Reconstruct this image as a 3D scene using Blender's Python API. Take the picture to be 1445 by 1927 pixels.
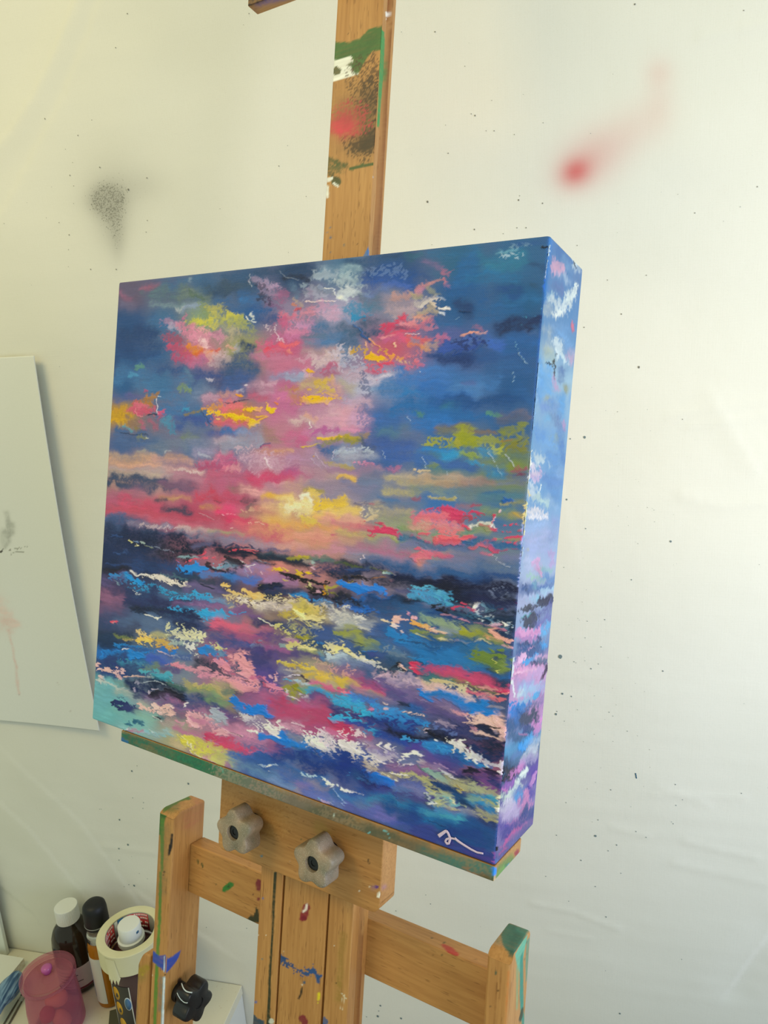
import bpy, bmesh, math, random
import numpy as np
from mathutils import Vector, Matrix
random.seed(7)
for o in list(bpy.data.objects): bpy.data.objects.remove(o)
SC = bpy.context.scene
COL = SC.collection
R = math.radians

# ---------------------------------------------------------------- camera (solved from the canvas corners)
W, H, F = 1445, 1927, 1367.36                     # photo frame and focal length in photo pixels
RW = np.array([[0.853070214, 0.518568772, -0.057945138],    # camera right / down / forward in the room
               [0.089751206, -0.255218558, -0.962708787],
               [-0.514019388, 0.816057545, -0.264261523]])
CW = np.array([0.358247194, -0.410527474, 1.51779572])
cam_d = bpy.data.cameras.new('camera'); cam = bpy.data.objects.new('camera', cam_d); COL.objects.link(cam)
cam_d.sensor_fit = 'HORIZONTAL'; cam_d.sensor_width = 36.0; cam_d.lens = F / W * 36.0
cam_d.clip_start = .02; cam_d.clip_end = 50
_m = Matrix.Identity(4)
for i in range(3):
    _m[i][0] = RW[0][i]; _m[i][1] = -RW[1][i]; _m[i][2] = -RW[2][i]; _m[i][3] = CW[i]
cam.matrix_world = _m
SC.camera = cam

# ---------------------------------------------------------------- light of the studio
vs = SC.view_settings
vs.view_transform = 'Standard'; vs.look = 'None'; vs.gamma = 1.0; vs.use_curve_mapping = False
vs.exposure = 0.0
wd = bpy.data.worlds.new('room_air'); SC.world = wd; wd.use_nodes = True
bgn = wd.node_tree.nodes['Background']
bgn.inputs[0].default_value = (.83, 1.0, .84, 1); bgn.inputs[1].default_value = .58

def area(name, loc, target, size, size_y, power, color):
    d = bpy.data.lights.new(name, 'AREA'); d.shape = 'RECTANGLE'; d.size = size; d.size_y = size_y
    d.energy = power; d.color = color
    o = bpy.data.objects.new(name, d); COL.objects.link(o); o.location = loc
    o.rotation_euler = (Vector(target) - Vector(loc)).to_track_quat('-Z', 'Y').to_euler()
    return o
# white daylight through the studio window on the right, blue sky through its lower part, warm lamp up on the left
area('window_daylight', (1.6, -.35, 1.45), (.5, .45, 1.35), .7, .7, 3.7, (1.0, .96, .93)).data.spread = R(70)
area('side_fill', (1.9, .10, 1.15), (0, .05, 1.1), .7, .7, 6.5, (1.0, .97, .92))  # extra lamp added to brighten the right-hand faces
area('window_sky', (1.7, .05, 1.25), (.7, .45, .9), .7, .7, 8.5, (.05, .28, 1.0))
area('ceiling_lamp', (-.7, -.95, 2.6), (-.35, .3, 1.4), .9, .5, 6.0, (1.0, .76, .34)).data.spread = R(120)

# ---------------------------------------------------------------- small helpers
def pix(P):
    """room points (n,3) -> photo-scale picture coordinates"""
    q = (P - CW) @ RW.T
    return 722.5 + F * q[:, 0] / q[:, 2], 963.5 + F * q[:, 1] / q[:, 2]
def ray(x, y): return RW.T @ np.array([(x - 722.5) / F, (y - 963.5) / F, 1.0])
def on_plane(x, y, P, n):
    d = ray(x, y); return CW + d * (((P - CW) @ n) / (d @ n))

TH = R(15.0); _s, _c = math.sin(TH), math.cos(TH)
L2W = np.array([[1, 0, 0], [0, _c, _s], [0, -_s, _c]])     # leaning canvas frame -> room
ORG = np.array([0, 0, 1.365])                              # centre of the canvas front
_al = .0215
EAS = np.array([[math.cos(_al), 0, -math.sin(_al)], [0, 1, 0], [math.sin(_al), 0, math.cos(_al)]])
E2W = L2W @ EAS                                            # easel frame -> room

def link(name, me, parent=None):
    o = bpy.data.objects.new(name, me); COL.objects.link(o)
    if parent is not None: o.parent = parent
    return o
def tag(o, label=None, cat=None, group=None, kind=None):
    if label: o['label'] = label
    if cat: o['category'] = cat
    if group: o['group'] = group
    if kind: o['kind'] = kind
    return o
def empty(name, loc=(0, 0, 0), rot=None):
    o = bpy.data.objects.new(name, None); COL.objects.link(o); o.empty_display_size = .05
    o.location = loc
    if rot is not None: o.rotation_euler = rot
    return o
def mesh(name, V, Fc, mats, parent=None, smooth=True, fmat=None, auto=None):
    me = bpy.data.meshes.new(name)
    V = np.asarray(V, dtype=np.float32)
    if isinstance(Fc, np.ndarray) and Fc.shape[1] == 4:
        n = len(Fc); me.vertices.add(len(V)); me.vertices.foreach_set('co', V.ravel())
        me.loops.add(n * 4); me.loops.foreach_set('vertex_index', Fc.ravel().astype(np.int32))
        me.polygons.add(n); me.polygons.foreach_set('loop_start', np.arange(0, n * 4, 4, dtype=np.int32))
        me.update(calc_edges=True)
    else:
        me.from_pydata([tuple(map(float, v)) for v in V], [], [tuple(map(int, f)) for f in Fc]); me.update()
    for m in (mats if isinstance(mats, (list, tuple)) else [mats]): me.materials.append(m)
    if fmat is not None: me.polygons.foreach_set('material_index', np.asarray(fmat, dtype=np.int32))
    me.polygons.foreach_set('use_smooth', np.full(len(me.polygons), smooth))
    o = link(name, me, parent)
    if auto is not None:
        me.set_sharp_from_angle(angle=R(auto))
    return o
def grid_faces(nr, nc, flip=False, off=0):
    i = np.arange(nr * nc).reshape(nr, nc) + off
    q = np.stack([i[:-1, :-1], i[:-1, 1:], i[1:, 1:], i[1:, :-1]], -1).reshape(-1, 4)
    return q[:, ::-1].copy() if flip else q
def lathe(prof, n=48, caps=True):
    """prof: (radius, z) list -> verts, faces around z"""
    V = []; Fc = []
    for r, z in prof:
        for k in range(n):
            a = 2 * math.pi * k / n; V.append((r * math.cos(a), r * math.sin(a), z))
    for i in range(len(prof) - 1):
        for k in range(n):
            k2 = (k + 1) % n
            Fc.append((i * n + k, i * n + k2, (i + 1) * n + k2, (i + 1) * n + k))
    if caps:
        Fc.append(tuple(range(n - 1, -1, -1))); Fc.append(tuple((len(prof) - 1) * n + k for k in range(n)))
    return V, Fc
def box(lo, hi):
    (a, b, c), (d, e, f) = lo, hi
    V = [(a, b, c), (d, b, c), (d, e, c), (a, e, c), (a, b, f), (d, b, f), (d, e, f), (a, e, f)]
    return V, [(0, 3, 2, 1), (4, 5, 6, 7), (0, 1, 5, 4), (1, 2, 6, 5), (2, 3, 7, 6), (3, 0, 4, 7)]
def bevel(o, w, seg=3):
    m = o.modifiers.new('bevel', 'BEVEL'); m.width = w; m.segments = seg; m.limit_method = 'ANGLE'; m.angle_limit = R(35)
    return o
def tube(pts, rad, n=8):
    """closed-ended tube along pts; rad scalar or list"""
    pts = [Vector(p) for p in pts]; V = []; Fc = []
    if not hasattr(rad, '__len__'): rad = [rad] * len(pts)
    up = Vector((.31, .2, .93))
    for i, p in enumerate(pts):
        d = (pts[min(i + 1, len(pts) - 1)] - pts[max(i - 1, 0)]).normalized()
        a = d.cross(up).normalized(); b = d.cross(a)
        for k in range(n):
            t = 2 * math.pi * k / n; V.append(p + (a * math.cos(t) + b * math.sin(t)) * rad[i])
    for i in range(len(pts) - 1):
        for k in range(n):
            k2 = (k + 1) % n; Fc.append((i * n + k, (i + 1) * n + k, (i + 1) * n + k2, i * n + k2))
    Fc.append(tuple(range(n))); Fc.append(tuple((len(pts) - 1) * n + k for k in range(n - 1, -1, -1)))
    return V, Fc

# ---------------------------------------------------------------- materials
def srgb(h): 
    c = [int(h[i:i + 2], 16) / 255 for i in (0, 2, 4)]
    return tuple(x / 12.92 if x <= .04045 else ((x + .055) / 1.055) ** 2.4 for x in c) + (1,)
def mat(name, col='808080', rough=.5, spec=.5, metal=0., **kw):
    m = bpy.data.materials.new(name); m.use_nodes = True
    b = m.node_tree.nodes['Principled BSDF']
    b.inputs['Base Color'].default_value = srgb(col) if isinstance(col, str) else col
    b.inputs['Roughness'].default_value = rough; b.inputs['Specular IOR Level'].default_value = spec
    b.inputs['Metallic'].default_value = metal
    for k, v in kw.items(): b.inputs[k.replace('_', ' ')].default_value = v
    return m
class NT:
    """tiny node-tree writer"""
    def __init__(s, m): s.m = m; s.t = m.node_tree; s.b = s.t.nodes['Principled BSDF']
    def n(s, kind, **kw):
        x = s.t.nodes.new(kind)
        for k, v in kw.items(): setattr(x, k, v)
        return x
    def l(s, a, b): s.t.links.new(a, b); return b
    def val(s, node, i, v): node.inputs[i].default_value = v
    def math(s, op, a, b=None, clamp=False):
        x = s.n('ShaderNodeMath', operation=op, use_clamp=clamp)
        for i, q in enumerate((a, b)):
            if q is None: continue
            if isinstance(q, (int, float)): x.inputs[i].default_value = q
            else: s.l(q, x.inputs[i])
        return x.outputs[0]
    def mix(s, fac, a, b):
        x = s.n('ShaderNodeMix', data_type='RGBA')
        for i, q in ((0, fac), (6, a), (7, b)):
            if isinstance(q, (int, float)): x.inputs[i].default_value = q
            elif isinstance(q, tuple): x.inputs[i].default_value = q
            else: s.l(q, x.inputs[i])
        return x.outputs[2]
    def noise(s, vec, scale, detail=3., rough=.5, dist=0.):
        x = s.n('ShaderNodeTexNoise'); s.l(vec, x.inputs['Vector'])
        x.inputs['Scale'].default_value = scale; x.inputs['Detail'].default_value = detail
        x.inputs['Roughness'].default_value = rough; x.inputs['Distortion'].default_value = dist
        return x.outputs['Fac']
    def ramp(s, fac, *stops):
        x = s.n('ShaderNodeValToRGB'); s.l(fac, x.inputs[0]); e = x.color_ramp.elements
        while len(e) < len(stops): e.new(.5)
        for q, (p, c) in zip(e, stops): q.position = p; q.color = c if isinstance(c, tuple) else (c, c, c, 1)
        return x.outputs[0]
    def obj(s, scale=(1, 1, 1), rnd=0.):
        t = s.n('ShaderNodeTexCoord'); mp = s.n('ShaderNodeMapping'); s.l(t.outputs['Object'], mp.inputs[0])
        mp.inputs['Scale'].default_value = scale
        return mp.outputs[0]
    def bump(s, h, strength, dist, normal=None):
        x = s.n('ShaderNodeBump'); s.l(h, x.inputs['Height']); x.inputs['Strength'].default_value = strength
        x.inputs['Distance'].default_value = dist
        if normal is not None: s.l(normal, x.inputs['Normal'])
        return x.outputs[0]

def wood_material(name, axis, light='c9965a', dark='b58148'):
    """oiled beech with short pores along the grain; paint comes from the 'paint' colours"""
    m = mat(name, rough=.46, spec=.4); t = NT(m)
    sc = [1, 1, 1]; sc[axis] = .06
    v = t.obj(tuple(sc)); sc2 = [1, 1, 1]; sc2[axis] = .13
    v2 = t.obj(tuple(sc2))
    broad = t.noise(v, 85, 4, .6, .6); fine = t.noise(v, 420, 2, .5)
    c = t.mix(t.ramp(broad, (.25, 0.), (.75, 1.)), srgb(dark), srgb(light))
    c = t.mix(t.math('MULTIPLY', t.ramp(fine, (.38, 1.), (.6, 0.)), .3), c, srgb('966230'))
    pores = t.noise(v2, 620, 1, .4)
    c = t.mix(t.math('MULTIPLY', t.ramp(pores, (.66, 0.), (.74, 1.)), .5), c, srgb('7a5028'))
    vc = t.n('ShaderNodeVertexColor', layer_name='paint')
    inv = t.math('SUBTRACT', 1., vc.outputs['Alpha'])
    wd_ = t.n('ShaderNodeVectorMath', operation='SCALE'); t.l(c, wd_.inputs[0]); t.l(inv, wd_.inputs['Scale'])
    ad = t.n('ShaderNodeVectorMath', operation='ADD'); t.l(wd_.outputs[0], ad.inputs[0]); t.l(vc.outputs['Color'], ad.inputs[1])
    t.l(ad.outputs[0], t.b.inputs['Base Color'])
    t.l(t.bump(pores, .15, .0004), t.b.inputs['Normal'])
    return m
# ---------------------------------------------------------------- paint engine
# Every painted surface (the canvas, the paint-splashed easel wood) is a dense
# mesh whose vertex colours are laid down stroke by stroke, like real paint.
def lin(h):
    c = np.array([int(h[i:i + 2], 16) for i in (0, 2, 4)]) / 255.0
    return np.where(c <= .04045, c / 12.92, ((c + .055) / 1.055) ** 2.4)

def lattice(u, v, fu, fv, seed):
    """smooth value noise in 0..1 with fu x fv cells over the unit square"""
    rs = np.random.RandomState(seed)
    nu, nv = int(fu) + 3, int(fv) + 3
    L = rs.rand(nv, nu)
    x = np.clip(u, 0, 1) * fu; y = np.clip(v, 0, 1) * fv
    i = x.astype(int); j = y.astype(int); a = x - i; b = y - j
    a = a * a * (3 - 2 * a); b = b * b * (3 - 2 * b)
    return (L[j, i] * (1 - a) + L[j, i + 1] * a) * (1 - b) + (L[j + 1, i] * (1 - a) + L[j + 1, i + 1] * a) * b

def spread(n):
    """flatten a value-noise histogram so thresholds mean coverage"""
    return np.clip((n - .5) * 1.7 + .5, 0, 1)

def sstep(a, b, x):
    t = np.clip((x - a) / (b - a), 0, 1)
    return t * t * (3 - 2 * t)

def parse(txt):
    out = []; ox = oy = 0.; sc = 1.
    for ln in txt.strip().splitlines():
        t = ln.split()
        if not t: continue
        if t[0][0] == '@':
            ox, oy, sc = [float(q) for q in ln[1:].split()]
            continue
        p = np.array([[float(q) for q in s.split(',')] for s in t[4:]])
        out.append((t[0], t[1], float(t[2]) / sc, float(t[3]), p / sc + (ox, oy)))
    return out

class Painter:
    """px, py: photo-scale coordinates of each vertex; u, v: 0..1 surface coordinates"""
    def __init__(s, px, py, u, v, base, du=1., dv=1., seed=1, rough=1.):
        s.px, s.py, s.u, s.v, s.rough = px, py, u, v, rough
        s.col = base.copy(); s.h = np.zeros(len(px))
        f = lambda a, b, k: lattice(u, v, max(1, a * du), max(1, b * dv), seed * 100 + k)
        s.n1 = spread(spread(.65 * f(330, 330, 1) + .35 * f(150, 150, 2)))      # grain of the weave
        s.n2 = f(70, 70, 3); s.n3 = f(24, 24, 4); s.n4 = f(9, 9, 5)
        s.s1 = spread(.65 * f(18, 240, 6) + .35 * f(60, 330, 7))      # bristle streaks
        s.s2 = f(10, 90, 8)
        s.wx = f(40, 40, 9) - .5; s.wy = f(40, 40, 10) - .5
        s.vx = f(110, 110, 11) - .5; s.vy = f(110, 110, 12) - .5
    def ink(s, hexc):
        return lin(hexc) if s.col.shape[1] == 3 else np.append(lin(hexc), 1.0)      # 4th channel: coverage
    def fill(s, hexc, w, op, pts):
        """flat patch inside a polygon, w = raggedness of its edge"""
        x = s.px + 3 * w * s.rough * s.vx; y = s.py + 3 * w * s.rough * s.vy
        ins = np.zeros(len(x), bool); d = np.full(len(x), 1e9); n = len(pts)
        for i in range(n):
            a, b = pts[i], pts[(i + 1) % n]; e = b - a
            ins ^= ((a[1] > y) != (b[1] > y)) & (x < (b[0] - a[0]) * (y - a[1]) / (b[1] - a[1] + 1e-12) + a[0])
            t = np.clip(((x - a[0]) * e[0] + (y - a[1]) * e[1]) / (e @ e + 1e-9), 0, 1)
            d = np.minimum(d, np.hypot(x - a[0] - t * e[0], y - a[1] - t * e[1]))
        al = (sstep(-w * .6, w * .6, np.where(ins, d, -d)) * op)[:, None]
        tone = (1 + .25 * (s.s1 - .5) + .2 * (s.n3 - .5))[:, None]
        s.col = s.col * (1 - al) + np.clip(s.ink(hexc) * tone, 0, 1) * al
    def stroke(s, kind, hexc, w, op, pts):
        if kind == 'f': return s.fill(hexc, w, op, pts)
        m = w * 2.2 + 3
        x0, y0 = pts.min(0) - m; x1, y1 = pts.max(0) + m
        ix = np.nonzero((s.px > x0) & (s.px < x1) & (s.py > y0) & (s.py < y1))[0]
        if not len(ix): return
        amp = min(w, 26.)
        k1, k2 = {'b': (.9, .3), 's': (.9, .7), 'd': (.8, .8), 'k': (.5, .75), 'p': (.9, .8), 'l': (.15, .1)}[kind]; k1 *= s.rough; k2 *= s.rough
        x = s.px[ix] + amp * (k1 * s.wx[ix] + k2 * s.vx[ix]) * 1.6
        y = s.py[ix] + amp * (k1 * s.wy[ix] + k2 * s.vy[ix]) * 1.6
        d = np.full(len(ix), 1e9)
        if len(pts) == 1: d = np.hypot(x - pts[0, 0], y - pts[0, 1])
        for a, b in zip(pts[:-1], pts[1:]):
            e = b - a; L = e @ e + 1e-9
            t = np.clip(((x - a[0]) * e[0] + (y - a[1]) * e[1]) / L, 0, 1)
            d = np.minimum(d, np.hypot(x - a[0] - t * e[0], y - a[1] - t * e[1]))
        q = d / max(w, .35)
        c = s.ink(hexc); n1, s1, n2 = s.n1[ix], s.s1[ix], s.n2[ix]
        tone = 1 + .16 * (s1 - .5) + .16 * (s.n3[ix] - .5); hh = 0
        if kind == 'b':
            al = np.clip(1.25 * np.exp(-1.1 * q * q), 0, 1) * (.9 + .5 * (s.s2[ix] - .5) + .35 * (n1 - .5) + .3 * (s1 - .5))
        elif kind == 's':
            al = sstep(1.4, .2, q + .35 * (s.s2[ix] - .5) + .75 * (n1 - .5) + .35 * (s1 - .5)) * (.92 + .2 * (s1 - .5)); hh = .35
        elif kind == 'd':
            cov = np.clip(1. - .72 * q, 0, .8)
            al = sstep(-.07, .09, cov - (.12 + .88 * spread(.55 * s1 + .45 * n1))); hh = .7
        elif kind == 'p':
            cov = np.clip(.85 - .62 * q, 0, .66)
            al = sstep(-.06, .07, cov - (.1 + .9 * spread(.8 * n1 + .2 * n2))); hh = .4
        elif kind == 'l':
            al = sstep(1.25, .75, q); hh = .5
        else:
            e = .18 if w > 3 else .45
            al = sstep(1 + e, 1 - e, q + s.rough * (.3 * (n2 - .5) + .3 * (n1 - .5) + .3 * (s1 - .5) * (w > 3))); hh = 1.
            tone = 1 + .2 * (s1 - .5) + .12 * (s.n3[ix] - .5)
        al = np.clip(al * op, 0, 1)
        s.col[ix] = s.col[ix] * (1 - al[:, None]) + np.clip(c * tone[:, None], 0, 1) * al[:, None]
        if hh:
            rim = 1 + .9 * np.exp(-((q - .85) / .25) ** 2) if kind == 'k' else 1
            s.h[ix] = s.h[ix] * (1 - .8 * al) + al * hh * rim * (.55 + .6 * s1)
    def run(s, strokes):
        for st in strokes: s.stroke(*st)
        return s

def base_from(px, py, samples, power=3.0):
    """soft ground colour from scattered samples (x, y, hex)"""
    num = np.zeros((len(px), 3)); den = np.zeros(len(px))
    for x, y, h in samples:
        w = 1.0 / (((px - x) ** 2 + (py - y) ** 2) ** (power / 2) + 60.)
        num += w[:, None] * lin(h); den += w
    return num / den[:, None]

def drag(img, seed, a_sea, a_sky, horizon, jit):
    """pull the wet paint along the brush direction: streaky, ragged stroke edges.
    img: rows x cols x channels on a regular surface grid (row 0 = top)"""
    nv, nu = img.shape[:2]
    v, u = np.meshgrid(np.linspace(0, 1, nv), np.linspace(0, 1, nu), indexing='ij')
    f = lambda a, b, k: lattice(u.ravel(), v.ravel(), a, b, seed + k).reshape(nv, nu)
    sea = sstep(horizon - .08, horizon + .02, v)
    st = (f(7, nv / 3.2, 1) - .5) * 1.2 + (f(30, nv / 2.2, 2) - .5) * .8 + (f(4, nv / 9., 3) - .5) * .8
    amp = a_sky + (a_sea - a_sky) * sea
    iso = f(nu / 2.3, nv / 2.3, 4) - .5; iso2 = f(nu / 2.3, nv / 2.3, 5) - .5
    du = st * amp * nu + iso * jit
    dv = (f(50, 60, 6) - .5) * .006 * nv + iso2 * jit + (f(nu / 6., nv / 6., 7) - .5) * jit * .9
    cc = np.clip(np.arange(nu)[None, :] + du, 0, nu - 1.001)
    rr = np.clip(np.arange(nv)[:, None] + dv, 0, nv - 1.001)
    i = cc.astype(int); j = rr.astype(int); a = (cc - i)[..., None]; b = (rr - j)[..., None]
    i1 = np.minimum(i + 1, nu - 1); j1 = np.minimum(j + 1, nv - 1)
    return (img[j, i] * (1 - a) + img[j, i1] * a) * (1 - b) + (img[j1, i] * (1 - a) + img[j1, i1] * a) * b
# ---------------------------------------------------------------- the paint on the canvas
GROUND = '''
5d5570 4f5a80 35608a 2a527c 1f4670 3f6f92 27527f 2a6488 2f6590
1f5084 3a6a92 7f9a80 2a5f95 8a7f9f a0a0bd 7a86a0 1d5a8c 1c5a86
1c477c 3a628f c87a90 9fa35e c05a85 6a86a8 c05a70 3f5f9a 2a5c94
235a8f 33689a 4d6f99 4f5f8e b8688e b58ba0 7f93b8 2f6fae 22598f
b08a2a 7a6a7a 3f6e9e c8843f c07a98 c89ab0 2f64a0 2063a5 2a5f95
3f5f92 4f7096 55729a 6f7a9f b57a95 a58a9a 3a639c 4f7f80 7f9030
c09f8c c8a39a b06a85 c05f88 b8889c 9a8fa0 6f7f9f 3a72b0 3f709f
a3586f c05570 b84a68 c4607a e3b86a c9a070 94908a a0958a 6f8390
2f4570 4a5578 b0758a c07580 d98a80 c98a85 8f7f90 7a7a95 6a7aa0
16284a 1b2c50 1d3050 3a3f5f 18223f 1a2c4f 27406b 2c5484 23446f
2b2f55 3f6a9a 3f86b4 7a7a95 9a8470 2a4a70 1f4a78 1d3f68 1a2c4a
24406a 5a6a7a 5d6a8a a0607f 6a5f8a a8a080 3a5f8f 2a5f90 35587f
2f4a80 2f6a9a 7a8a9a a8788f 6a5a90 8a7080 7a6a95 5a6a90 9a5a70
66b0b4 8a9aa8 5a6a80 b07a95 8a6a95 4a86b0 3a5aa0 4a4a80 3f4a80
66b0b0 8ac0b8 a8a880 c0809a 3a60a0 9a90a0 4a5a90 3a5a8a 2f5590
'''
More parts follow.
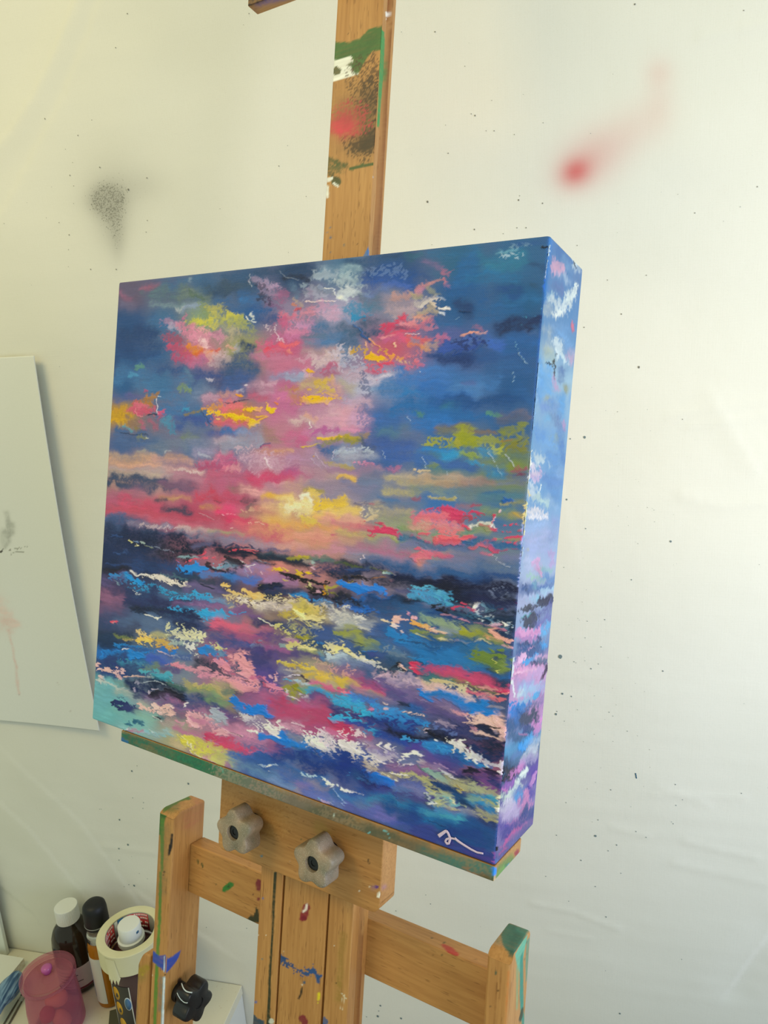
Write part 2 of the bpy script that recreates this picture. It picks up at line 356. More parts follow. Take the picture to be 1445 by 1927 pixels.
FRONT = '''
@190 440 5.78
b 5d5a78 60 .8 230,600 600,560
b 9a5f7c 28 .8 450,580 640,560
b 8a5f80 40 .7 220,650 300,690
b 6f6f94 40 .6 230,760 330,770
b 3c6a92 70 .7 700,560 1000,520
b 86a0b0 16 .6 970,480 980,540
b 2e4c66 60 .7 1150,620 1445,560
b 27476b 50 .7 1250,640 1445,620
b 54757f 70 .7 560,660 900,640
b 6a7f78 50 .7 880,650 1150,680
s 4d6b50 30 .6 980,660 1100,690
b 7a98a0 40 .6 560,760 900,770
s c8d0d0 30 .5 830,800 900,800
b 8aa0bb 40 .7 900,830 1060,800
b 1f4a7e 90 .8 220,900 480,1000
b 1b3f70 80 .8 250,1100 600,1080
b 1c4478 90 .8 200,1200 550,1200
b 3a6d9f 70 .8 600,960 720,1010
b 2b5f95 60 .7 1300,720 1445,800
s 1f4a80 20 .6 1300,800 1400,830
s 7f9460 60 .8 1100,800 1200,900
s b5b25a 50 .85 1170,790 1260,800 1250,900
s b9bc4a 45 .9 980,960 1100,960 1200,1000
s c9c44e 35 .9 1100,950 1230,930 1240,1020
s a8ac5a 60 .8 1300,920 1445,900
s d5cf4c 22 .8 1370,880 1445,890
b 9ba089 60 .7 1330,1020 1420,1060
s b98aac 50 .7 720,960 840,1000
s c06a96 20 .8 880,930 940,905
s aab4cc 45 .6 760,1010 850,1040
s d884a2 70 .9 920,1060 1080,1080
s d98fa9 60 .9 1000,1130 1150,1140
s e3a5a8 50 .8 1100,1050 1180,1080
s f0c9cc 40 .9 1090,1180 1120,1240
s d88fb0 50 .8 1220,1120 1300,1160
s 8a5a7a 20 .5 1240,1090 1270,1120
s a34a68 50 .8 720,1130 850,1180
s c54a6e 60 .9 740,1240 880,1260 980,1340
s b84a74 40 .8 820,1330 950,1380
s e08a20 40 .95 930,1220 1000,1260 1060,1300
s d8682f 30 .9 1050,1330 1180,1310
s c9402f 18 .9 1180,1290 1290,1250
s f0a848 14 .7 1160,1300 1200,1290
s c96f98 45 .8 960,1400 1100,1390
s d9a6a0 50 .8 1150,1350 1300,1300
s c2b0b8 60 .7 1230,1380 1380,1330
d d49a94 35 .6 1400,1230
s 3f6f9f 40 .6 400,1420
@420 440 5.78
b 2a567f 60 .7 60,480 300,470
b 33506a 60 .8 30,600 250,560
b 234a70 50 .8 350,420 700,380
b 1b3f66 60 .9 700,400 1000,380
b 1a2c48 35 .9 680,480 930,480
b 2c5f94 60 .7 200,680 400,720
b 2f78b8 30 .5 210,720 330,730
b 1f5590 70 .8 300,820 480,830
b 1d4a86 50 .8 400,930 580,930
s 8f84a4 50 .9 330,520 480,560
s a58eaf 40 .9 400,580 560,580
s 8f7fa0 35 .8 430,640 540,650
s 9a5f88 45 .85 570,640 640,680
s 7a5080 40 .7 520,740 600,790
p 1f2f50 40 .7 350,570 450,590
p 1f2f50 40 .7 430,700 500,720
k cfd8e0 3 .6 290,440 285,520 310,580
k a8b8c8 3 .5 600,400 700,480 830,520
b 5a7a98 40 .7 740,600 800,680
s a9c0cc 25 .6 850,560 900,540
s 8a93a8 50 .9 900,620 1050,620 1180,640
s a2a6bc 45 .9 930,680 1100,690
s 8f7fa0 25 .6 920,600 960,700
k 7f8fa8 25 .7 1050,590 1170,610
k e8eef0 7 .9 1110,575 1190,600 1240,680 1270,690
s d2dce2 30 .7 1260,700 1350,740
k f5ded8 5 .9 900,742 1050,725 1230,725
b 6f8fa8 70 .8 1100,420 1300,400
s a9bcc8 60 .7 1050,430 1200,460
s b8c8cc 70 .7 1250,520 1440,520
s 9fb6c4 60 .7 1350,650 1445,620
s cfdadc 30 .6 1290,620 1400,590
s cf7f55 18 .8 750,770 800,780
s b9a48f 30 .7 780,730 860,760
k b5303f 12 .9 790,835 840,820
s cf6f88 50 .9 640,890 760,900
s bf5a85 60 .9 610,980 700,940
s d48aa0 60 .85 880,860 1000,860
s c79aba 70 .85 1080,820 1220,860
s c9a8c4 50 .8 1120,900 1280,890
s c58fb8 60 .9 820,980 940,1000
s cf80a5 60 .9 700,1060 860,1060
s bd6f9c 50 .85 650,1120 780,1120
s b5648f 40 .8 480,1140 590,1130
s c85f88 60 .9 380,1210 520,1200
s d64a70 55 .9 500,1250 640,1240
s e0404f 30 .7 480,1260 560,1300
s ea6a70 40 .9 660,1230 760,1210
s d5576f 40 .9 600,1290 720,1290
s f09a80 15 .7 700,1280 740,1290
k efe0e8 4 .8 560,1000 565,1070 600,1140 620,1180
p e8d8e0 30 .5 470,1000 540,1060
p dfd0dc 25 .5 580,1150 640,1170
s c2bf4e 45 .9 50,900 180,900
s aab05a 60 .85 60,960 250,960
s a4aa60 60 .8 150,1020 300,1060
s b3a888 60 .75 60,1080 150,1100
k e8efe8 6 .9 250,900 290,940 345,970
k d8e0d8 14 .8 300,870 330,900
p c8d8d0 20 .7 320,930
s d2a090 35 .7 70,1210 110,1230
s 9fa6b8 40 .7 120,1190 160,1260
b 1c3a66 45 .9 200,1210 300,1240
b 2a4480 50 .8 150,1340 330,1300
s b487ac 25 .6 330,1330 420,1330
b 2a4a80 70 .8 50,1420 300,1400
b c77aa5 50 .8 450,1330 700,1370
b c8809f 60 .8 560,1400 900,1420
b 6f7f9c 50 .7 880,1180 960,1200
b 4a6f98 70 .85 1000,1040 1300,1060
b 4a78a8 60 .85 1050,1150 1300,1150
b 55708a 25 .6 860,1120 1100,1090
b 2a88c0 25 .8 1400,900 1445,890
s 4a86b8 40 .5 1350,950 1445,980
b b0949c 50 .8 900,1280 1200,1270
s ceb8bc 60 .8 1000,1350 1250,1330
d c0a8a0 30 .6 1100,1320 1300,1300
p b08a30 40 .7 1370,1290 1430,1330
s bf6f98 30 .7 1120,1410 1240,1390
@640 430 5.78
b 234f78 60 .8 100,350 500,330
b 1f4468 40 .7 500,290 800,290
b 2f6a80 40 .6 740,290 900,290
b 2a6a94 50 .7 1000,280 1440,230
b 8fb0bb 50 .7 60,440 160,430
s a3c0c8 60 .7 30,520 180,560
s cfdcde 60 .8 20,720 100,700 200,690
b f0f4f2 16 .8 0,760 20,740
s a0bcd0 40 .6 200,720 330,700
b 1f4f8c 100 .9 350,480 800,500
b 2355a0 80 .8 300,580 750,600
p 7a9ac8 60 .35 300,470 700,480
s 4a6fc0 40 .5 480,640 740,630
b 5f7ab0 50 .7 320,740 500,700
b 5a6f88 60 .7 200,760 420,780
s 2a86b0 60 .9 150,900 280,870
d 2a92c4 35 .9 130,960 270,960
s 3f7a98 40 .6 280,820 420,860
b 2f5070 70 .8 250,1000 420,1000
b 2a4c72 80 .85 200,1130 400,1150
b 3a5f80 60 .8 30,1080 150,1160
b 47658a 60 .8 20,1250 200,1260
k 2a5f9c 9 .95 150,1040 230,1120 250,1180 320,1190
k 24508c 12 .9 240,1150 330,1230
k f0b890 9 .9 285,1240 292,1280
k e8a060 6 .9 315,1190 380,1250 460,1300
k caa078 5 .7 370,1240 340,1290
b 9f90a0 70 .85 560,840 800,800
s b5a0a8 70 .8 600,900 760,880
s c89a90 40 .8 590,760 760,700 860,680
s d09088 30 .8 830,660 960,590 1060,540
s b87f9a 40 .8 850,650 940,640
s a8a480 40 .8 780,700 860,720
s 8f9480 30 .8 960,640 1040,700
s b3708a 40 .8 1090,470 1190,480
s d07f88 30 .8 1120,540 1170,640
b 7a6a94 30 .6 920,360 1080,430
s c4bcb8 50 .8 850,780 1000,770
d d8d0c4 25 .8 880,830 1060,780
s b8a888 50 .7 850,900 1000,900
d d8c8b0 18 .8 1000,830 1100,850
k e8e4dc 12 .9 1070,850 1130,870
k f0ece0 10 .9 1130,855 1180,880
k d8e0e4 14 .85 1070,910 1130,930
k c0ccd8 6 .6 1050,740 1150,780
s c9405f 40 .95 680,960 780,1000
s d4385f 30 .95 500,1050 640,1000 700,950
s c83f68 40 .9 480,1110 570,1060
s b05070 50 .85 600,1060 780,1050
s 6a3f60 30 .7 620,1080 720,1090
s d94a6a 25 .9 560,1150 700,1110 850,1080
s e0909c 40 .8 700,1020 800,990
s dfa088 40 .8 820,960 980,1000
s d4748a 40 .8 850,1050 1000,1010
s c05f8c 50 .9 450,1210 620,1200
s ef9aa0 16 .8 440,1200 600,1160
s d4587c 50 .9 600,1180 760,1230
s dd6060 50 .9 730,1180 960,1200
s d87a50 35 .8 780,1260 900,1290
s 8a86a0 35 .8 800,1210 850,1230
k f4c8a0 10 .9 600,1250 605,1285
k f0d0d8 4 .8 710,1140 870,1140
s e0a060 25 .7 900,1310 1000,1330
s c9a488 40 .6 960,1260 1040,1260
d c87f98 30 .7 940,1100 1050,1060
s bf6f90 35 .8 1060,1180 1180,1180
s a0608a 30 .6 1090,1240 1140,1150
s e8a890 12 .9 1330,1150 1445,1140
b 5a5f9a 60 .6 1200,1090 1300,1120
b 1d5a94 120 .9 1250,700 1440,500
b 2468a0 90 .7 1300,600 1440,350
b 1d3a66 40 .8 1300,830 1445,880
b 2a5f94 70 .8 1060,1000 1300,980
d 2a4f98 80 .8 1150,1280 1440,1270
s 4a6fc0 40 .6 1280,1230 1445,1210
b 1c3f78 50 .8 1000,1400 1440,1390
d e4b020 30 .9 290,1370 460,1410
k f0b81c 22 .95 310,1385 440,1410
p c8a030 40 .8 110,1350 280,1330
p d8a830 30 .7 440,1330 530,1340
d e8a030 20 .9 480,1380 600,1400
d c87080 40 .7 700,1400 900,1390
@840 430 5.78
b 2a6f94 80 .8 350,330 700,260
b 2f7a98 80 .8 500,420 800,360
s 6fa8b8 25 .7 560,240 740,235
p b8d4dc 30 .6 600,280 780,330
p 8fb8c4 40 .5 750,180 880,200
b 2a5a94 60 .7 800,170 1040,150
b 2570a0 100 .8 300,560 700,520
b 1d4a86 60 .8 560,700 800,690
b 1c5a94 80 .8 200,700 400,760
b 26689a 80 .8 700,800 960,760
b 28507a 40 .7 900,400 1040,420
b 2a4a5f 30 .5 950,600 1010,620
k 14202f 12 .95 1030,210 1090,215
b 1b3f70 60 .8 130,850 300,900
k 152f55 6 .8 140,880 300,910
k 8ab0d0 3 .8 100,975 130,940
b 25639a 90 .8 400,900 760,880
b 1b3460 60 .9 580,1060 1000,1020
b 1c2f55 40 .9 620,1120 900,1100
s 4a6a9a 20 .5 850,1120 1000,1130
b 3a6ab8 60 .85 450,1180 600,1230
b 3a6ac0 50 .85 480,1260 640,1280
d 3558a8 60 .8 0,1290 350,1260
p 1a2f60 60 .7 150,1230 400,1260
b 1c4480 70 .8 100,1380 500,1400
b 2a62a0 70 .85 750,1220 980,1230
b 24609a 70 .8 700,1330 960,1370
k 8ac8e0 3 .7 750,1240 780,1340 830,1445
s 9a6a8a 30 .7 340,1060 390,1080
s e8a088 14 .95 200,1160 330,1130
s cfa0a0 14 .8 330,1150 430,1130
k 4aa8c8 8 .9 855,968
k 4aa8c8 6 .9 818,1058
k 4aa8c8 6 .9 1035,870
k 3a88b8 5 .8 950,950
k 3a88b8 5 .8 822,965
s 2f6fc0 14 .9 1140,110 1115,300 1095,500 1070,700
k cfe4f4 4 .8 1130,150 1100,380 1075,520
@190 660 5.78
b 2c5f95 80 .8 200,120 600,100
b 1f4a80 60 .8 160,60 600,40
b 3a72a4 80 .8 200,260 600,280
s 4fa0c8 20 .6 300,270 400,265
s 5f9a80 30 .7 400,180 450,180
b 3f74a2 90 .8 500,350 900,300
b 2d5288 70 .8 700,200 1000,220
b 3a4f88 90 .9 1050,280 1400,250
b 34487c 70 .8 1200,380 1445,330
s c8c4d4 16 .8 1160,320 1210,325
b 5a7f9f 40 .7 940,220 980,300
s 7f9a55 30 .8 860,400 960,420
b 6f86a8 70 .7 1000,480 1200,470
b 3f76a6 90 .85 650,500 900,560
b 3f6ea0 90 .85 700,700 900,700
s 2f9cc8 28 .85 890,635 950,635
s 3a94b8 50 .8 720,760 780,850
b 3a5a9a 60 .8 850,780 1150,760
b 35509a 40 .7 950,760 1100,800
s 8a7a40 18 .8 930,700 1080,660
b 3a5a9a 50 .7 140,500 400,520
b 5a5a90 35 .7 320,490 480,470
s b04a70 14 .8 480,425 500,430
s a87a3a 45 .95 500,530 570,510
s a8793a 40 .95 450,580 550,570
s b9605a 60 .95 430,620 520,650
s d0587a 35 .95 260,660 400,650
s c95575 40 .95 400,680 560,650
s d06a80 25 .9 400,610 500,600
k e88a98 5 .7 370,640 390,700 460,715
k 1a2a48 7 .95 515,697 620,687
k e0e0e8 4 .9 605,530 612,660 618,690
k c8d8e8 6 .8 630,495 650,500
s cf5078 20 .95 630,680 690,670
s b0506f 25 .8 640,720 680,700
s c8a020 60 .95 120,680 230,690
s d0a41c 45 .9 110,740 220,760
s c89a2a 40 .9 150,630 220,620
s c2b048 14 .8 180,800 190,850
s 8a7060 40 .9 280,760 400,790
s 8a7a48 35 .85 350,830 440,870
s b0607a 35 .85 430,760 470,860
s a3607a 30 .8 540,760 600,830
s 4aa0b8 24 .8 240,820 320,860
b 3f6090 60 .8 150,900 500,940
k 24344f 5 .8 200,885 370,915
k 2c4060 4 .7 380,912 520,915
s 8a9050 14 .8 400,935 500,935
s 7f8a60 25 .7 420,970 450,1000
k cfd8c8 5 .8 490,940 510,945
b 4a6898 60 .8 200,1000 600,1020
b 6f8098 60 .8 600,1040 900,1020
b 6f8070 50 .8 900,940 1050,920
b 5f7094 60 .8 1000,850 1200,880
b 7f8aa8 60 .8 1000,1010 1300,1000
s a8a898 16 .6 390,1100 480,1105
s b8c0c4 12 .6 700,1105 760,1100
b b09a8a 35 .85 110,1150 600,1150
b c8a084 45 .9 110,1210 600,1190
b d8a890 25 .8 200,1240 650,1250
b c49a94 40 .85 600,1180 1000,1200
b bf9a84 30 .7 700,1150 900,1160
b d0a8a8 35 .85 700,1290 1100,1300
d e4d0cc 20 .7 800,1310 1100,1310
b a898a0 30 .8 110,1300 700,1310
s d8ccc4 10 .5 150,1340 450,1340
b 9a9090 25 .8 100,1350 500,1370
b b8a0a8 25 .8 500,1370 900,1370
b 3f4a70 35 .9 80,1420 700,1410
s b86f8e 35 .9 1080,1200 1250,1230
s b04a74 45 .9 1100,1230 1350,1270
s c4607f 60 .9 1200,1330 1445,1370
s d07a9c 50 .9 1250,1160 1380,1150
s e88aa8 14 .8 1280,1160 1360,1280
b 9f98b8 50 .7 1050,1100 1200,1080
s cfd8e4 16 .5 1080,1120 1180,1150
b c9b0c0 45 .7 1250,980 1445,960
b b07a98 60 .8 1150,560 1445,480
s c4a0b8 40 .7 1120,520 1280,520
s cf9a90 40 .8 1330,480 1445,450
s e8a020 18 .95 1090,635 1200,650
s dd9a30 40 .9 1200,640 1290,590
s e0707a 60 .9 1290,620 1445,580
s d8606a 60 .9 1250,760 1445,800
d f0c020 30 .95 1160,690 1290,690 1445,740
k e8d070 8 .8 1260,740 1280,740
k 34406f 4 .8 1080,670 1220,820
k 2a2a50 4 .8 1340,565 1445,560
b 4a5a9a 40 .7 1200,900 1445,890
@420 660 5.78
b 34567f 90 .9 60,200 350,170
b 3a5a94 70 .9 60,330 250,300
b 3f5f98 50 .8 20,420 200,400
b b8728f 70 .8 400,100 800,90
b c0708f 70 .8 600,200 850,150
s c85a78 35 .8 500,30 660,20
s c9a0b4 40 .7 850,90 1050,40
s d0b8bc 70 .8 950,60 1250,100
s b85a80 45 .9 1100,200 1230,130
s a85a7f 45 .8 1150,270 1260,260
p c8c0d0 90 .7 1250,60 1445,150
p 3a5a90 60 .6 1350,130 1445,200
b 8a9ac0 50 .8 550,280 850,290
s 9ab0cc 40 .7 730,290 900,300
s d8b0bc 40 .7 870,220 940,280
k e8b020 22 .95 930,215 970,230
k d8c070 5 .8 945,240 945,290
s c8a030 14 .7 990,350 1060,330
b c0a880 60 .8 850,400 1060,360
s d9b83a 45 .85 1040,360 1180,330
s d8c030 40 .8 1080,400 1180,440
d f0c010 55 .95 850,540 1000,500 1150,530
k f2c40c 35 .95 870,560 1000,545 1130,560
k f2c40c 25 .95 960,480 1050,500
s c08030 30 .7 700,440 790,420
s a88a70 60 .75 640,450 760,500
s c07a50 40 .6 680,520 800,530
s d8a870 25 .8 1150,450 1290,520
s d0a098 40 .8 1200,350 1260,420
b a8a0a0 70 .7 1300,330 1430,360
b 8a98b0 60 .7 1380,480 1445,520
p 9aa0c0 80 .6 1320,560 1445,600
b c4709c 80 .85 500,430 700,560
b c06a98 80 .85 550,620 850,640
b b890a8 60 .7 300,400 500,420
s cfa8bc 30 .7 420,360 560,350
s e0d8e0 12 .8 240,385 260,375
s c0b8cc 20 .7 160,450 210,430
k eaa018 16 .95 155,490 195,500
b c06080 50 .8 300,500 450,520
k 2f3458 5 .85 40,565 200,545 280,540
s e0707a 50 .95 20,600 230,610
d f2c010 30 .98 240,650 400,640
k f0be14 18 .98 260,655 390,640
k f2c412 32 .98 480,620 540,630
k f0be14 14 .95 0,695 150,710 250,740
k f2c010 28 .98 60,710 210,725
k f2c010 22 .98 240,740 340,770
k f2c412 34 .98 310,790 360,800
k e8b428 10 .95 350,715 470,710
k e8b428 10 .95 380,760 480,720
k f0c870 9 .9 120,780 150,780
s c8607a 50 .9 50,800 250,810
s d08a90 40 .7 400,680 480,700
k e88030 10 .9 570,565 580,580
s e09080 14 .8 600,520
b 3f6aa8 50 .85 40,870 180,890
b 7f8fb8 60 .8 200,900 400,890
b a8807a 60 .85 440,880 640,890
b 9a8070 40 .7 450,960 640,960
b 9aa0b8 60 .8 100,980 400,970
b b87a90 60 .85 650,870 850,850
b c46a90 60 .9 680,950 900,930
b c49aa8 60 .8 750,760 900,740
s d8c0b8 40 .7 800,770 1000,760
s e0a890 25 .7 900,720 1010,740
k f8f4e8 7 .95 945,785 948,830
s c47aa0 40 .8 900,880 1100,870
s b05a98 50 .85 1000,880 1250,870
s cf9ab0 60 .85 1100,760 1400,740
s d0a8b4 70 .85 1150,660 1400,660
b c08aa8 50 .8 900,640 1100,620
b b088a0 40 .7 850,650 920,600
s c85f90 40 .8 830,1000 900,960
k e8c028 14 .97 1020,965 1280,945
k e0c030 10 .95 860,1055 960,1050 1030,1020
d c8b030 14 .8 1300,950 1400,950
s 8a8a40 30 .9 1080,1000 1250,980
s 8f8f38 35 .9 1250,975 1445,970
b 34609a 50 .9 1020,1060 1200,1080
b 4a74a8 50 .85 1200,1090 1445,1070
d b0c8dc 30 .7 1250,1120 1445,1100
b 7a8aa8 40 .8 1200,1170 1445,1200
d b0a050 30 .7 1100,1210 1180,1210
s b0a060 30 .7 1200,1230 1400,1240
k d8d0e0 4 .8 1190,1170 1210,1080
s a8a0b0 80 .7 20,1080 200,1040
b 8f98b0 60 .7 40,1050 250,1040
s c04a78 14 .8 390,1045 520,1035
s 3f4a80 14 .7 400,1030 520,1020
b c89080 50 .7 380,1100 720,1080
s d8a070 20 .7 550,1080 640,1090
s e0b080 20 .7 700,1070 760,1080
p d8b8c8 100 .6 250,1150 700,1200
b c49ab0 100 .7 300,1180 640,1220
s dfc4d0 30 .7 460,1180 500,1270
k f0e4ec 5 .8 450,1160 490,1260 510,1275
b b488a8 90 .8 750,1150 1000,1200
b a890a8 80 .8 1000,1150 1150,1260
k d8c8d4 3 .7 990,1120 1160,1330
k d0c0d0 3 .6 950,1180 1060,1300
k d8a030 9 .9 990,1165
b c0608c 70 .9 20,1200 120,1250
s e07a98 30 .9 10,1280 60,1270
s dd98a4 40 .9 80,1290 170,1270
b b04a78 60 .85 50,1380 350,1350
b c84a72 60 .9 300,1370 650,1340
b c0588a 60 .85 650,1310 900,1330
s a0608f 40 .7 700,1280 850,1290
b b890a0 60 .8 900,1300 1150,1330
b b8a098 50 .8 1150,1340 1250,1380
s e0b868 25 .9 1250,1375 1400,1380
b a07a98 40 .7 1150,1290 1400,1290
@640 660 5.78
p b8bcd0 100 .6 100,150 250,250
b a8a8c0 90 .7 60,300 250,300
p 4a6aa0 60 .6 250,200 350,230
d cf6078 50 .85 280,160 560,150
s d83f62 25 .9 440,150 540,140
s c4486a 25 .8 270,220 400,210
d d0506f 20 .9 370,290 480,290
d d8405f 16 .9 430,230 580,220
s 5a7ab8 25 .8 590,200 650,180
d e0b888 22 .8 620,130 750,110
d c86a88 40 .8 660,180 880,150
d d87080 25 .8 700,80 900,90
p e8a040 40 .7 480,80 640,90
k f0b81c 32 .97 310,70 420,90
k f0b81c 20 .97 430,100 460,70
b c8c0d0 60 .8 350,280 520,300
s d8d0d8 30 .7 480,270 640,250
b c0a8b8 60 .7 60,240 200,260
b b0a898 60 .75 60,360 140,400
b b0b8d0 60 .7 200,420 330,400
p 3a5080 80 .6 260,330 330,400
b 8fa8c8 40 .7 370,400 450,400
b d8a0b0 60 .85 30,640 60,800
b c8a8c0 70 .8 100,560 250,540
b b8a0b4 40 .7 150,540 300,560
b c49ab8 60 .85 120,720 260,780
s d890b0 50 .85 60,860 200,860
s a87aa8 40 .7 220,840 290,870
p 5a6aa0 70 .5 200,650 330,800
d e8b020 10 .9 10,500 20,520
s b0a030 40 .95 0,960 200,970
s 8a8a40 30 .9 60,1000 220,990
s a08a50 30 .8 230,930 290,910
k f0c020 8 .9 0,945 20,945
b 4a7ab0 90 .9 500,400 700,360
b 3f74b4 100 .9 700,300 1100,300
b 2a78b8 100 .85 700,480 900,480
b 2f6fb8 100 .9 900,400 1400,400
b 4f80b8 60 .6 1300,350 1445,360
b 1f5aa0 70 .85 1000,560 1440,540
b 1c4a84 40 .7 1150,545 1445,540
b 246aa8 100 .9 600,620 1000,640
b 2468a8 90 .9 900,650 1440,640
s 4f8a70 30 .8 840,670 880,680
b 2f6f80 40 .5 1150,600 1300,600
b 2a74bc 90 .9 800,800 1200,760
b 3a68a8 80 .85 350,720 600,760
b 4f7a94 70 .8 450,880 700,880
b 5f6f94 60 .7 700,900 850,960
b 3b5c9c 90 .9 320,1020 700,1040
b 3a62a8 90 .9 500,1130 900,1150
s 3f5580 50 .9 240,990 330,1060
b 2a80c0 80 .85 950,1080 1200,1080
s 2f9cc8 50 .85 1160,1130 1300,1120
s 38a0cc 40 .8 1380,1210 1445,1230
b 3a68a8 70 .85 900,1230 1300,1250
b 7a6a70 40 .8 1060,860 1300,840
b 6a7460 50 .85 1100,880 1440,870
s 8aa02c 40 .9 1300,930 1445,930
d 98a034 40 .9 950,970 1300,970
d a0a848 25 .9 900,1000 1000,1000
s 8fa030 40 .9 1200,1000 1445,1000
s 7f9c50 45 .8 1340,1120 1445,1130
s 7a9060 35 .85 960,1260 1060,1260
d c8d8e4 25 .7 20,1090 300,1060 350,1130
b a8b0c0 60 .8 60,1120 350,1130
s b0a058 30 .7 20,1230 130,1230
d d890b0 20 .8 150,1210 380,1250
s cf7fa8 18 .8 280,1245 360,1255
b a0809a 50 .8 100,1290 400,1300
s b06a90 30 .85 500,1280 650,1280
s e8c070 25 .9 20,1380 170,1390
b 7f7f98 60 .8 250,1370 450,1390
b c0b098 50 .9 560,1390 900,1370
d e0c898 14 .8 800,1300 960,1310
b b09c88 50 .85 900,1400 1300,1400
k c8e0f0 3 .8 905,1170 930,1270
k b8d4ec 3 .8 740,730 760,770
k b8d4ec 3 .7 1150,1310 1165,1360
k c0d8ec 3 .7 470,1090 490,1160
k f4f0ec 6 .9 873,218
@830 660 5.78
b 1b3a70 60 .9 30,130 300,120
b 2a5a94 60 .8 400,60 900,60
b 2d6098 90 .85 500,220 950,250
b 3a74b0 80 .85 150,330 600,330
b 4a80b8 60 .6 100,400 400,420
b 55609a 30 .5 230,360 330,360
b 1d4f88 60 .85 200,560 700,530
b 1c5088 50 .8 500,500 850,520
b 2464a0 70 .85 200,680 500,700
b 2a609a 60 .8 850,450 960,550
s 5a9a78 25 .8 510,690 620,690
b 6a6a80 50 .8 650,700 930,720
b 50607c 50 .8 650,740 900,760
b 6a6f6c 40 .8 50,870 300,830
b 7a6a5a 25 .8 250,880 600,890
s 8f9a20 60 .9 220,950 370,970
s 9aa028 60 .85 200,900 330,900
d a0a040 40 .85 20,950 200,980
d 98a040 50 .8 420,960 650,980
s 808a34 60 .9 680,870 900,850
s 8a9030 60 .9 700,980 920,980
s 88882c 50 .95 740,1050 920,1050
s 7a8030 40 .8 780,1100 900,1110
s a87040 14 .6 660,980 760,960
k 20304a 4 .8 830,985 890,950
d 8aa050 35 .85 260,1120 420,1130
p b0b848 40 .8 520,1050 660,1070
b 3f86b0 60 .8 430,1060 560,1090
b 3098cc 50 .85 30,1120 180,1130
s 2f94c8 40 .85 310,1210 420,1210
b 3a64a0 60 .85 100,1230 350,1290
b 5f7a70 60 .7 650,1180 900,1170
s 6f7f60 30 .7 550,1200 720,1220
b 3f80b0 60 .8 480,1280 650,1300
s 4a9cc0 30 .8 550,1340 650,1340
s a05560 30 .9 800,1290 930,1290
b 5a6a90 50 .8 700,1340 930,1370
k c0d4e4 4 .8 520,1090 580,1200
k d0dce8 5 .8 700,1130 790,1250
k b0d0e0 3 .8 590,1240 660,1370
b b0a090 40 .85 0,1410 400,1420
b 8a8088 40 .7 450,1430 900,1440
k b8dcec 3 .7 840,30 880,110 940,150
k a8d0e4 3 .6 780,230 790,340
@180 890 5.78
b b8a89a 40 .8 130,20 700,10
b 3a4a68 60 .9 130,90 700,90
b 4a5070 60 .85 300,150 1000,140
b 7a5a78 50 .8 700,120 1100,140
b b88498 50 .8 900,50 1200,60
b c46080 70 .8 1250,90 1445,70
b a86a80 50 .8 150,230 500,220
b b05a78 60 .85 130,300 400,310
b cc5070 70 .9 350,350 620,360
b d0506c 40 .85 400,400 560,400
b b84a64 70 .9 700,470 1400,500
b c05068 50 .9 150,400 700,450
b c06078 40 .85 500,500 1100,570
b c08a70 30 .7 700,270 1000,270
s c8a070 12 .7 780,270 930,275
b 3a3f5a 40 .9 720,380 1020,410
s 30405a 18 .8 800,400 960,410
b 4a4a60 25 .8 660,290 760,290
b c84460 70 .9 1100,240 1400,250
b d0a050 30 .5 1150,380 1350,370
b e0406f 60 .9 1350,400 1445,420
d f0a0b8 10 .7 1330,455 1445,470
k d0a8b0 3 .7 1110,440 1200,480 1290,500
s 50404f 14 .6 1300,300 1370,305
b 5a6490 40 .9 120,480 300,490
b 3f5580 50 .9 120,520 500,560
b 8f86a0 30 .85 350,560 800,590
d c8b4bc 25 .85 500,580 1000,620
b c8a8a8 30 .8 900,600 1250,640
b a8a080 25 .8 1250,640 1445,650
b 8a8aa0 40 .85 900,660 1300,690
b 8a7f9a 50 .8 1250,710 1445,740
b 2a4268 40 .9 120,580 600,650
b 3a5278 22 .8 500,640 1100,690
b 16244a 50 .95 300,660 900,720 1350,780
b 16264a 100 .95 120,680 500,750
s 2f5590 14 .6 180,680 280,690
b 131c38 80 .95 500,800 1200,800
b 182c54 90 .95 120,850 500,880
s 3a5f9a 25 .6 220,870 340,870
b 1d3058 80 .9 300,950 850,980
b 121a30 60 .9 700,880 1000,900
s 30508a 12 .6 130,990 450,1000
k d8d890 9 .95 365,740 390,765
k e8e8b0 6 .9 420,795 450,775
k a0b8b0 9 .85 490,750 530,745
k 7a98c0 6 .7 420,750 460,750
k 9aa88a 5 .8 540,780 600,815
d 7a88a0 8 .7 600,800 850,860
d e0506a 12 .9 1130,880 1290,830
d e85a70 14 .95 980,970 1060,940 1180,910 1280,920
d d84a60 8 .9 900,960 960,975
d d85068 6 .9 1290,930 1430,920
s 8ab0b8 14 .8 910,905 1110,905
b 6a6a94 30 .6 1080,780 1250,760
b 1a2440 60 .9 1350,870 1445,880
b 111626 30 .95 100,1060 330,1050
s 14182a 25 .95 120,1090 350,1060
b 254070 60 .85 400,1020 850,1050
d 2088d8 50 .97 930,1030 1230,1050
k 1f8ce0 35 .95 960,1030 1200,1050
s 4a86d0 35 .8 1150,1110 1400,1100
d 7ab8d0 25 .85 1280,1010 1445,1010
k 141a2c 25 .9 1220,990 1250,1030
k 141a2c 16 .9 1280,1050 1400,1060
s 1f4470 40 .8 880,1100 1100,1150
s 243a50 30 .85 900,1130 1300,1200
d 4a7080 20 .7 700,1110 1000,1150
k 1f94dc 30 .97 170,1120 330,1130 500,1190
d 2aa0dc 40 .97 220,1150 500,1220
d 2f9cd0 45 .97 480,1220 800,1290
d 2f9ccc 40 .97 700,1270 1100,1350
d 2f9cd0 30 .95 1000,1330 1400,1400
k e4e4dc 12 .95 370,1080 560,1120
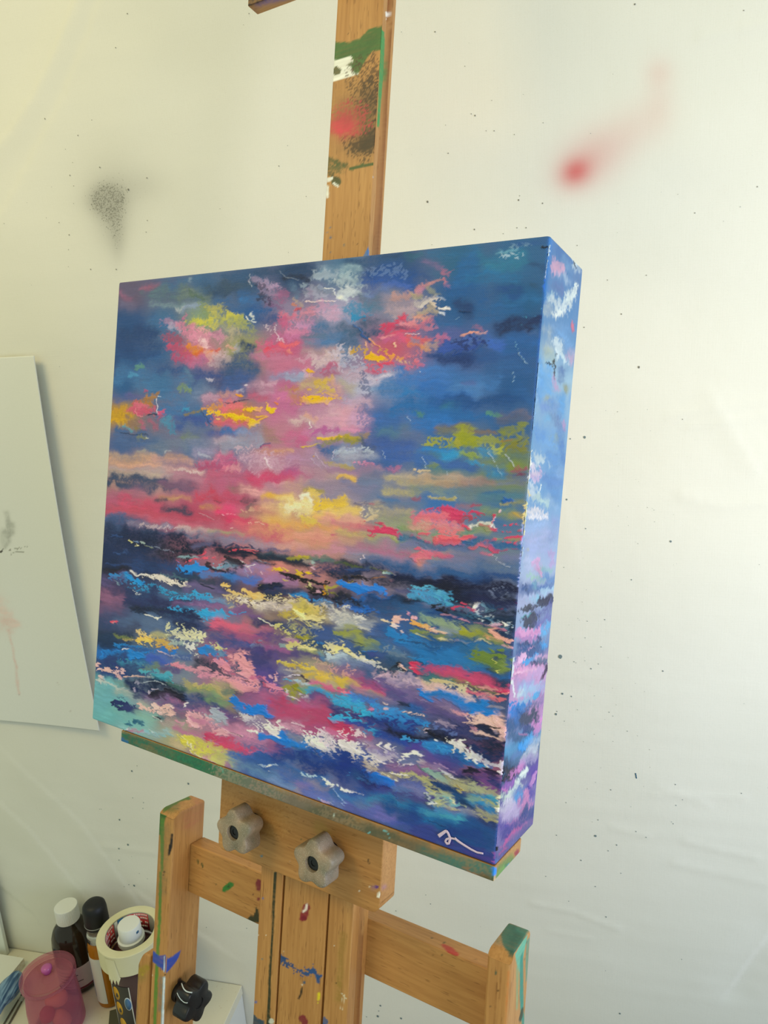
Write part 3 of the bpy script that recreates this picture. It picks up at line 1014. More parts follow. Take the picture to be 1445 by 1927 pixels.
d e8e4d4 30 .97 530,1120 800,1180
d f0e8d4 26 .97 780,1160 1000,1210
k f0ead8 14 .9 640,1120 780,1150 900,1200
d 1f3458 12 .85 520,1190 720,1210
d 183050 12 .85 800,1310 1100,1370
k 182a50 8 .85 900,1380 1090,1395
b 5f5a88 50 .85 1000,1240 1350,1300
b 6a5f8a 35 .8 1000,1220 1300,1280
k 16243a 8 .9 1140,1210 1290,1270
k f0d080 14 .95 1380,1230 1440,1245
b 5a5080 80 .85 80,1170 250,1200
b 8a5f80 80 .9 80,1340 280,1370
b 27355f 80 .9 300,1270 600,1330
b 2a3a68 60 .9 400,1380 900,1420
k d0dcdc 4 .85 420,1270 440,1310 480,1320
d 8ab0c0 6 .6 200,1180 270,1230
b 4a4a7a 40 .8 700,1420 1300,1430
@420 890 5.78
b b8708e 60 .8 30,80 250,40
b c8486f 70 .9 300,80 550,60
b c04a74 50 .85 550,80 720,60
s d8a0b0 18 .6 560,120 700,110
b 907070 50 .7 100,170 250,190
b c05070 60 .9 50,260 200,260
b b84868 50 .85 100,290 300,300
b dda0a0 50 .8 250,170 420,200
b c8a090 70 .8 700,150 900,140
b 9a8aa0 60 .85 950,120 1300,140
b 8f88a0 50 .8 1150,250 1440,260
b a89a40 35 .85 900,190 1060,190
s e0b860 25 .9 1250,50 1340,45
b d8a868 45 .9 430,260 560,250
b e0b048 40 .9 520,260 720,270
b 5a4a58 30 .85 230,290 340,300
b 6a5a60 40 .8 290,370 400,380
b e0507f 60 .9 20,380 130,380
s f090a8 14 .8 20,450 130,455
b d03f68 40 .9 40,510 250,500
b a87a70 40 .8 200,440 400,440
d d8b090 20 .7 200,400 400,420
b c8807a 50 .85 400,400 560,420
b dcb088 60 .9 500,380 700,380
s e8cc60 45 .95 960,220 1060,260
s e4c030 60 .95 1050,310 1280,330
s e8c838 40 .95 1000,350 1200,390
b e8d088 90 .95 700,340 900,330
s f0e4a8 50 .95 760,330 900,310
s f8f0d0 18 .95 840,260 920,245 950,290
s f0e8b8 40 .95 700,360 820,390
s eee0a0 50 .9 830,420 980,400
s e8d050 50 .95 900,500 1020,520
s eac868 45 .9 1000,440 1440,410
b e0c078 35 .8 1100,440 1440,450
s e8b870 35 .9 1050,480 1250,490
b e8b060 50 .95 560,530 860,560
b e8a858 30 .9 900,560 1250,620
b e0a090 50 .85 1100,520 1440,520
b d87f8f 35 .85 1200,560 1440,570
b d06070 50 .9 150,560 450,580
d f0c8b0 10 .8 220,550 440,560
k f4e0d0 5 .8 85,605 110,610
b d88a78 50 .85 300,620 700,620
b cc6c78 60 .9 200,700 600,690
b c85f70 40 .85 450,740 750,770
b e09880 60 .9 700,700 1000,680
b e0a088 50 .85 800,650 1200,650
b d49080 50 .85 1000,720 1440,720
s c85a80 14 .8 1170,680 1230,675
b b8a080 30 .7 1250,660 1440,680
b a8a080 25 .8 20,650 200,670
b 8a809a 45 .85 20,720 350,740
b a890a0 40 .85 350,760 700,800
b d8a090 35 .8 600,790 900,790
b c0889a 50 .85 850,850 1300,850
b c48a98 50 .8 1150,790 1440,830
b 5a5a80 30 .85 300,820 700,850
b b0888f 20 .7 600,860 950,870
d 2f3a60 30 .9 0,800 400,830
b 171e38 45 .95 20,850 400,880
s 171e38 40 .97 0,850 400,890 900,965
b 151c36 40 .97 0,870 400,905 900,975
d d84a60 10 .9 60,840 380,835
d d06070 8 .9 280,860 380,880
k e8c8c0 3 .8 210,830 380,832
b 1c2c40 45 .95 400,920 950,960
b 2a4a5f 25 .9 450,870 750,900
s 9a9a30 25 .9 740,910 930,915
d c0b030 14 .8 780,905 920,905
b 2f5060 40 .9 950,950 1300,990
s 4a7a70 30 .8 980,920 1150,950
b 1b2f58 70 .95 1000,1060 1440,1060
b 152440 50 .95 1150,1120 1440,1130
s 3a5a3a 14 .8 1200,975 1440,1000
k d8dcdc 4 .85 20,910 130,940 240,990
k 9ab0c8 4 .8 250,1000 380,965 500,1000
k 101528 35 .95 20,940 200,990
b 1a2438 30 .95 300,980 560,1010
k a8c8c0 14 .85 980,960 1000,980
k d8b0c0 12 .85 980,1010 1000,1030
s b0a098 25 .7 900,950 960,950
b 6a90a8 30 .85 20,1000 140,1020
p 101828 50 .85 30,1040 110,1070
b 1f80cc 40 .9 20,1120 120,1130
b 9080b4 50 .9 200,1060 480,1060
b a484b4 40 .9 280,1030 420,1040
b 4a74c0 40 .95 130,1150 350,1160
b 3f6ac0 25 .8 200,1180 330,1190
b a878a4 50 .9 420,1140 680,1170
b a87ca8 40 .9 450,1190 800,1210
k e8c0c8 5 .8 290,1030 320,1080
k e0b8c8 4 .8 420,1080 440,1110
k e8e0e0 9 .85 270,1015 310,1010
k 9ab0d0 4 .7 245,1020 250,1120
d e0c020 18 .97 560,1065 640,1080
k e8c418 12 .95 590,1065 630,1080
k e0c048 10 .9 650,1050 690,1060
d d8b820 20 .95 780,1070 840,1090
d e0c018 20 .97 890,1080 970,1085
k e8c818 10 .95 910,1080 960,1090
k e0b830 8 .85 810,1110 860,1115
k 0f1424 16 .95 640,1110 760,1120 900,1150 1020,1190
d 10141f 30 .95 700,1140 1100,1200
k 12182a 10 .9 860,1070 880,1090
k 0f1424 14 .9 980,1200 1110,1215
k d8c068 8 .9 650,1170 690,1180
b 202c50 25 .95 400,1240 640,1230
k 151c34 20 .95 390,1240 620,1225
b 2a3a60 40 .9 450,1280 800,1290
d d0c880 14 .9 900,1250 1000,1220
k d8d090 10 .9 940,1190 970,1260
d 10141f 40 .9 950,1260 1200,1330
k c08a20 12 .95 1100,1230 1110,1310
d a8a040 25 .9 1110,1250 1230,1240
d 90902a 25 .9 1150,1310 1230,1310
k d8a8b8 10 .85 1010,1290 1050,1290
k 2f80d0 40 .97 1250,1200 1440,1260
d 1f84dc 30 .97 1240,1210 1400,1280
k 0f1424 10 .85 1300,1160 1440,1190
d b0a840 12 .8 1350,1170 1440,1160
d 101830 30 .9 1200,1320 1440,1360
b 2a80c0 20 .9 720,1320 900,1330
d 2a8ad0 20 .95 750,1330 1000,1360 1250,1430
k 1f84d4 14 .95 1230,1390 1440,1440
d e8c878 40 .95 60,1310 170,1320
k ecc870 22 .97 220,1280 300,1300
k ecc870 28 .97 280,1320 400,1320
d e4c068 30 .95 20,1240 60,1250
d d8d0b0 50 .9 200,1380 450,1390
p d8c880 60 .85 400,1350 700,1390
s e8dcb0 30 .9 720,1420 900,1400
b 8a7a80 40 .7 20,1360 180,1370
b 7a9ab0 30 .6 10,1420 100,1430
d 5a5070 14 .6 100,1390 300,1400
p e0d8a0 40 .8 800,1400 1000,1430
b 7a90a8 40 .6 1000,1410 1150,1430
@640 890 5.78
b d8b058 35 .9 20,50 150,50
s e8c058 22 .9 20,55 150,60
b 8080a0 60 .85 60,130 350,150
b 6f7f9f 50 .8 250,80 420,120
b b0a888 60 .9 520,80 800,100
b b8a080 50 .85 800,90 1100,120
b b09878 45 .85 1050,120 1350,120
b b8b080 35 .85 480,200 800,210
b 8f9a80 50 .8 800,180 1100,200
b 6f8a90 60 .8 1100,200 1440,230
s c8bc70 16 .85 960,280 1240,285
s a05a6a 22 .9 780,270 860,270
b 3a70a8 30 .8 420,290 600,300
b 5a7a9c 50 .8 500,330 850,350
b a89a98 40 .8 100,340 400,350
p 5a5a80 50 .6 150,370 450,380
s c05a78 12 .7 340,340 380,345
b e0c048 50 .9 0,340 60,340
b e0c468 40 .9 20,410 200,430
p e4d8b0 40 .8 250,440 380,460
s e0c898 30 .9 250,510 420,490
b dca890 50 .9 50,500 200,520
b a8a088 80 .85 400,430 750,450
b 98a080 60 .85 500,520 750,520
b d88080 45 .9 50,590 280,590
b c87080 40 .85 200,600 360,600
s c05068 10 .8 150,635 190,640
b c8b070 35 .85 20,650 300,680
b b0a878 30 .85 350,690 620,700
b c8a088 40 .85 20,740 200,730
s 90a050 16 .8 560,720 700,735
d 60a060 30 .85 650,580 880,630
b 7f9a6a 50 .85 700,590 900,600
k d83f68 40 .97 400,620 580,620
d d84068 30 .97 330,640 640,680
k d84068 14 .95 560,660 650,690
k c83860 8 .9 400,540 480,555
d d0506a 8 .9 200,520 280,525
s e0708a 50 .97 800,490 1080,480
s e4747f 50 .97 850,520 1100,510
s d8788a 40 .95 1000,560 1320,560
d e07a80 60 .97 900,570 1330,620
b d0a090 50 .8 780,570 950,580
s d04468 60 .97 1170,440 1300,480
k cf3f68 55 .97 1180,430 1320,450
k d04a70 30 .95 1200,500 1320,500
d cf3f68 30 .95 1300,420 1440,470
d c84068 16 .9 960,405 1110,380
d d04a6a 25 .95 1340,570 1440,600
k e06878 14 .97 860,670 970,655
d e0606a 50 .97 1050,720 1300,740
k e86a72 35 .97 1090,720 1280,720
k e06870 22 .97 1030,740 1040,690
k e86a78 30 .97 1330,710 1440,700
k e0606f 16 .97 1300,770 1340,790
k 2f6a94 18 .9 1340,760 1400,760
k d85a70 14 .95 760,700 780,690
k d85a70 16 .95 830,710 860,730
k d85a70 16 .95 920,740 950,750
k c85a70 9 .9 830,770
b 3a7090 35 .9 660,690 760,710
b 34688f 40 .85 780,740 1000,770
k 3a6a90 14 .8 870,780 920,800
b 4a6a98 40 .85 1000,790 1440,800
s 60a070 25 .8 1020,660 1080,650
b 6a9080 40 .8 1340,640 1440,650
b 707aa0 50 .85 650,780 1000,830
b a07f98 60 .85 100,820 600,820
b b07a90 40 .85 200,780 450,810
b b06a8a 50 .85 350,880 700,880
s dc6a80 40 .95 780,920 960,910
s dc6f84 40 .95 930,860 1100,850
k e07488 22 .95 760,915 950,920
d d86a80 22 .95 1000,880 1190,900
k d8607a 18 .9 830,830 880,840
b d0887a 35 .8 850,960 960,950
b 7078a0 60 .85 1150,930 1440,900
b 9a7f9a 50 .8 400,940 750,950
b 8a88a0 50 .85 100,900 400,930
b 506a94 60 .85 250,970 700,1000
b 6f7aa0 50 .8 950,1000 1440,1000
k ecdce0 7 .9 240,910 250,940
b 2f5484 50 .9 300,1010 800,1050
b 2a5a90 60 .9 700,1070 1200,1110
b 30649a 50 .85 1100,1080 1440,1120
b 17243a 30 .95 20,980 300,1020
s 5a6a28 14 .9 30,1000 200,1010
d 8a9030 12 .9 230,1035 540,1090
b 1a2c52 50 .95 20,1060 450,1080
s 2a4a80 25 .8 100,1050 260,1060
k b8d8cc 14 .9 440,1090 530,1105
k 9ac8d8 10 .85 480,1085 520,1090
k e8e8e8 8 .9 555,1110 575,1140
k d8a0b0 10 .9 575,1175 600,1190
b 18305c 60 .95 550,1120 900,1160
b 121c3c 50 .95 600,1140 1440,1240
b 111830 60 .95 900,1210 1440,1330
b 14203c 60 .9 400,1200 800,1240
d 101522 30 .9 30,1160 300,1150
d b0a860 10 .85 60,1190 200,1170
k 1a1420 6 .7 120,1130 400,1150
s 9a6a40 9 .8 380,1150 460,1140
k 2080dc 45 .97 30,1220 230,1260
k 2484e0 40 .97 250,1240 430,1270
d 1f80dc 30 .97 20,1260 250,1300
d 40342f 25 .85 20,1330 200,1370
d 1f70c8 25 .95 150,1360 450,1340
d 1f78d0 30 .95 20,1420 200,1430
d 2068b8 25 .9 360,1340 560,1360
b 1a2440 40 .9 550,1380 800,1400
d 5ab4d4 40 .95 820,1260 1020,1270
d 4aa4d0 45 .95 800,1310 1200,1350
s 3f98c8 40 .9 900,1310 1150,1330
d 50aad0 25 .95 1050,1310 1260,1370
d 2a5a80 25 .9 850,1390 1250,1400
k e8e8f0 8 .9 700,1355 725,1360
b 3f4a80 25 .8 600,1290 800,1300
k e03f60 7 .95 1310,1390 1370,1420
k f4f4f4 9 .95 1370,1415 1400,1420
@820 890 5.78
b a89078 30 .85 10,130 280,130
b a08078 40 .85 300,120 600,110
b 6a7f98 50 .8 700,100 960,100
b 2f7fb0 40 .8 560,40 720,30
b 7a3f60 14 .8 880,5 960,10
b 6a7f80 60 .85 300,200 600,200
b 2a68a0 30 .9 540,230 740,225
b 4f7f90 50 .85 500,270 900,280
k 1f60b0 20 .9 740,300 830,305
k 2060b0 10 .9 770,270 800,290
s b0a868 14 .8 720,335 850,335
b 8a9068 30 .85 850,350 960,330
s 9a9460 14 .85 20,285 180,290
b 907080 25 .8 230,340 440,345
s b04060 14 .8 390,350 480,355
b 6f8f80 50 .85 480,380 800,400
b 80906a 60 .85 500,450 850,470
b a89a60 30 .85 820,450 960,470
s c8a848 10 .8 850,440 940,480
d a84a5a 40 .9 320,470 480,510
d cf3f68 30 .95 240,420 400,430
d d03f68 18 .95 400,430 480,450
s cf3f68 50 .97 120,400 280,430
k cf3f68 40 .97 120,450 270,460
s e0707f 50 .95 0,500 150,490
d d86a80 40 .95 60,540 280,560
s d0888a 40 .9 20,590 280,580
d e07a7f 40 .97 60,640 310,640
d d04a68 18 .95 290,570 380,590
k d84060 12 .95 300,560 370,600
s e8e8d8 20 .95 390,580 620,575
d f0ece0 16 .9 440,590 640,600
k d04a6a 14 .95 490,585 590,600
k d04a6a 16 .95 540,625 650,620
d c84a64 9 .9 720,595 930,580
d d04a68 12 .95 740,580 930,575
k d84060 9 .95 620,560 640,470
k d84060 16 .95 630,475 650,465
k f0e0e0 4 .9 625,540 655,480
k f0c8c8 8 .95 695,410 705,440
d c84060 12 .9 700,640 780,640
d c05060 10 .8 800,640 940,640
b 8a9a70 50 .8 350,650 560,640
b 6a8f80 30 .8 320,650 400,640
d d8486a 30 .95 720,710 910,710
d d84a64 25 .95 730,780 900,770
k d84a68 16 .95 870,770 905,720
d 8a9a70 16 .8 640,720 900,740
k e0606f 25 .97 290,710 390,700
k d8506a 14 .95 400,740 440,720
k e0606f 20 .97 430,800 560,780 640,725
k d8686f 16 .95 360,820 440,810
k d85a6a 30 .95 60,740 250,740
k d8486a 22 .95 600,800 640,840 680,850
d b04a6a 10 .8 680,855 900,830
b 3a6c98 40 .9 420,770 620,740
b 2f6494 40 .9 660,790 920,800
k 2f6494 22 .95 310,760 380,770
b 5a6f98 40 .85 20,790 350,810
s d8708a 25 .9 500,870 610,870
b d0607a 30 .9 20,880 140,900
b 7a7a98 60 .85 200,920 500,920
b 70789a 60 .85 500,960 900,940
b 5f78a0 60 .85 20,980 500,1000
b 506f98 60 .85 500,1040 900,1020
b 2f5c90 50 .9 20,1080 500,1100
b 2a4f84 50 .9 400,1130 900,1140
b 204478 40 .9 200,1170 600,1180
b 121c40 60 .95 20,1200 500,1230
b 121838 60 .95 400,1250 880,1270
b 111830 60 .95 50,1240 400,1330
k e0e8f0 3 .6 630,890 680,960 800,1030
d 5ab4d4 30 .9 20,1310 150,1350
d 4aa0c8 22 .95 20,1360 220,1380
b 1f2c50 60 .9 350,1340 800,1360
p 8090b0 60 .6 650,1330 760,1370
b 2a3060 40 .8 400,1400 700,1400
k e03f60 8 .95 280,1390 330,1420
k f8f8f8 14 .97 390,1435 410,1425
k c03050 12 .9 830,1385 860,1420
b 142030 40 .9 780,1370 850,1390
s a8b8e0 12 .9 960,560 945,700 930,900 915,1150 900,1250
s f0d880 14 .95 985,340 965,550
k f0f0f8 7 .95 1000,40 1010,80
'''  # pale strips along the right edge paint in the corner highlight
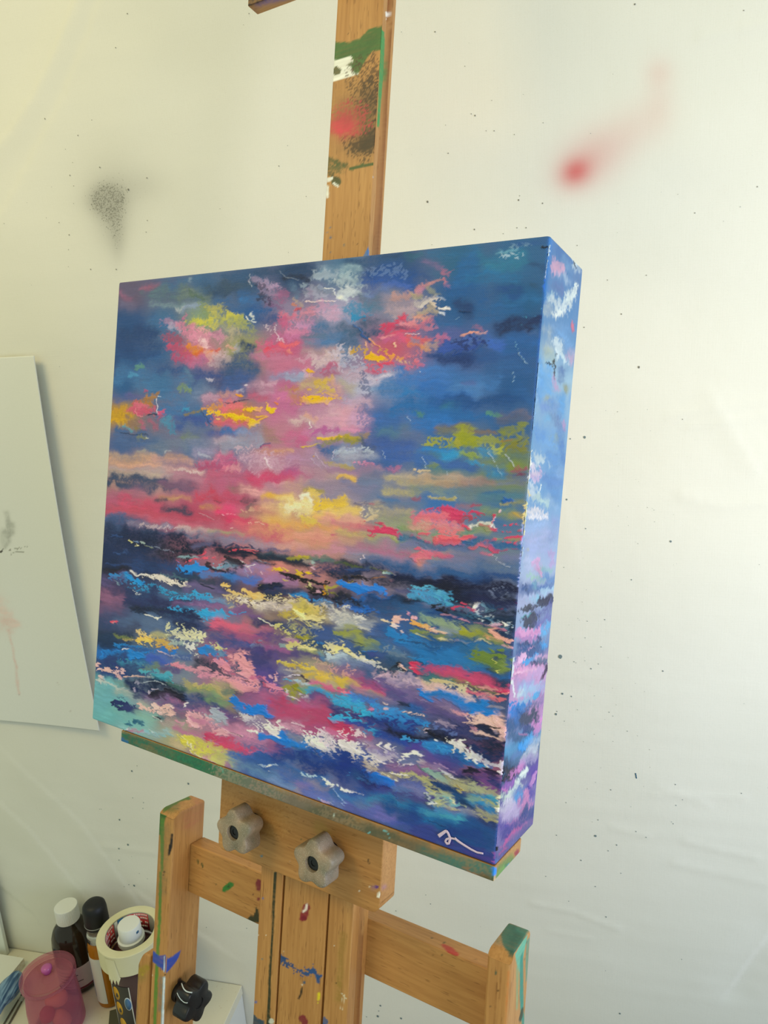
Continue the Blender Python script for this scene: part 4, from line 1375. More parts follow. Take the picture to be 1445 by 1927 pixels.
FRONT += '''
@170 1120 5.78
b 8a5f80 90 .9 130,60 300,70
b 6a5478 60 .8 120,150 400,110
b 2a3560 70 .9 420,80 900,120
b 242c58 50 .9 700,70 1100,100
d 30a4d8 45 .97 850,20 1300,50
d 2f9cd0 30 .95 1100,60 1400,50
d 16244a 12 .9 980,50 1140,60
b 7a5f8f 40 .85 900,90 1400,120
d 8a6a98 20 .8 1100,100 1440,160
b 1a2440 50 .95 500,150 900,200
d 16203a 30 .9 480,160 800,190
b 1c2850 60 .95 800,230 1150,250
d 30a0d8 25 .9 820,140 1200,190
d 2fa4dc 45 .97 1240,200 1400,240
k 2fa4dc 30 .97 1260,180 1400,230
b 2a3a68 50 .9 900,300 1400,390
b 1f2a50 40 .9 850,320 1100,330
b 4a4f78 70 .85 130,230 400,230
b 4f6a90 70 .85 300,280 700,290
b 506a90 60 .8 500,330 850,350
b 5f7898 40 .6 600,290 750,310
k e05068 14 .95 250,300 295,300
k e8a0a0 6 .9 260,315 290,305
k e0e4d8 6 .95 600,215 700,250
k e8ecd8 10 .95 720,250 755,230
b 3a4468 60 .8 150,360 500,380
b 25344f 40 .9 90,400 450,430
b 1f3858 60 .95 90,450 400,490
b 143054 60 .95 90,530 350,540
s 7a8a48 20 .85 280,430 450,460
s b8a868 14 .85 350,465 520,480
d 1f80c8 40 .97 300,530 650,600
k f0c860 30 .97 520,480 640,470
d f0cc60 40 .97 530,490 680,520
k e8d090 14 .9 520,400 540,420
d e8d080 25 .9 560,410 670,440
d d8b850 40 .95 660,470 850,510
d d8a840 25 .95 680,540 920,570
s c8a858 30 .9 700,500 880,530
b a8a880 30 .85 700,420 850,450
p d8dcb0 60 .9 850,400 1000,420
p d8dcb8 70 .9 950,450 1150,480
d dcdcb8 35 .85 900,440 1200,460
p dfdfb0 50 .9 1050,410 1190,450
d 98b0b0 40 .8 900,500 1150,540
k e0e0b8 12 .9 1010,395 1060,410
k e0e0b8 10 .9 1100,430 1130,420
d f0f0e8 45 .95 1100,590 1200,640
p e8ecdc 50 .9 1050,570 1180,620
k d8d8a0 12 .9 1310,520
k dcd890 22 .9 1390,530 1430,590
p d0d898 40 .85 1330,560 1440,620
k 1a84d4 45 .97 1230,630 1330,610
d 1f80d0 25 .97 1200,580 1340,590
b 5a7a9a 40 .8 930,620 1050,660
b 1f6ab4 40 .95 90,610 300,620
d 1f84d4 50 .97 150,620 560,650
k 1f84d0 40 .95 300,650 560,650
d 1f78cc 30 .97 700,600 900,610
k f4ece0 9 .95 360,600 400,595
k f0c8b8 8 .95 730,600 780,615
k e8d8d8 7 .95 800,625 910,655
d 2f5490 20 .8 360,570 650,590
b 4a6ab8 50 .9 650,670 850,690
s 3a5cb8 40 .85 620,700 780,720
b 46609a 40 .8 850,650 1050,670
d 7a8fb0 20 .7 900,650 1100,680
b 2a4a80 60 .9 90,700 350,700
d 3fa0c0 30 .9 320,720 460,740
s 4a98b8 25 .8 400,760 560,740
b 22386f 70 .95 100,770 400,800
b 223a78 70 .95 120,860 350,850
b 2c4a78 60 .9 400,800 560,820
s 7f8a70 40 .85 700,780 800,810
s 6a8878 40 .8 560,790 720,780
b 5a5080 50 .85 820,790 950,820
d 50b0c0 25 .9 560,830 750,820
k 4aacc0 35 .95 690,880 860,890
k 50b4c4 22 .95 760,920 880,940
d 40a0b8 30 .9 700,910 850,920
d e090a0 16 .9 840,740 960,740
k d88a9c 14 .95 880,750 1050,800
s d894a8 30 .9 1000,770 1200,800
d e098a8 30 .95 1150,820 1440,900
s d890a8 30 .9 1200,850 1440,880
b 2a3048 50 .9 1150,730 1440,760
d 303850 30 .9 1240,780 1440,830
d d89aa8 20 .9 1100,790 1280,800
k e8c0b8 20 .95 60,740 90,760
d e8c4bc 25 .95 100,820 220,820
k e8c0b4 18 .95 160,810 200,800
d e4c0c0 30 .95 260,840 330,800
k d8b0b0 16 .95 300,870 340,910
k e8c8c0 14 .95 110,890 150,905
d e8c8c0 14 .9 310,920 350,930
k ecc8b8 7 .95 370,895 440,875 580,885
s b8c8c0 14 .7 580,890 690,890
b 6a7868 30 .7 250,950 400,1000
b 16284f 50 .95 420,930 700,950
b 142858 70 .95 470,1010 700,1000
b 14243f 40 .95 650,960 1000,1030
k 101428 40 .97 650,1060 800,1070 1000,1110
k 10142a 30 .97 800,1030 1020,1090
s 18305f 25 .9 480,1090 580,1100
k b8c8d0 4 .8 530,950 700,935 810,980
k b0a8c0 10 .8 470,1010 480,1050
d c0b8cc 14 .85 620,1050 700,1000
d a8a8c0 14 .7 500,950 540,980
k a0b0b0 3 .7 820,950 1050,1000
b 3f6a60 25 .8 850,960 1150,1040
s b0a868 40 .9 1050,950 1300,1000
d c8b878 35 .95 1150,960 1440,1040
d d0c060 30 .9 1200,1020 1440,1080
b 90a068 50 .85 1100,1010 1440,1090
b 6a9070 40 .85 1200,1090 1440,1170
b 2f4a80 40 .9 1050,1080 1300,1150
b 22406a 25 .9 1150,1080 1350,1170
s 7a9a60 30 .85 1300,1160 1440,1220
k 20284a 4 .8 1300,1150 1440,1220
b 3a4480 40 .9 1100,1150 1440,1250
b 7a5f8a 60 .9 620,1120 900,1150
s a8709a 30 .9 880,1150 1000,1170
b 8a6a94 40 .85 940,1230 1100,1230
s b07a9f 40 .9 1050,1240 1200,1250
b 5a4f80 40 .8 950,1190 1150,1200
b 72b4b8 90 .95 60,980 250,1050
b 6cb0b8 110 .95 60,1150 250,1170
b 70b8b8 110 .95 60,1280 400,1320
b 80c0b8 60 .9 300,1250 560,1290
s d8d8c8 20 .7 70,915 220,970 400,1060
b 9ab0a8 40 .8 300,1060 420,1100
k 1c2450 22 .97 250,1170 330,1180
d 20306a 40 .97 280,1180 480,1230
k 1f2c64 22 .95 330,1230 430,1240
b 34407a 40 .85 380,1230 540,1250
d 2a6a8a 25 .9 400,1380 560,1370
k 1f6484 16 .95 490,1360 560,1370
k 20607f 14 .9 400,1380 440,1400
b 8ab8a8 50 .85 560,1270 680,1320
b a8b0a0 50 .8 550,1170 600,1180
k e8c0b0 14 .95 510,1180 590,1210
d ecc8bc 20 .95 520,1200 610,1220
k 1a1a28 10 .9 640,1225 700,1240
d f0c8bc 30 .97 650,1220 800,1240
k f0ccc0 22 .97 680,1215 740,1210
k ecc4b8 28 .97 790,1220 880,1230
k ecc4b8 34 .97 800,1290 890,1290
k f0ccc4 16 .95 720,1270 760,1280
k f0d0c8 14 .95 890,1215 915,1235
s 3f707a 28 .95 730,1320 800,1310
k 1a2a3a 14 .95 705,1325 760,1345
k d8e0d8 5 .8 680,1310 800,1400
b a88a8a 40 .8 820,1370 950,1390
d d890a8 20 .9 930,1360 1000,1400
b 8a6080 40 .85 950,1290 1050,1330
k f0e8e8 14 .95 1020,1200 1040,1165
d a8b4bc 50 .9 1200,1290 1400,1300
s b0bcc4 40 .9 1250,1310 1420,1360
d e8b0b8 40 .95 1080,1300 1300,1330
s e4a4b0 50 .95 1100,1380 1300,1390
k eeb8bc 30 .95 1080,1350 1150,1400
d d08aa8 20 .9 1100,1350 1440,1420
@400 1120 5.78
p e0c880 50 .9 300,20 500,30
p dcc890 60 .85 200,60 400,80
d d8ccb0 50 .95 350,80 700,110
p d8ccb0 50 .8 650,50 850,60
b d8ccc0 50 .85 500,110 850,130
d e8e0d0 25 .9 330,60 560,90
b 7a90b0 30 .8 10,50 120,60
b 86608f 50 .9 60,130 350,190
b 7a5a8a 50 .85 350,200 500,230
d 2fa8dc 35 .97 20,200 150,230
k 2fa4dc 14 .95 200,170 230,190
d 2f98d4 10 .9 250,200 370,205
k 2fa4d8 20 .95 20,250 90,260
s c8b850 60 .9 900,90 1080,130
s c8b440 50 .9 780,210 900,220
s d8c858 50 .9 900,160 1100,180
s f0e498 35 .95 900,190 1000,240
k f4eaa0 28 .97 900,170 970,220
k f4eaa0 25 .97 1000,240 1180,240
k f8f0b0 14 .97 1160,235 1210,240
k f8f0c0 9 .95 1160,285 1195,280
p d8c070 50 .8 1080,120 1200,150
b c8b870 50 .8 1080,200 1280,230
p b8b8b8 70 .8 1250,150 1440,250
b a8a8b0 60 .8 1280,200 1440,280
b 3a3a68 50 .9 480,290 700,330
b 2f3a60 40 .9 550,300 800,330
k e8e8d0 6 .95 520,270 640,320 690,355
b 4f5a78 70 .9 830,320 1000,360
p a0a070 70 .85 850,380 1050,350
k c8c8a0 4 .9 815,265 1000,275 1070,290
k b8b890 4 .9 818,265 815,330
d e0d880 40 .95 1040,310 1190,340
k dcd488 22 .95 1090,330 1180,340
p d8d480 50 .9 700,350 800,380
k 181c30 8 .95 1110,385 1190,350
k e8e8d8 5 .95 1140,390 1195,370
s 98982c 30 .95 880,430 1090,440
k a09c30 18 .9 900,430 1000,450
k e0dc90 4 .85 1090,440 1110,390
b 3a5a94 60 .85 1150,350 1350,400
b 3f5a90 50 .85 1150,420 1440,440
d 2f7abc 20 .8 1130,490 1300,510
s 8a9440 25 .9 1330,400 1440,430
k 10203a 4 .8 1340,430 1440,460
b d06080 60 .95 20,330 250,330
b d8647f 60 .95 100,300 400,370
b c06a80 60 .9 350,380 560,400
b b87088 40 .85 450,370 640,410
b a84a70 50 .9 150,430 500,490
k b03a60 10 .85 350,490 540,540
b b05a84 40 .85 250,450 600,480
b 604a84 60 .9 500,440 750,470
b 4a5494 60 .9 100,510 400,540
b 3f4a80 50 .85 20,470 250,480
p 7a9ac0 50 .55 400,560 640,590
b 9a5a90 50 .85 600,560 850,590
s c8a0b8 14 .8 780,465 870,480
d c888a8 20 .8 830,500 980,510
d 90b0b0 20 .8 750,530 900,560
d d8d080 35 .95 860,530 1060,570
s e8e09c 25 .95 960,580 1090,590
p d8d088 40 .8 950,490 1070,520
s a8b070 30 .85 980,620 1180,630
b 5a4a78 50 .9 550,650 900,640
b 50487a 40 .85 900,640 1200,680
b 4a3f78 60 .9 300,620 600,640
b 4a4488 100 .95 500,760 700,830
b 5a4a90 60 .95 500,880 700,960
b 3f4078 50 .9 430,690 560,720
b 5a4a84 40 .85 700,680 720,760
d e8e4a0 30 .95 1200,560 1330,570
p e8e0a8 50 .9 1250,540 1440,580
d b0d0dc 40 .9 1230,600 1400,680
s c8d8dc 40 .85 1280,640 1440,700
b 4a90c0 25 .85 1160,630 1230,690
d e8dc80 20 .95 1380,600 1440,610
d 8a98b0 30 .8 1300,710 1440,760
d d8cc70 30 .95 720,730 880,740
s c8b848 30 .9 730,740 860,760
d c8b040 35 .95 840,770 1000,800
s d8b83c 40 .97 1000,840 1200,860
s e4c440 40 .97 1150,880 1440,920
d e0c850 25 .95 980,800 1100,810
p c8a890 50 .8 1100,750 1440,820
b b09090 40 .8 1150,800 1440,850
b c8b888 40 .8 1250,940 1440,960
b 7a7a94 40 .85 760,800 850,850
d b8b0a8 20 .8 780,800 950,830
k 2a2044 12 .9 880,865 1000,885
k d8d0dc 6 .95 790,885 900,870 970,880
d 302850 16 .85 980,900 1040,920
k e8b0b8 9 .9 690,830 685,870
k e4b8b4 14 .95 700,890 705,920
k d8a8b4 9 .9 610,870 660,885
d 48b0d8 16 .9 800,910 950,930
s b8d0dc 20 .85 900,930 1050,950
s d0709a 30 .95 1070,920 1250,960
s cf5f8a 30 .95 1200,980 1440,1060
d d87090 14 .9 1100,930 1440,1040
s 98982c 50 .97 830,1000 920,1060
k 90901f 30 .95 920,1000 990,1020
k d0d0d8 9 .9 800,1020 820,1080
k d8d0d4 6 .9 830,1090 960,1160
p c8c0c8 40 .9 1010,1070 1050,1140
s 5aa090 40 .85 1000,990 1150,1000
s 3fa0cc 40 .95 1080,1010 1300,1090
d 38a4d8 50 .97 1150,1060 1440,1180
d 2fa0d8 40 .97 1280,1150 1440,1210
b 4a4488 50 .9 1080,1090 1200,1130
d 2f3a80 40 .9 1200,1140 1400,1230
b 3a3a80 60 .95 1250,1220 1440,1260
k 3aa8dc 35 .97 1330,1330 1440,1340
d 38a4dc 40 .97 1320,1350 1440,1390
d d09080 9 .8 1340,1380 1440,1420
b 6a4a80 50 .85 1050,1130 1250,1180
p d8d890 40 .85 30,560 120,590
k dcd890 18 .9 60,560 110,590
d 3f7ab0 50 .85 20,620 150,650
s e8a4ac 60 .97 240,680 330,690
k eaa4a8 55 .97 250,670 350,720
k e8a0a8 60 .97 300,760 400,820
k eaa4ac 50 .97 340,840 440,900
d e89aa8 60 .97 60,740 200,800
k e898a8 30 .97 100,700 180,800
d e298a8 60 .97 40,860 400,940
s e09cac 60 .95 50,900 350,970
k f0a8a8 35 .97 200,980 500,1050
d eaa0a8 50 .97 150,930 480,1020
k d890a8 25 .95 20,700 100,720
d 4a5a78 30 .95 220,760 290,800
d 3a3f58 40 .95 20,760 100,800
d 384058 25 .9 60,860 180,880
d c05a80 14 .9 150,820 300,860
k 302840 5 .8 300,920 400,930
s c86a90 30 .9 450,900 560,930
d 4a3f68 35 .95 520,960 620,1030
d c85f80 25 .9 540,980 600,1010
k e490ac 30 .97 610,980 680,990
k e090ac 22 .97 700,1010 750,1010
d d880a0 25 .95 650,1050 800,1080
k d884a0 12 .95 560,900 600,940
b a8a078 50 .9 30,980 200,1030
b b8a870 40 .85 50,1040 200,1080
b 7a9a74 60 .9 20,1130 150,1170
b 6f7f70 40 .85 150,1030 280,1060
b 5a4a6a 30 .85 250,1050 350,1080
b 905a84 70 .95 350,1100 650,1140
b a05f88 60 .9 450,1180 700,1180
b a8608a 60 .9 600,1120 750,1130
k 1680dc 50 .98 210,1130 320,1180
k 1680dc 55 .98 280,1220 420,1260
k 1680dc 45 .98 440,1240 560,1270
k 1680dc 25 .98 560,1290 640,1320
d 1f70c8 14 .9 600,1165 680,1175
s c03a60 45 .97 780,1160 900,1190
b b84a74 80 .97 700,1210 1000,1260
s c8304f 25 .9 1050,1230 1200,1280
b c04a70 90 .97 800,1310 1250,1320
b b84870 60 .95 1200,1380 1440,1420
b b05a88 60 .95 1000,1190 1200,1200
k f0c0c8 4 .9 1065,1280 1105,1290
b 7a4a7a 40 .85 1200,1190 1320,1250
s a83a60 25 .9 690,1350 760,1370
b 8a8074 50 .85 170,1230 280,1260
b 7a6a7a 50 .85 250,1290 350,1320
d e0dcd4 40 .95 290,1310 420,1330
k e8e4dc 5 .85 310,1290 320,1360
k e8e4dc 5 .85 350,1290 355,1370
k e8e4dc 5 .85 380,1300 390,1370
k e8e4dc 5 .85 410,1310 425,1380
b 9a90a0 40 .85 450,1330 580,1360
p d8d4d8 50 .85 580,1400 720,1420
k 2f4a80 12 .85 600,1330 680,1340
k aeb8c0 50 .9 20,1290 90,1340
b 9aa4b4 40 .85 20,1380 90,1390
s e0a0b8 20 .9 850,1390 980,1400
k f4e0e4 9 .9 880,1375 970,1395 1000,1420
b 4a4080 50 .85 130,1290 250,1340
@630 1120 5.78
b 2a60a0 60 .9 250,40 500,70
d 1f74c8 40 .97 60,100 350,130
k 1f70d0 30 .97 100,110 280,150
d 1a6ac8 25 .95 350,130 480,190
b 12203a 60 .95 20,30 250,60
b 1a3a68 60 .95 400,60 700,90
d 4aa0cc 50 .95 800,20 1300,40
b 3a88b8 40 .9 1000,40 1300,60
b 121c30 40 .95 620,60 900,80
b 24507f 80 .95 500,130 900,170
b 2a5a88 60 .9 700,180 1000,200
d 141c28 50 .95 1050,120 1230,170
b 151f34 60 .95 1300,60 1440,100
d c83f68 30 .97 1290,130 1440,170
k d04068 22 .97 1290,130 1330,140
k d04a6c 22 .97 1380,160 1440,180
k f4f0e8 10 .95 1370,130 1400,140
d 3a6a88 25 .9 1200,170 1440,240
k e8a0ac 14 .97 1200,220 1310,240
k e89cac 8 .97 1300,250 1440,290
b 1f4a80 40 .95 1050,190 1440,320
b 4a7090 30 .8 950,230 1200,260
p d8d4c0 80 .85 60,200 250,240
b b0b4b0 80 .85 80,220 350,280
d e4e4d8 30 .95 180,210 300,240
d d8d8c8 40 .9 200,310 380,350
b 8f98a8 50 .85 300,270 480,320
b a8b0a8 40 .8 50,330 200,340
s 9aa060 25 .85 100,340 220,350
s 98a038 40 .95 20,410 250,430
b a0a850 40 .9 150,450 320,470
s 909c48 35 .9 250,500 430,520
b 6f8a80 40 .85 350,550 450,570
k 182c4a 6 .85 20,435 150,480 300,530
b 3f5f90 60 .9 20,490 200,530
b 4a6aa0 60 .9 400,400 620,470
b 3a5a94 40 .85 480,350 560,400
b 3a4a88 35 .85 400,620 560,640
k 2a70b8 6 .9 310,610 440,610
d e8e090 40 .97 20,600 200,640
p e4dc90 50 .95 70,570 250,620
k ece4a0 18 .97 90,620 170,650
d dcd8b0 45 .95 200,650 430,720
k e8e4b8 18 .9 210,660 330,690
d dce0dc 35 .9 280,690 440,740
b a0b8c8 50 .85 30,700 250,740
b 6a7aa8 40 .85 100,750 400,770
b 30609a 90 .95 550,280 800,320
b 2c64a0 90 .95 600,440 800,480
b 3a6a9c 60 .85 500,560 700,640
d 7a90a0 40 .7 520,560 750,640
d 2484c8 60 .9 620,440 1000,530
b 2a74b0 90 .95 850,510 1200,560
b 2078b8 70 .95 900,620 1300,680
b 24689f 80 .95 1100,580 1440,620
d 2088cc 40 .85 850,680 1200,720
b 2080c0 40 .9 1200,740 1440,780
b 5a7a94 50 .85 650,640 800,700
d 24446a 12 .7 700,470 1200,600
k 6ab0dc 4 .8 1070,540 1170,570 1100,620
k efe8c0 16 .95 500,270 560,300
d f0d8b0 25 .97 500,280 620,320
k f0c0b0 18 .97 640,250 700,250
k f4c8b8 22 .97 640,280 690,290
k e8d8d0 14 .97 610,320 680,345
k f0c0b8 9 .97 720,270 790,270
k f0b8c0 18 .97 850,260 890,265
k e0a0b8 9 .95 790,205 820,225
k e8b060 22 .97 840,300 880,320
k f0b050 16 .97 890,320 1000,350
k eebc78 18 .97 960,350 1020,360
k f0c0a8 12 .97 1040,370 1200,410
k e8a0b8 9 .97 1060,350
k ecc890 18 .97 980,400 1005,405
k f0d8d0 14 .95 745,390
s 8aaa90 40 .9 960,280 1200,330
s 98a868 40 .9 1150,340 1440,400
b 8aa0a8 35 .85 1150,370 1340,420
k 9ca020 25 .95 1370,400 1440,420
s 88983c 25 .95 850,390 1060,420
s 7a8f58 35 .95 1050,430 1440,490
k d8d890 9 .97 900,420 1050,475
k e4dc88 14 .97 1150,470 1290,500
d e8dc98 14 .97 1090,450 1150,470
k f0dca8 14 .97 1320,500 1400,520
k f0c0a0 14 .97 1320,495 1350,500
b 284a70 60 .9 620,700 720,720
k 141824 30 .97 640,790 700,740
k 14182a 25 .97 700,790 740,830
k e8c0b8 18 .97 650,850 690,820
k f0c8b8 14 .97 710,750 750,800
k d8dce0 5 .95 690,770 700,820 750,830
k 5a7080 25 .9 790,800 830,820
b 384f68 60 .85 500,760 640,800
d d0d0c8 20 .9 420,760 560,790
k d83a60 40 .97 840,770 920,790
k e04068 18 .97 850,830 990,840
d d83a62 25 .97 830,780 930,830
k f4b0bc 5 .9 830,800 930,795
b 3a6a8a 50 .85 950,800 1100,850
s b04a78 35 .97 1020,770 1440,840
s c84870 45 .97 1130,830 1440,910
b c0486f 45 .97 1160,860 1440,920
b 4a7078 40 .85 1000,870 1150,920
s 3f8a8a 22 .85 1170,915 1240,920
s 808a58 20 .9 1020,930 1440,990
d d8c890 30 .95 980,920 1440,1020
p d0c8a8 60 .9 1050,950 1300,1000
b d8b8a8 40 .9 900,920 1150,1000
s ecc4b8 35 .97 950,970 1200,1050
s f0c8bc 35 .97 1100,1040 1440,1110
d e8d0c0 20 .9 1250,1020 1440,1060
s c8a8b8 60 .95 520,850 620,890
d d8b8c4 40 .95 500,840 640,880
s b09cb4 60 .9 600,900 900,980
s a898b0 50 .9 700,850 880,920
d d0b4c4 30 .9 600,950 900,1010
b 9a88a8 60 .9 650,980 950,1060
d c8b0c0 30 .8 750,920 1000,1030
b 6a5a90 60 .95 480,960 700,1020
b 5a4f88 70 .95 600,1060 900,1120
k 5a5080 9 .9 450,920 470,980 540,1050
k a8a8c0 4 .85 455,915 520,975
b 7a6a98 60 .9 850,1080 1100,1180
k 9a8ab0 4 .8 870,1110 1080,1190
b 524a80 60 .9 900,1170 1150,1240
k 1880dc 22 .97 950,1040 1000,1090
k 1880dc 25 .97 990,1090 1080,1150
d 1f88d8 40 .97 1030,1050 1300,1100
b 1c84d0 50 .97 1100,1090 1440,1180
k 1c80d0 40 .97 1150,1100 1440,1190
b 1f78c4 30 .95 1300,1190 1440,1240
s 9a7a9a 40 .9 1100,1180 1300,1240
s b8a0b0 30 .85 1150,1200 1350,1270
d e8b0b4 25 .95 1300,1250 1440,1310
b a84a78 50 .95 220,900 450,960
b a04a7f 50 .95 300,970 500,1020
b c87090 40 .9 150,870 260,920
s d0587f 40 .95 250,1000 520,1060
b 8a6a94 40 .85 60,800 300,870
p d8a0a0 50 .75 20,800 150,830
s e0c040 50 .97 20,890 120,930
b d0b850 50 .95 60,940 230,990
s c8a070 30 .9 150,940 280,980
b a89a80 35 .85 250,1040 500,1090
s cf5f80 25 .95 20,1000 180,1090
d e06080 16 .95 20,1000 160,1080
b b07a98 40 .9 200,1020 350,1060
b 8a7a98 30 .85 350,1080 600,1120
b 6a6a94 30 .85 480,1130 700,1160
k e88a98 9 .95 70,1040 150,1085
d 3ab0d8 60 .98 20,1110 300,1200
d 38b0d8 60 .98 150,1200 450,1290
b 3aa8d4 50 .97 30,1120 250,1190
s 3f80d0 40 .9 200,1120 420,1170
d 2f98d8 50 .95 450,1230 800,1330
s 3a90d4 35 .9 480,1200 700,1270
k d880a8 18 .9 370,1240 400,1245
k 9a60a0 14 .8 350,1230
d 2a70b8 40 .9 800,1190 1050,1280
b 2a5a9a 50 .9 830,1200 1100,1290
b 1f2c4a 25 .9 700,1170 800,1190
d e8c8b8 16 .95 730,1255 940,1310
k e0c8c0 9 .9 530,1165 570,1170
k e0c0c0 14 .85 545,1230 580,1240
b 3a3a70 70 .95 30,1260 250,1340
d 303a80 40 .95 250,1300 500,1370
d 38b0dc 50 .98 30,1340 280,1370
k 3ab4dc 20 .97 20,1330 90,1360
k 38a8d8 30 .97 400,1290 460,1330
b 2a3f88 60 .95 500,1340 800,1400
d 2f80c8 50 .9 600,1340 1000,1420
b b84a70 50 .9 10,1420 80,1430
b 6a5a88 60 .85 1000,1240 1440,1360
b 4a4a78 60 .9 1100,1340 1440,1420
d b8a0b8 30 .8 1050,1330 1300,1420
k 1a2030 25 .9 1250,1380 1330,1420
@810 1120 5.78
b 121a38 60 .95 300,60 800,60
d 4aa8c8 30 .95 20,40 280,50
b 1c2848 50 .95 100,150 300,180
d 101520 40 .95 60,150 150,180
k d04468 30 .97 250,130 290,140
d c83a60 30 .97 330,150 450,175
k d04a68 14 .9 330,70 380,90
k f8f8f4 16 .98 450,120 490,100
k e8f0f4 9 .95 500,105 520,100
d 8ac0dc 25 .95 540,120 640,160
d 2a6a98 30 .9 600,100 800,150
b 20284f 60 .9 500,80 880,110
s 8a3050 9 .85 700,140 780,150
b 152238 60 .95 600,170 880,240
d 3a7a9a 30 .85 300,160 500,240
p d8e8ec 50 .7 480,200 640,260
d 4a8aa8 25 .85 450,210 640,270
b 142a48 50 .95 300,210 700,320
b 182f4a 60 .95 650,280 900,330
k d8e8e8 5 .9 500,250 560,300
p d0e0e4 40 .7 680,320 880,370
d 3a6a88 40 .85 650,280 850,350
k f0f0ec 14 .95 790,320 810,340
s d8b0c0 25 .9 690,330 760,350
k e8a4ac 12 .97 120,215 270,240
k e89cac 8 .97 270,255 440,295
k e494a8 9 .97 490,315 700,365
k e090a8 12 .95 640,350 830,390
b 1f4a80 30 .95 0,200 300,270
b 20486f 30 .95 300,300 700,390
b 1a3050 40 .95 700,410 890,440
s 90a888 35 .9 0,290 300,350
s 8a9aa0 30 .85 100,370 320,420
k 9ca020 35 .97 340,400 480,440
s a0a42c 35 .97 350,380 560,440
s 98a030 40 .95 420,450 600,480
s 7a8a68 40 .9 450,370 700,430
k f0c8a8 14 .97 10,360 150,410
k e8a878 20 .97 570,455 640,470
k f0b088 30 .97 660,470 780,490
k f0b098 40 .97 690,420 760,460
k ecc098 18 .95 640,480 780,495
k ecb0a0 20 .95 820,480 880,490
s 78884c 40 .95 0,430 400,480
s 7a8a50 40 .95 500,490 800,540
k ece098 14 .97 100,465 250,500
k ecd8a0 14 .97 300,500 400,530
k e8d890 9 .95 400,525 560,495 640,520
k f0c8b0 12 .95 290,500 350,505
d d8a0a8 20 .8 750,550 870,560
b 4a7a9a 30 .85 500,550 870,600
b 1f5488 80 .95 20,510 400,560
b 2474b0 90 .95 50,640 350,680
b 2a6a98 60 .9 350,570 600,590
d 6f8a30 70 .95 480,680 850,690
b 66803c 70 .95 600,720 830,770
s 6a8438 60 .95 450,660 700,700
b 7a9048 50 .95 780,800 840,760
b 3a7080 50 .85 420,740 560,800
b 2a78b0 50 .9 300,720 560,830
b 2464a0 40 .9 500,830 850,900
b 3a6090 30 .85 850,620 880,860
k d8d870 5 .95 690,690 720,740
k d0d068 7 .95 735,800 755,840
s b04a78 40 .97 20,770 400,850
s c84a70 50 .97 100,840 500,910
b c44a70 50 .97 250,880 650,960
s c84a70 40 .95 600,960 840,1020
k c83a60 20 .95 780,1020 840,1060
b 40787a 40 .9 20,870 250,930
s 808050 25 .9 250,930 500,980
d d8c890 30 .95 50,930 350,1010
p d0c8a0 50 .85 250,980 500,1040
s 8a8a50 25 .9 500,1020 750,1050
s d89a90 30 .9 550,1000 700,1010
d e09888 25 .95 700,1040 840,1060
s e4a090 35 .95 550,1080 700,1100
s d0607a 25 .95 430,1050 600,1090
s ecc8b8 40 .97 20,1010 250,1070
s f0ccbc 35 .97 200,1080 450,1120
s e08f8f 30 .95 550,1120 680,1130
d d87078 30 .95 680,1120 830,1130
b 1a80cc 50 .97 20,1080 350,1150
b 1a80cc 60 .97 300,1170 650,1210
k 1a80d0 45 .97 350,1200 730,1250
k 1c80d0 30 .97 450,1280 720,1290
d 1c84d0 30 .95 550,1150 700,1170
b 4a5a80 60 .9 680,1180 800,1230
s a8a0a8 20 .8 640,1190 760,1230
b 7a6a94 60 .9 60,1180 350,1260
d d09aa8 25 .9 280,1250 450,1310
s e0a0a4 25 .9 300,1260 420,1300
d c8b0b8 20 .85 350,1300 500,1360
b 5a5084 60 .9 20,1260 400,1370
b 26305a 60 .95 20,1380 400,1400
s f0c4b4 50 .97 560,1330 780,1360
s ecc4b0 60 .97 600,1390 780,1400
d ecc8b8 40 .95 450,1370 560,1410
b f0c4b4 40 .95 750,1330 800,1420
k 181c24 6 .9 570,1425 730,1425
d 1c2020 16 .95 600,1420 730,1430
@170 1260 5.78
b 8ac0c0 40 .85 350,640 500,690
d a8c0cc 25 .85 450,660 700,690
s b08098 30 .9 440,660 520,670
d 8ac8d0 25 .85 600,660 880,740
k d8ecec 5 .9 380,665 430,640
k d8ecec 5 .85 640,650 700,700
b 98b8b8 50 .85 700,680 900,720
b b8b490 40 .9 900,720 980,780
b a8a098 40 .85 820,600 1000,620
b b87a98 40 .85 950,650 1200,720
s d4cc58 50 .97 1020,790 1200,850
k dcd44c 40 .97 1020,760 1100,780
s d4d058 45 .95 1100,760 1300,820
s c8c86c 45 .95 1200,900 1400,960
d d8d458 30 .95 1080,860 1300,900
k e8e4b8 5 .95 1020,740 1080,840
k ece8c0 6 .95 1080,800 1110,860 1105,910
k e8e4b8 5 .95 1150,920 1200,945
b c0b088 35 .9 900,800 1000,860
s c84a70 40 .97 1280,720 1440,760
d c83f68 35 .97 1260,740 1440,830
s ccc080 25 .9 1300,980 1440,1030
s dcb8b0 12 .85 1200,960 1440,1040
@400 1340 5.78
k 1680dc 20 .98 400,20 640,30
b b84a74 80 .97 800,60 1200,80
b b84870 80 .97 1100,160 1440,190
b a8507c 60 .95 1000,200 1200,230
k 3aa8dc 35 .97 1330,70 1440,90
b b07090 60 .9 700,130 950,150
s d8a0b8 30 .9 750,160 980,180
k f0d0dc 8 .9 860,110 960,130 1000,150
b 7a5a80 30 .85 200,100 400,140
p d8d4d8 50 .85 330,40 450,90
b 8a80a0 60 .85 420,130 600,170
d e8e4dc 50 .95 580,120 720,180
k f0ece0 40 .95 600,190 700,230
p e8e4e0 60 .9 450,180 700,240
b c888a8 50 .9 150,130 420,200
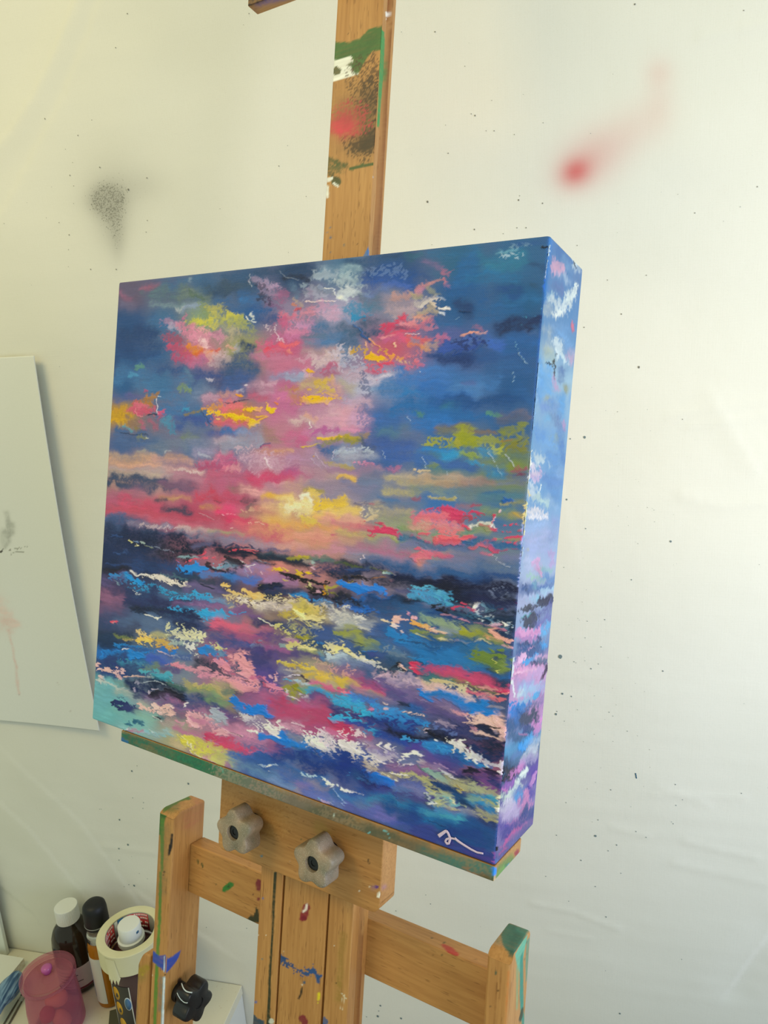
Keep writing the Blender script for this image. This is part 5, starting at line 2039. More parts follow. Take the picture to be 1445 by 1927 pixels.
s d898b4 40 .9 150,210 500,250
s d088ac 50 .9 250,270 550,320
b b080a8 50 .9 500,290 700,350
k f4f0f0 6 .95 380,200 470,220 520,240
k f0f0f4 8 .95 460,210 520,225
k a8b4c0 45 .9 20,20 90,60
d e0a8b4 40 .97 20,170 150,210
k e8b0b8 25 .97 20,210 130,230
k e8b8c0 8 .95 110,180 200,230 320,260
k 6a4a6a 4 .85 170,210 320,262
s d04a74 50 .97 20,270 250,350
s d84a70 45 .97 150,350 450,430
s d8507a 40 .97 350,420 580,460
d d84a70 30 .97 80,350 420,440
d e0708a 25 .95 430,430 620,470
b a85f8a 40 .9 600,420 720,420
b 9a5f88 50 .85 600,360 720,400
s d4c868 60 .95 20,400 130,440
s c8c870 60 .95 50,480 230,520
b c0c078 50 .9 120,520 260,540
b 8a9888 40 .85 230,440 320,500
k 1c80d8 30 .97 530,270 700,290
k 1c80d8 50 .98 720,300 850,320
k 1c80d8 50 .98 760,240 900,330
d 2a84d4 50 .97 850,290 1000,390
k 1f84dc 30 .97 950,370 1040,400
s 8a8a9c 30 .9 850,260 950,300
s 4a80b8 40 .85 850,410 1000,400
b 5a4a88 40 .9 700,360 850,440
d e8e0e0 50 .95 1000,230 1130,300
p f0ece0 70 .9 1050,330 1250,380
k f4f0e4 45 .95 1090,340 1220,390
d f0e8e0 40 .95 1050,270 1300,330
p e0d0d8 70 .9 1250,280 1440,350
d e8e4dc 35 .95 1350,380 1440,430
k f4f0e8 16 .95 1120,440 1170,490
k 1f80d8 20 .95 1130,420 1150,450
s d85a7a 30 .9 1350,210 1440,240
b 3f6ab0 60 .95 250,480 600,510
b 2f5aa0 70 .95 400,560 800,540
b 26448c 80 .95 700,470 1100,480
b 1c3a80 90 .97 1000,540 1440,560
b 1f4a94 60 .95 1200,460 1440,470
b 1a3474 70 .95 1150,640 1440,660
b 3f6aa8 70 .95 400,620 900,660
d a8c4e0 14 .85 510,570 690,580
k f4f8f8 9 .95 600,580 630,585
k e8e8f0 6 .9 610,630 615,640
b 6a90b0 50 .9 250,570 600,660
b 5f8ab8 50 .9 450,680 850,780
b 7a9ac8 30 .85 600,740 900,830
b 4f6fb0 60 .95 750,700 1000,760
b 3a6aa8 60 .9 900,640 1200,750
d b8d8e8 20 .9 960,650 1200,720
d e8ecf0 25 .95 1190,740 1310,790
k f8f8f8 16 .97 1400,830 1440,850
d f4f4f4 16 .95 1340,790 1430,850
b 8a7ab8 40 .85 930,780 1030,830
b 5a70b4 50 .9 1000,850 1250,900
b 6a7ac0 40 .9 1000,880 1300,980
b 5a6ab8 50 .9 1300,950 1440,1040
k a8c8ec 4 .9 1310,840 1380,920 1420,1000
k e8e8f4 9 .9 1300,990 1320,960
s d0b8dc 20 .85 1200,990 1280,1010
k 7ac0e4 4 .85 1140,940 1180,970
@620 1340 5.78
d 30b0dc 40 .98 60,50 330,90
k 38b4dc 35 .98 380,20 520,50
d 34a8d8 40 .97 420,180 560,240
d 2a44a0 40 .9 200,120 420,150
b 2f3f90 60 .95 550,90 900,140
d 2f94d8 50 .95 550,60 1050,170
b 243a80 60 .95 450,110 900,170
b 30407f 50 .95 560,200 850,250
b 14182f 40 .97 650,190 1050,320
b 10142a 50 .97 850,250 1100,330
b 26489a 40 .95 550,250 850,310
d 3a9ad4 30 .95 800,260 1000,320 1100,370
b b83a64 60 .97 20,140 150,180
b c83a60 50 .97 100,220 300,260
b a84a7a 40 .95 250,260 450,300
b c87098 40 .9 30,220 150,280
p f0e0e0 40 .85 150,230 350,250
p ece8e8 90 .95 150,360 300,420
k f0ece4 50 .95 170,330 260,420
d ece8e0 60 .97 200,420 420,500
k f0ece8 14 .95 210,300 290,410
k f0ece8 12 .95 260,330 310,440
k ece8e0 12 .95 330,380 360,420
k f4f0e8 20 .97 420,350 480,470
k f0ece4 12 .95 430,400 460,500
k f0ece8 14 .95 490,400 540,520
k ece8e8 8 .95 520,400 560,500
k f0ece8 14 .95 580,350 620,460
k f0ece8 18 .95 650,370 690,430
k e0e0e8 8 .9 720,380 740,470
d e0d8dc 30 .9 520,480 720,500
b a08aa8 50 .9 400,330 520,360
b 9a90b8 50 .85 500,420 800,480
p e0d8cc 60 .9 300,500 500,590
b b8a890 40 .9 400,580 520,620
b 6a78a0 40 .9 780,510 950,520
s d0c8c8 20 .85 950,560 1040,570
b 2c4a98 50 .95 950,350 1250,420
b 4a3f90 60 .95 900,380 1200,470
b 5a4a90 40 .95 1050,470 1440,580
b 2a3f8c 50 .95 1150,430 1440,520
k f8f4ec 18 .98 820,460 960,460
k f8f4ec 25 .98 910,440 960,460
k f8f4f0 12 .98 960,470 1010,500
k f4f0ec 7 .97 710,580 760,520 800,470
k f0e8e8 6 .97 480,510 600,555 700,580
k ece4e4 8 .95 700,580 800,565 900,580
k f8f4f0 8 .95 985,480 1020,510
d 2a80c8 40 .95 1000,350 1440,470
b 2f8ac8 40 .9 1050,370 1440,460
b 162040 50 .95 1150,220 1440,290
b 8a6a98 60 .95 650,600 950,630
s 8a608f 50 .95 800,640 1000,680
b 9a7a98 40 .9 1000,580 1250,610
s a08ab0 30 .85 1100,590 1300,640
k d8d8e0 6 .9 1200,640 1440,760
k 80b0a0 25 .95 1040,640 1200,730
s 9abcb0 30 .95 1080,660 1250,740
k 5a7078 5 .85 930,580 1050,660 1150,720
b 243078 50 .9 1250,600 1440,680
s b8b878 40 .95 800,690 1000,740
s b0b070 45 .95 900,730 1150,790
d c8c080 25 .95 650,650 850,720
b a8a080 35 .9 560,670 700,720
s b8b890 30 .9 1150,730 1300,780
s b8b880 30 .9 1250,760 1440,830
k e8e8d8 6 .95 630,640 700,660 830,690
d e0d8b0 20 .9 560,650 640,700
k 5a5a80 5 .85 530,635 640,630
k e8e4c8 10 .95 690,740 710,745
k d8cc68 16 .95 1340,810 1440,850
d 1a3a6a 40 .97 1120,780 1300,830
b 1c3f70 40 .95 1150,790 1340,850
b 1f4f84 50 .95 1350,900 1440,950
k 1c7ce0 50 .97 430,680 620,770
k 1c78dc 30 .97 560,740 670,810
d 2078d8 35 .97 350,640 650,780
k 2a7ad8 8 .95 680,780 720,820 725,870
k 3a90c8 4 .9 722,860 720,1020
b 1a3a84 100 .97 60,480 200,560
b 1a3480 80 .97 100,600 400,690
d 3f8ac8 25 .9 200,670 430,770
b 24487f 60 .9 250,680 500,800
b 2a3070 50 .95 350,780 640,850
b 3f4a90 50 .9 550,850 700,890
b 5a6aa8 60 .95 750,790 1000,850
b 7a80b0 40 .9 800,830 1050,880
b 4a4a88 50 .9 800,900 1080,950
s 5a7ab0 40 .85 720,830 850,880
s a8b898 50 .95 1060,880 1300,950
d b8c090 40 .95 1080,870 1320,900
s 90b8b8 40 .9 1200,960 1340,1010
k 6ab0c8 20 .9 1290,960 1340,1010
k f4f4f0 16 .97 1110,980 1160,990
k d0dcdc 10 .95 1030,870 1080,930 1120,980
k 4a5a80 14 .95 1040,890 1110,1000
k d8d070 14 .95 1250,1040 1400,1075
d c8cc90 25 .9 1190,1000 1300,1040
k 3a4a78 14 .9 1090,1045 1150,1010
d e8f0f4 20 .95 20,780 130,810
k f8f8f8 16 .97 130,830 190,850
d f0f0f4 16 .95 150,860 240,850
d e8f0f4 14 .9 270,870 340,890
b 3a6aa8 60 .9 60,860 250,930
b 26509a 60 .95 300,850 520,920
b 3f7ab8 40 .9 150,940 500,960
b 3a8ab0 50 .9 450,940 800,1010
b 2a78a8 50 .9 600,960 850,1000
b 5f7aa8 50 .9 300,980 480,1020
b 1c4f90 80 .97 650,1060 900,1100
b 1f5a98 60 .95 850,1040 1100,1100
b 3a90b8 50 .9 1000,1080 1440,1160
b 5a8ab8 40 .85 1150,1060 1440,1100
s 4aa0b8 30 .85 1050,1090 1250,1130
b 5f6ab0 60 .95 200,1040 500,1090
b 5a66ac 60 .95 400,1120 700,1200
b 6a6ab0 40 .9 500,1140 700,1170
b 4a5aa8 40 .9 700,1220 1000,1290
b 1f4488 60 .97 900,1160 1200,1200
b 204488 60 .97 1150,1220 1440,1290
b 2a4a90 50 .95 800,1180 1000,1230
b 34448c 50 .95 950,1290 1200,1370
b 3a4488 50 .95 1050,1370 1300,1430
b 4a4a8c 40 .9 900,1340 1080,1410
k a8c8ec 4 .9 40,850 130,930 155,1010
k e8e8f4 8 .9 30,1000 40,960
b 6a80b8 40 .85 20,950 120,1030
@800 1340 5.78
k 1a80d0 20 .97 500,10 720,20
s f0c8b4 50 .97 520,80 740,80
s ecc4b4 50 .97 600,130 840,130
d ecc8b8 40 .95 450,30 560,110
k f0c4b4 30 .97 760,60 830,200
k ecc0b4 35 .97 800,170 850,290
s e0a0a0 25 .9 760,120 860,170
k 1a2440 30 .97 560,160 700,210
k 1a2440 30 .97 680,210 800,260
d 1a2440 14 .95 720,200 810,200
k 181c28 5 .95 630,155 720,155
d 181c24 14 .95 660,155 780,150
k 181c24 4 .9 720,125 735,165
b 162040 50 .97 500,240 700,300
k ecc8b8 12 .97 470,190 560,220 700,260 830,310
s e0a0a8 18 .9 470,160 540,190
b 182444 60 .97 650,320 850,350
b 141c34 60 .97 750,400 860,430
d 3a4a78 20 .7 500,250 620,280
b 5a5a88 50 .9 20,60 250,140
d b0a0b8 25 .8 150,110 300,160
b 2a3468 60 .95 250,190 450,210
d 5a70a8 30 .85 100,140 300,230
b 12162a 50 .97 100,270 280,330
k 14182a 40 .97 60,210 110,250
k c8b8c8 7 .95 30,230 40,180 75,180
k f0f4f0 10 .97 85,295 110,305
d c8d8d0 14 .9 110,310 200,350
b 1c2c58 60 .95 500,340 800,480
b 2a80c0 50 .95 30,380 300,440
d 2f94d0 40 .95 100,400 500,520
b 24609f 60 .95 350,500 650,570
d 2a8ac8 30 .9 450,480 700,600
k d8d8d0 30 .95 290,340 380,390
p e4e4d8 50 .95 290,320 420,400
k e8e8d0 12 .97 300,370 300,440
k e0e4d8 10 .95 370,400 375,430
k 10142a 20 .95 420,400 450,360
p d8d8d4 60 .9 460,420 600,480
d d0d4d0 35 .9 460,440 560,470
k e0e4d0 12 .95 480,440 485,500
k d8e0dc 10 .95 540,500 555,545
d b8c0d0 14 .85 500,400 700,520
d c8c8d0 20 .85 600,500 760,570
k d8dcd8 8 .95 660,560 680,610
b 3a4a90 50 .95 100,470 350,530
b 5a4a90 50 .95 20,510 300,590
b 4a4084 50 .95 250,600 450,650
d b090b8 12 .7 20,540 350,650
k 14182f 30 .97 470,640 580,640
k 12162c 35 .97 680,640 800,700
k e0dcd8 25 .97 800,580 850,580
k e8e0e0 18 .97 800,640 830,680
d d8d0d8 25 .95 790,560 860,660
b 1a2450 50 .95 520,730 640,740
b 1f2a58 40 .95 350,680 560,760
b 5a4080 60 .95 620,710 780,780
b 7a4a88 50 .95 650,760 800,850
b 2a3870 30 .95 740,740 830,830
k d8d8e0 7 .95 150,630 280,690 400,760
s 80a898 30 .95 50,650 250,740
s 9ab8a8 30 .9 60,680 250,750
b a8a880 40 .95 250,720 450,790
s b0b080 45 .95 400,780 650,850
s a8b088 45 .95 500,810 750,890
s b0a888 35 .95 650,880 800,920
k 5a6068 5 .85 380,770 560,820
k d8c868 14 .97 340,800 400,850
k 6a4a20 7 .9 340,790 360,820
s b8b878 30 .95 20,830 250,880
d 18386a 45 .97 80,790 300,850
b 1c3f70 40 .97 130,800 300,870
b 1c4a78 70 .97 340,900 440,970
d 1c3c64 40 .97 350,1020 560,1070
k c8d4b0 9 .97 370,1010 420,1030
b 143860 30 .9 360,970 420,1000
s a0b89a 50 .95 100,920 250,970
d 70b0b8 40 .9 200,960 320,1010
k e8e0a8 6 .9 270,950 300,1000
s b8bc80 30 .95 150,1000 280,1050
k d8d070 14 .95 250,1040 380,1080
b 3a8ab8 60 .97 520,960 700,990
s 2f94c8 50 .95 550,930 650,950
s 3090c8 40 .95 650,1010 770,1080
s 4aa4b8 30 .9 700,920 800,1000
b 7aa090 40 .9 480,920 560,950
s a8b078 25 .95 620,950 780,1030
s a8a880 35 .95 560,1060 800,1160
d b8b47a 25 .95 500,1090 800,1200
s e8ecb8 18 .97 800,920 795,1080
k f4f4e0 12 .97 800,1060 815,1080
b 6a70a0 40 .9 250,1060 500,1110
b 8a90a0 35 .85 400,1090 600,1150
b 3a90b8 50 .95 60,1080 350,1150
s 4aa8b8 30 .9 200,1130 420,1180
b 1f70a8 60 .95 20,1170 250,1210
b 1f5a90 60 .97 150,1220 450,1250
b 20508a 60 .97 400,1220 750,1300
b 1f4a80 60 .97 500,1310 750,1400
b 2a3f70 40 .95 600,1180 780,1240
k 14346a 5 .8 20,1180 110,1200 210,1240
b 1f3f7f 60 .97 280,1280 550,1380
b 34448c 60 .97 20,1330 250,1430
b 3f4088 50 .95 300,1420 600,1440
@820 1420 7.225
b 1f4a84 60 .97 300,1150 700,1200
b 34448c 70 .97 300,1280 700,1360
b 443f88 60 .95 400,1380 760,1470
b 3a4a90 50 .9 100,1250 300,1300
s 9a5a9a 30 .9 780,1340 790,1480
'''
SIDE_GROUND = ((.02, '4a80c0'), (.15, '5a90c8'), (.2, '9ac0e0'), (.3, '7aa8d8'), (.4, '6aa0d8'), (.5, '9ab8e4'), (.55, 'b0bce4'),
               (.62, '8aa8d8'), (.67, '6a80b8'), (.71, 'c898cc'), (.76, 'c8a0d8'), (.81, '5aa0d8'), (.86, '4a6090'), (.91, '7a70b8'), (.96, '8a80c0'), (1., '4a4a90'))
SIDE = '''
@840 430 5.78
b 4a80c4 90 .9 1180,120 1300,250
b 3a70b8 60 .7 1250,250 1380,330
s c8a8d0 50 .95 1190,400 1240,500
s d8a8cc 35 .9 1180,380 1210,450
b 6a98cc 60 .8 1280,350 1350,450
b a8c0e0 40 .7 1270,530 1310,560
s e0f0f8 25 .9 1400,330 1420,480
k 18243a 6 .9 1385,370 1410,430
b 5a80b8 50 .8 1430,450 1420,700
b 5a7ab8 50 .85 1170,620 1230,680
s a8c8e0 60 .9 1110,740 1160,800
s e4f0f4 50 .95 1250,850 1330,760 1370,680
s f0f8fa 35 .95 1200,930 1290,880
s c8d8e8 50 .85 1180,800 1280,860
b a8b8c8 50 .85 1080,830 1130,900
b 6a9ad4 50 .85 1200,1050 1300,1100
s b05a80 16 .9 1370,1040 1385,1110
s d07090 10 .9 1365,1000 1375,1080
b a0b4c8 60 .85 1120,1100 1130,1300
b a8b8b0 40 .8 1110,1320 1140,1420
b 6aa0dc 60 .85 1250,1150 1330,1250
s d8e8f4 40 .9 1210,1240 1230,1380
b a8a8d0 50 .8 1350,1330 1370,1440
k 1a2a40 6 .8 1320,505
k 1a2a40 7 .85 1180,1395 1200,1360
b 3a80d0 30 .9 1140,120 1100,420 1060,800
k d8ecf8 4 .85 1125,200 1090,430
@830 660 5.78
b 4a90dc 60 .9 1080,150 1050,500
b 6aa8e4 90 .9 1130,200 1120,400
b a8c4d0 40 .85 1190,60 1200,110
s c8e0f0 40 .9 1290,60 1330,90
s c8a8d0 40 .8 1390,60 1420,120
k 10141f 12 .97 1220,100 1245,180
k 10141f 6 .95 1140,130 1220,165
k 20283a 7 .9 1235,200 1225,300
s c0a0d0 30 .9 1230,300 1250,400
b 5a80b8 40 .8 1320,200 1310,300
b 8a9a98 40 .85 1360,380 1350,430
b 9a9a60 25 .7 1350,420
b a0a888 30 .8 1165,510
b 6a90d0 90 .85 1150,600 1250,560
b 60b0e8 40 .8 1160,740
b 5aa0e0 60 .85 1300,500 1290,700
b 5a78b0 60 .8 1230,720 1270,820
s b090c8 22 .85 1330,780 1340,860
s 98a888 40 .85 1240,960 1240,1000
b 5a94dc 70 .85 1040,850 1100,900
b 6aa0dc 90 .85 1150,1000 1170,1040
b 4a80c8 60 .8 1290,900 1320,1200
s c8d8e4 60 .9 1050,1140 1100,1200
s d0b0d8 50 .9 1010,1290 1060,1320
s e0d8ec 40 .85 1000,1240 1020,1400
b 5a90d0 60 .85 1200,1150 1230,1350
b 7aa4dc 50 .8 1280,1300 1260,1430
k 8ab4e8 8 .9 1065,150 1040,450 1000,800 965,1060
k f4f8f8 8 .95 980,1080 950,1440
@820 890 5.78
s c0a8d8 40 .9 1050,30 1100,50
b 5a8acc 70 .9 1200,60 1350,150
b 5a90d0 50 .85 1280,200 1340,280
s c8d8ec 60 .9 1030,150 1060,250
s c0dce0 50 .9 1100,270 1170,300
s e8e4f0 50 .95 1010,400 1180,440
s f0ecf8 30 .95 1020,470 1190,480
b 8ab0e0 50 .85 1220,250 1280,340
k f0f8fc 4 .9 1140,130 1120,210
b a8b0e0 110 .95 1050,650 1250,650
b a0b0e4 110 .95 1050,820 1200,820
b 9ab8ec 60 .85 1000,600 1180,560
b 8aa0d8 50 .8 1300,500 1280,700
s b8a0dc 40 .9 1270,880 1270,980
b b0bce4 80 .9 1010,960 1060,1050
s d8a8dc 35 .95 1090,960 1120,1030
k e0a0d4 14 .95 1120,1030 1145,1120
s b0b8b8 25 .85 990,830
s 9ac4bc 40 .9 1030,1120 1150,1150
b 8ac0c4 30 .85 1150,1050 1250,1050
b 5a88c4 60 .9 1200,1120 1270,1160
b 3a5a98 60 .95 950,1240 1040,1270
d 2f4a80 30 .95 940,1220 1000,1290
b 4a74b8 50 .9 1080,1260 1250,1220
s 7ab4d0 30 .85 1080,1230 1100,1260
b 4a6aa8 40 .9 930,1320 1080,1320
s a8ccec 40 .9 1180,1290 1270,1270
s 8ad0f0 30 .9 1110,1340 1150,1370
b a8b4e0 60 .9 950,1390 1060,1390
k 3a3f58 40 .97 1160,1400 1220,1370
b 5a60a0 40 .9 1220,1430 1250,1420
s f0d890 12 .9 1005,200 1020,240
k f4f0c0 10 .97 985,330 970,480 955,660
k d0e0f8 8 .9 945,700 930,900 910,1100
@810 1120 5.78
b a8b0dc 60 .95 960,60 1040,80
s a0c8ec 40 .9 1100,50 1180,80
s 90d0f4 25 .9 1150,30 1200,90
k 34385a 40 .97 1200,70 1250,40
d 3a4058 30 .97 960,170 1150,120
b 5a64a8 60 .95 1150,200 1260,150
k 3a3f5c 60 .97 1040,280 1110,220
k 3a4060 30 .97 1080,340 1120,300
d 60a8b8 9 .85 990,240 1090,200
b 6a70b8 60 .95 1180,300 1270,240
s c890d0 60 .95 960,430 1080,450
k e0a0d8 40 .97 980,400 1180,400
k d898d4 30 .97 1100,430 1200,350
s b888c8 40 .9 1000,480 1140,480
b 3a5a98 40 .95 960,540 1060,550
k 2a4a80 16 .95 1160,460 1190,480
d 3a4a80 25 .95 980,540 1180,510
k e0a8d4 9 .95 985,570 1060,585 1130,560
s 40a0ec 40 .97 1190,570 1250,540
s 5ab0f0 40 .95 1210,420 1270,330
b 3a5c98 60 .95 950,640 1150,610
s d8a8dc 60 .95 950,730 1010,680
k e8b8e4 30 .97 960,730 1010,650
k 48a4ec 28 .97 1040,730 1150,660
b 8a90c0 40 .9 1120,700 1180,720
s dcb0dc 25 .95 1160,670 1250,680
k 3f4a78 30 .95 1120,740 1240,770
b 5a6a94 40 .9 1200,720 1250,740
s e098cc 70 .97 910,820 1060,850
s e8a8dc 50 .97 1000,840 1180,810
k f0c0e4 12 .95 920,850 1150,800
s d8a0d8 60 .95 950,920 1100,880
s c8a8e0 50 .95 1100,880 1220,830
k 3a2a50 14 .97 1210,910 1260,780
k 6a3f6a 8 .95 1190,930 1230,870
b a8a4e0 60 .95 960,1000 1080,980
s a0c8f0 60 .95 1020,1060 1150,1000
s c8e0f4 30 .9 960,1120 1010,1050
k 4ab0f0 25 .97 1120,1120 1170,1060
b a0a4d8 50 .9 1190,1000 1230,960
s 8ac0ec 40 .9 980,1180 1060,1130
k 2a90e8 50 .97 960,1230 1040,1210
d 2a8ae0 50 .97 870,1200 1000,1290
b 2f7ad0 50 .95 900,1300 1000,1280
b 6a6a9c 60 .95 1080,1230 1180,1200
b 3a4468 60 .97 1000,1340 1120,1300
s c890d0 60 .95 1160,1270 1200,1230
b 8a70b0 40 .9 1200,1170 1220,1100
s d890d8 50 .97 1150,1400 1200,1350
b 34588f 60 .95 860,1400 960,1380
k d8e8f8 6 .9 905,680 890,900
k e8f0fc 9 .95 890,940 910,1100
@800 1340 5.78
b 2a80dc 60 .95 920,30 1000,80
b 2f5c98 60 .95 890,150 960,250
b 384468 70 .97 1040,80 1150,120
k 3a4a88 40 .95 1080,180 1180,210
s d890d8 40 .97 1170,150 1240,110
s c88ad0 40 .95 1190,220 1250,160
b 3a6090 70 .95 950,280 1060,300
s b070a8 14 .9 1020,240 1110,250
k 3a9cf0 50 .97 1060,390 1150,290
s 48a4ec 40 .95 1090,330 1180,250
b a0b8dc 50 .9 1150,420 1230,300
s c0c8dc 40 .9 1100,500 1220,380
s 5a80c0 30 .9 920,530 1030,450
b 2f4a74 60 .95 880,550 960,600
k 2c3048 50 .97 890,640 980,650
k 2a2c44 40 .97 870,730 930,700
s c880cc 40 .97 960,680 1060,580
k d890d4 25 .95 1020,640 1060,540
s 9a60c0 50 .97 850,850 950,780
s d080c8 14 .95 850,840 880,840
s a8a0d0 40 .9 1080,540 1200,470
b 5a44a8 60 .97 1120,640 1200,560
b 5a40a8 50 .97 1160,760 1200,700
s d8e8f0 25 .97 1020,760 1100,620
k e4f0f0 12 .97 1040,680 1100,610
s c8dcd8 50 .97 840,930 960,880
s d8e4e0 40 .95 900,900 1010,790
s d8d4ec 60 .95 860,1060 930,980
b c0b0e0 60 .95 870,1130 960,1040
b 6a8acc 50 .9 980,900 1060,850
s 4a9ae0 30 .95 990,960 1030,900
s d890c8 50 .97 1060,1000 1110,880
s d08ac8 50 .97 1030,1090 1130,980
s d890cc 40 .95 950,1190 1050,1110
k c890d8 25 .9 1150,800 1190,660
b 5a50b0 40 .95 1120,830 1180,880
b 34508f 60 .97 1060,1120 1170,1070
b 3f4a98 60 .97 1000,1190 1160,1130
b 5a48b0 50 .97 830,1270 900,1230
b 4a44a0 60 .97 870,1330 960,1260
s b870b0 25 .95 890,1400 980,1310 1100,1200
b 8a6aa8 50 .95 1000,1320 1150,1220
b 6a6ab0 60 .95 950,1420 1130,1320
b 44609c 40 .95 1050,1380 1170,1280
k 2f6ad8 12 .9 780,1250 765,1440
@820 1420 7.225
s c060a8 25 .95 900,1250 1000,1100 1150,980
b 7a70b8 60 .95 950,1380 1100,1250
b 4f5f9c 50 .95 1080,1270 1250,1080
b 7a74c0 60 .95 870,1500 1080,1340
s b05a9f 18 .9 870,1350 950,1270
b 5a80d0 30 .9 830,1440 860,1510
k 141820 14 .95 830,1250 835,1290
b 6a60a8 40 .9 1150,1050 1300,930
'''  # pale strokes down the front edge are its highlight, put into the colour
# ---------------------------------------------------------------- setting: the wall behind and the floor
WD = np.array([.9477047, .31914855, 0.]); WN = np.array([-WD[1], WD[0], 0.])   # along the wall / into the wall
W0 = np.array([-.76067121, .1772708, 0.])                                       # a point on the hanging cloth
def wallpt(t, z, off=0.):       # off > 0: towards the room
    return W0 + WD * t - WN * off + np.array([0, 0, z])
def wall_tz(x, y):
    P = on_plane(x, y, W0, WN); return (P - W0) @ WD, P[2]

m_plaster = mat('plaster_paint', 'd8d6cc', .8, .2)
a, b = wallpt(-1.9, 0, -.03), wallpt(2.0, 0, -.03); a2, b2 = wallpt(-1.9, 0, -.13), wallpt(2.0, 0, -.13)
V = [a, b, b2, a2]; V = V + [p + np.array([0, 0, 2.7]) for p in V]
tag(mesh('wall_back', V, [(3, 2, 1, 0), (4, 5, 6, 7), (0, 1, 5, 4), (1, 2, 6, 5), (2, 3, 7, 6), (3, 0, 4, 7)], m_plaster, smooth=False), kind='structure')
m_floor = mat('floor_boards', '8f8373', .55, .3); t = NT(m_floor)
v = t.obj((1, 9, 1)); t.l(t.mix(t.noise(v, 3, 4), srgb('7d7163'), srgb('a39683')), t.b.inputs['Base Color'])
V, Fc = box((-2.8, -2.4, -.06), (2.4, 1.3, 0))
tag(mesh('floor', V, Fc, m_floor, smooth=False), kind='structure')

# ---------------------------------------------------------------- the cream drop cloth hung on the wall
m_cloth = mat('cream_cotton', 'd9d3b8', .85, .15); t = NT(m_cloth)
v = t.obj()
warp = t.noise(t.obj((1, 1, .02)), 900, 1); weft = t.noise(t.obj((.02, .02, 1)), 900, 1)
weave = t.math('ADD', warp, weft)
fibre = t.noise(v, 6, 3)
c = t.mix(fibre, srgb('dedccd'), srgb('e4e2d5'))
c = t.mix(t.math('MULTIPLY', t.ramp(t.noise(v, 900, 2), (.55, 0.), (.75, 1.)), .10), c, srgb('b9b398'))
fine = t.noise(v, 430, 2, .7); finer = t.noise(v, 800, 1, .6)
for nm, hx, k in (('spray_black', '55554a', 1.5), ('spray_red', 'cf4a4c', 1.0), ('spray_pink', 'd98f80', 1.), ('spray_teal', '5f7f80', 1.8)):
    at = t.n('ShaderNodeAttribute', attribute_name=nm)
    d = at.outputs['Fac']
    soft = t.math('MULTIPLY', d, {'spray_black': .5, 'spray_red': .95, 'spray_pink': .35, 'spray_teal': .06}[nm])
    gr = t.math('ADD', t.math('MULTIPLY', fine, .6), t.math('MULTIPLY', finer, .4))
    thr = t.math('SUBTRACT', .76, t.math('MULTIPLY', d, .30))
    dots = t.math('MULTIPLY', t.math('MULTIPLY', t.math('SUBTRACT', gr, thr), 14., True), t.math('MINIMUM', t.math('MULTIPLY', d, 6.), .75))
    if nm in ('spray_red', 'spray_pink'): dots = t.math('MULTIPLY', dots, .35)
    c = t.mix(t.math('MAXIMUM', soft, dots, True), c, srgb(hx))
t.l(c, t.b.inputs['Base Color'])
t.l(t.bump(weave, .12, .0006, t.bump(t.noise(v, 35, 4), .12, .004)), t.b.inputs['Normal'])

NT_, NZ_ = 520, 470
tt = np.linspace(-.62, 1.5, NT_); zz = np.linspace(.02, 2.45, NZ_)
T2, Z2 = np.meshgrid(tt, zz)
def crease(T, Z, pts, amp, wid):
    """soft ridge along a polyline given on the picture"""
    p = np.array([wall_tz(*q) for q in pts]); d = np.full(T.shape, 1e9); f = np.zeros(T.shape)
    for i, (a, b) in enumerate(zip(p[:-1], p[1:])):
        e = b - a; s_ = np.clip(((T - a[0]) * e[0] + (Z - a[1]) * e[1]) / (e @ e), 0, 1)
        dd = ((T - a[0]) * e[1] - (Z - a[1]) * e[0]) / np.sqrt(e @ e)
        r_ = np.hypot(T - a[0] - s_ * e[0], Z - a[1] - s_ * e[1])
        k = r_ < d; d = np.where(k, r_, d); f = np.where(k, dd, f)
    side = np.sign(f)
    return amp * np.exp(-(d / wid) ** 2) * np.where(side > 0, 1., .6)
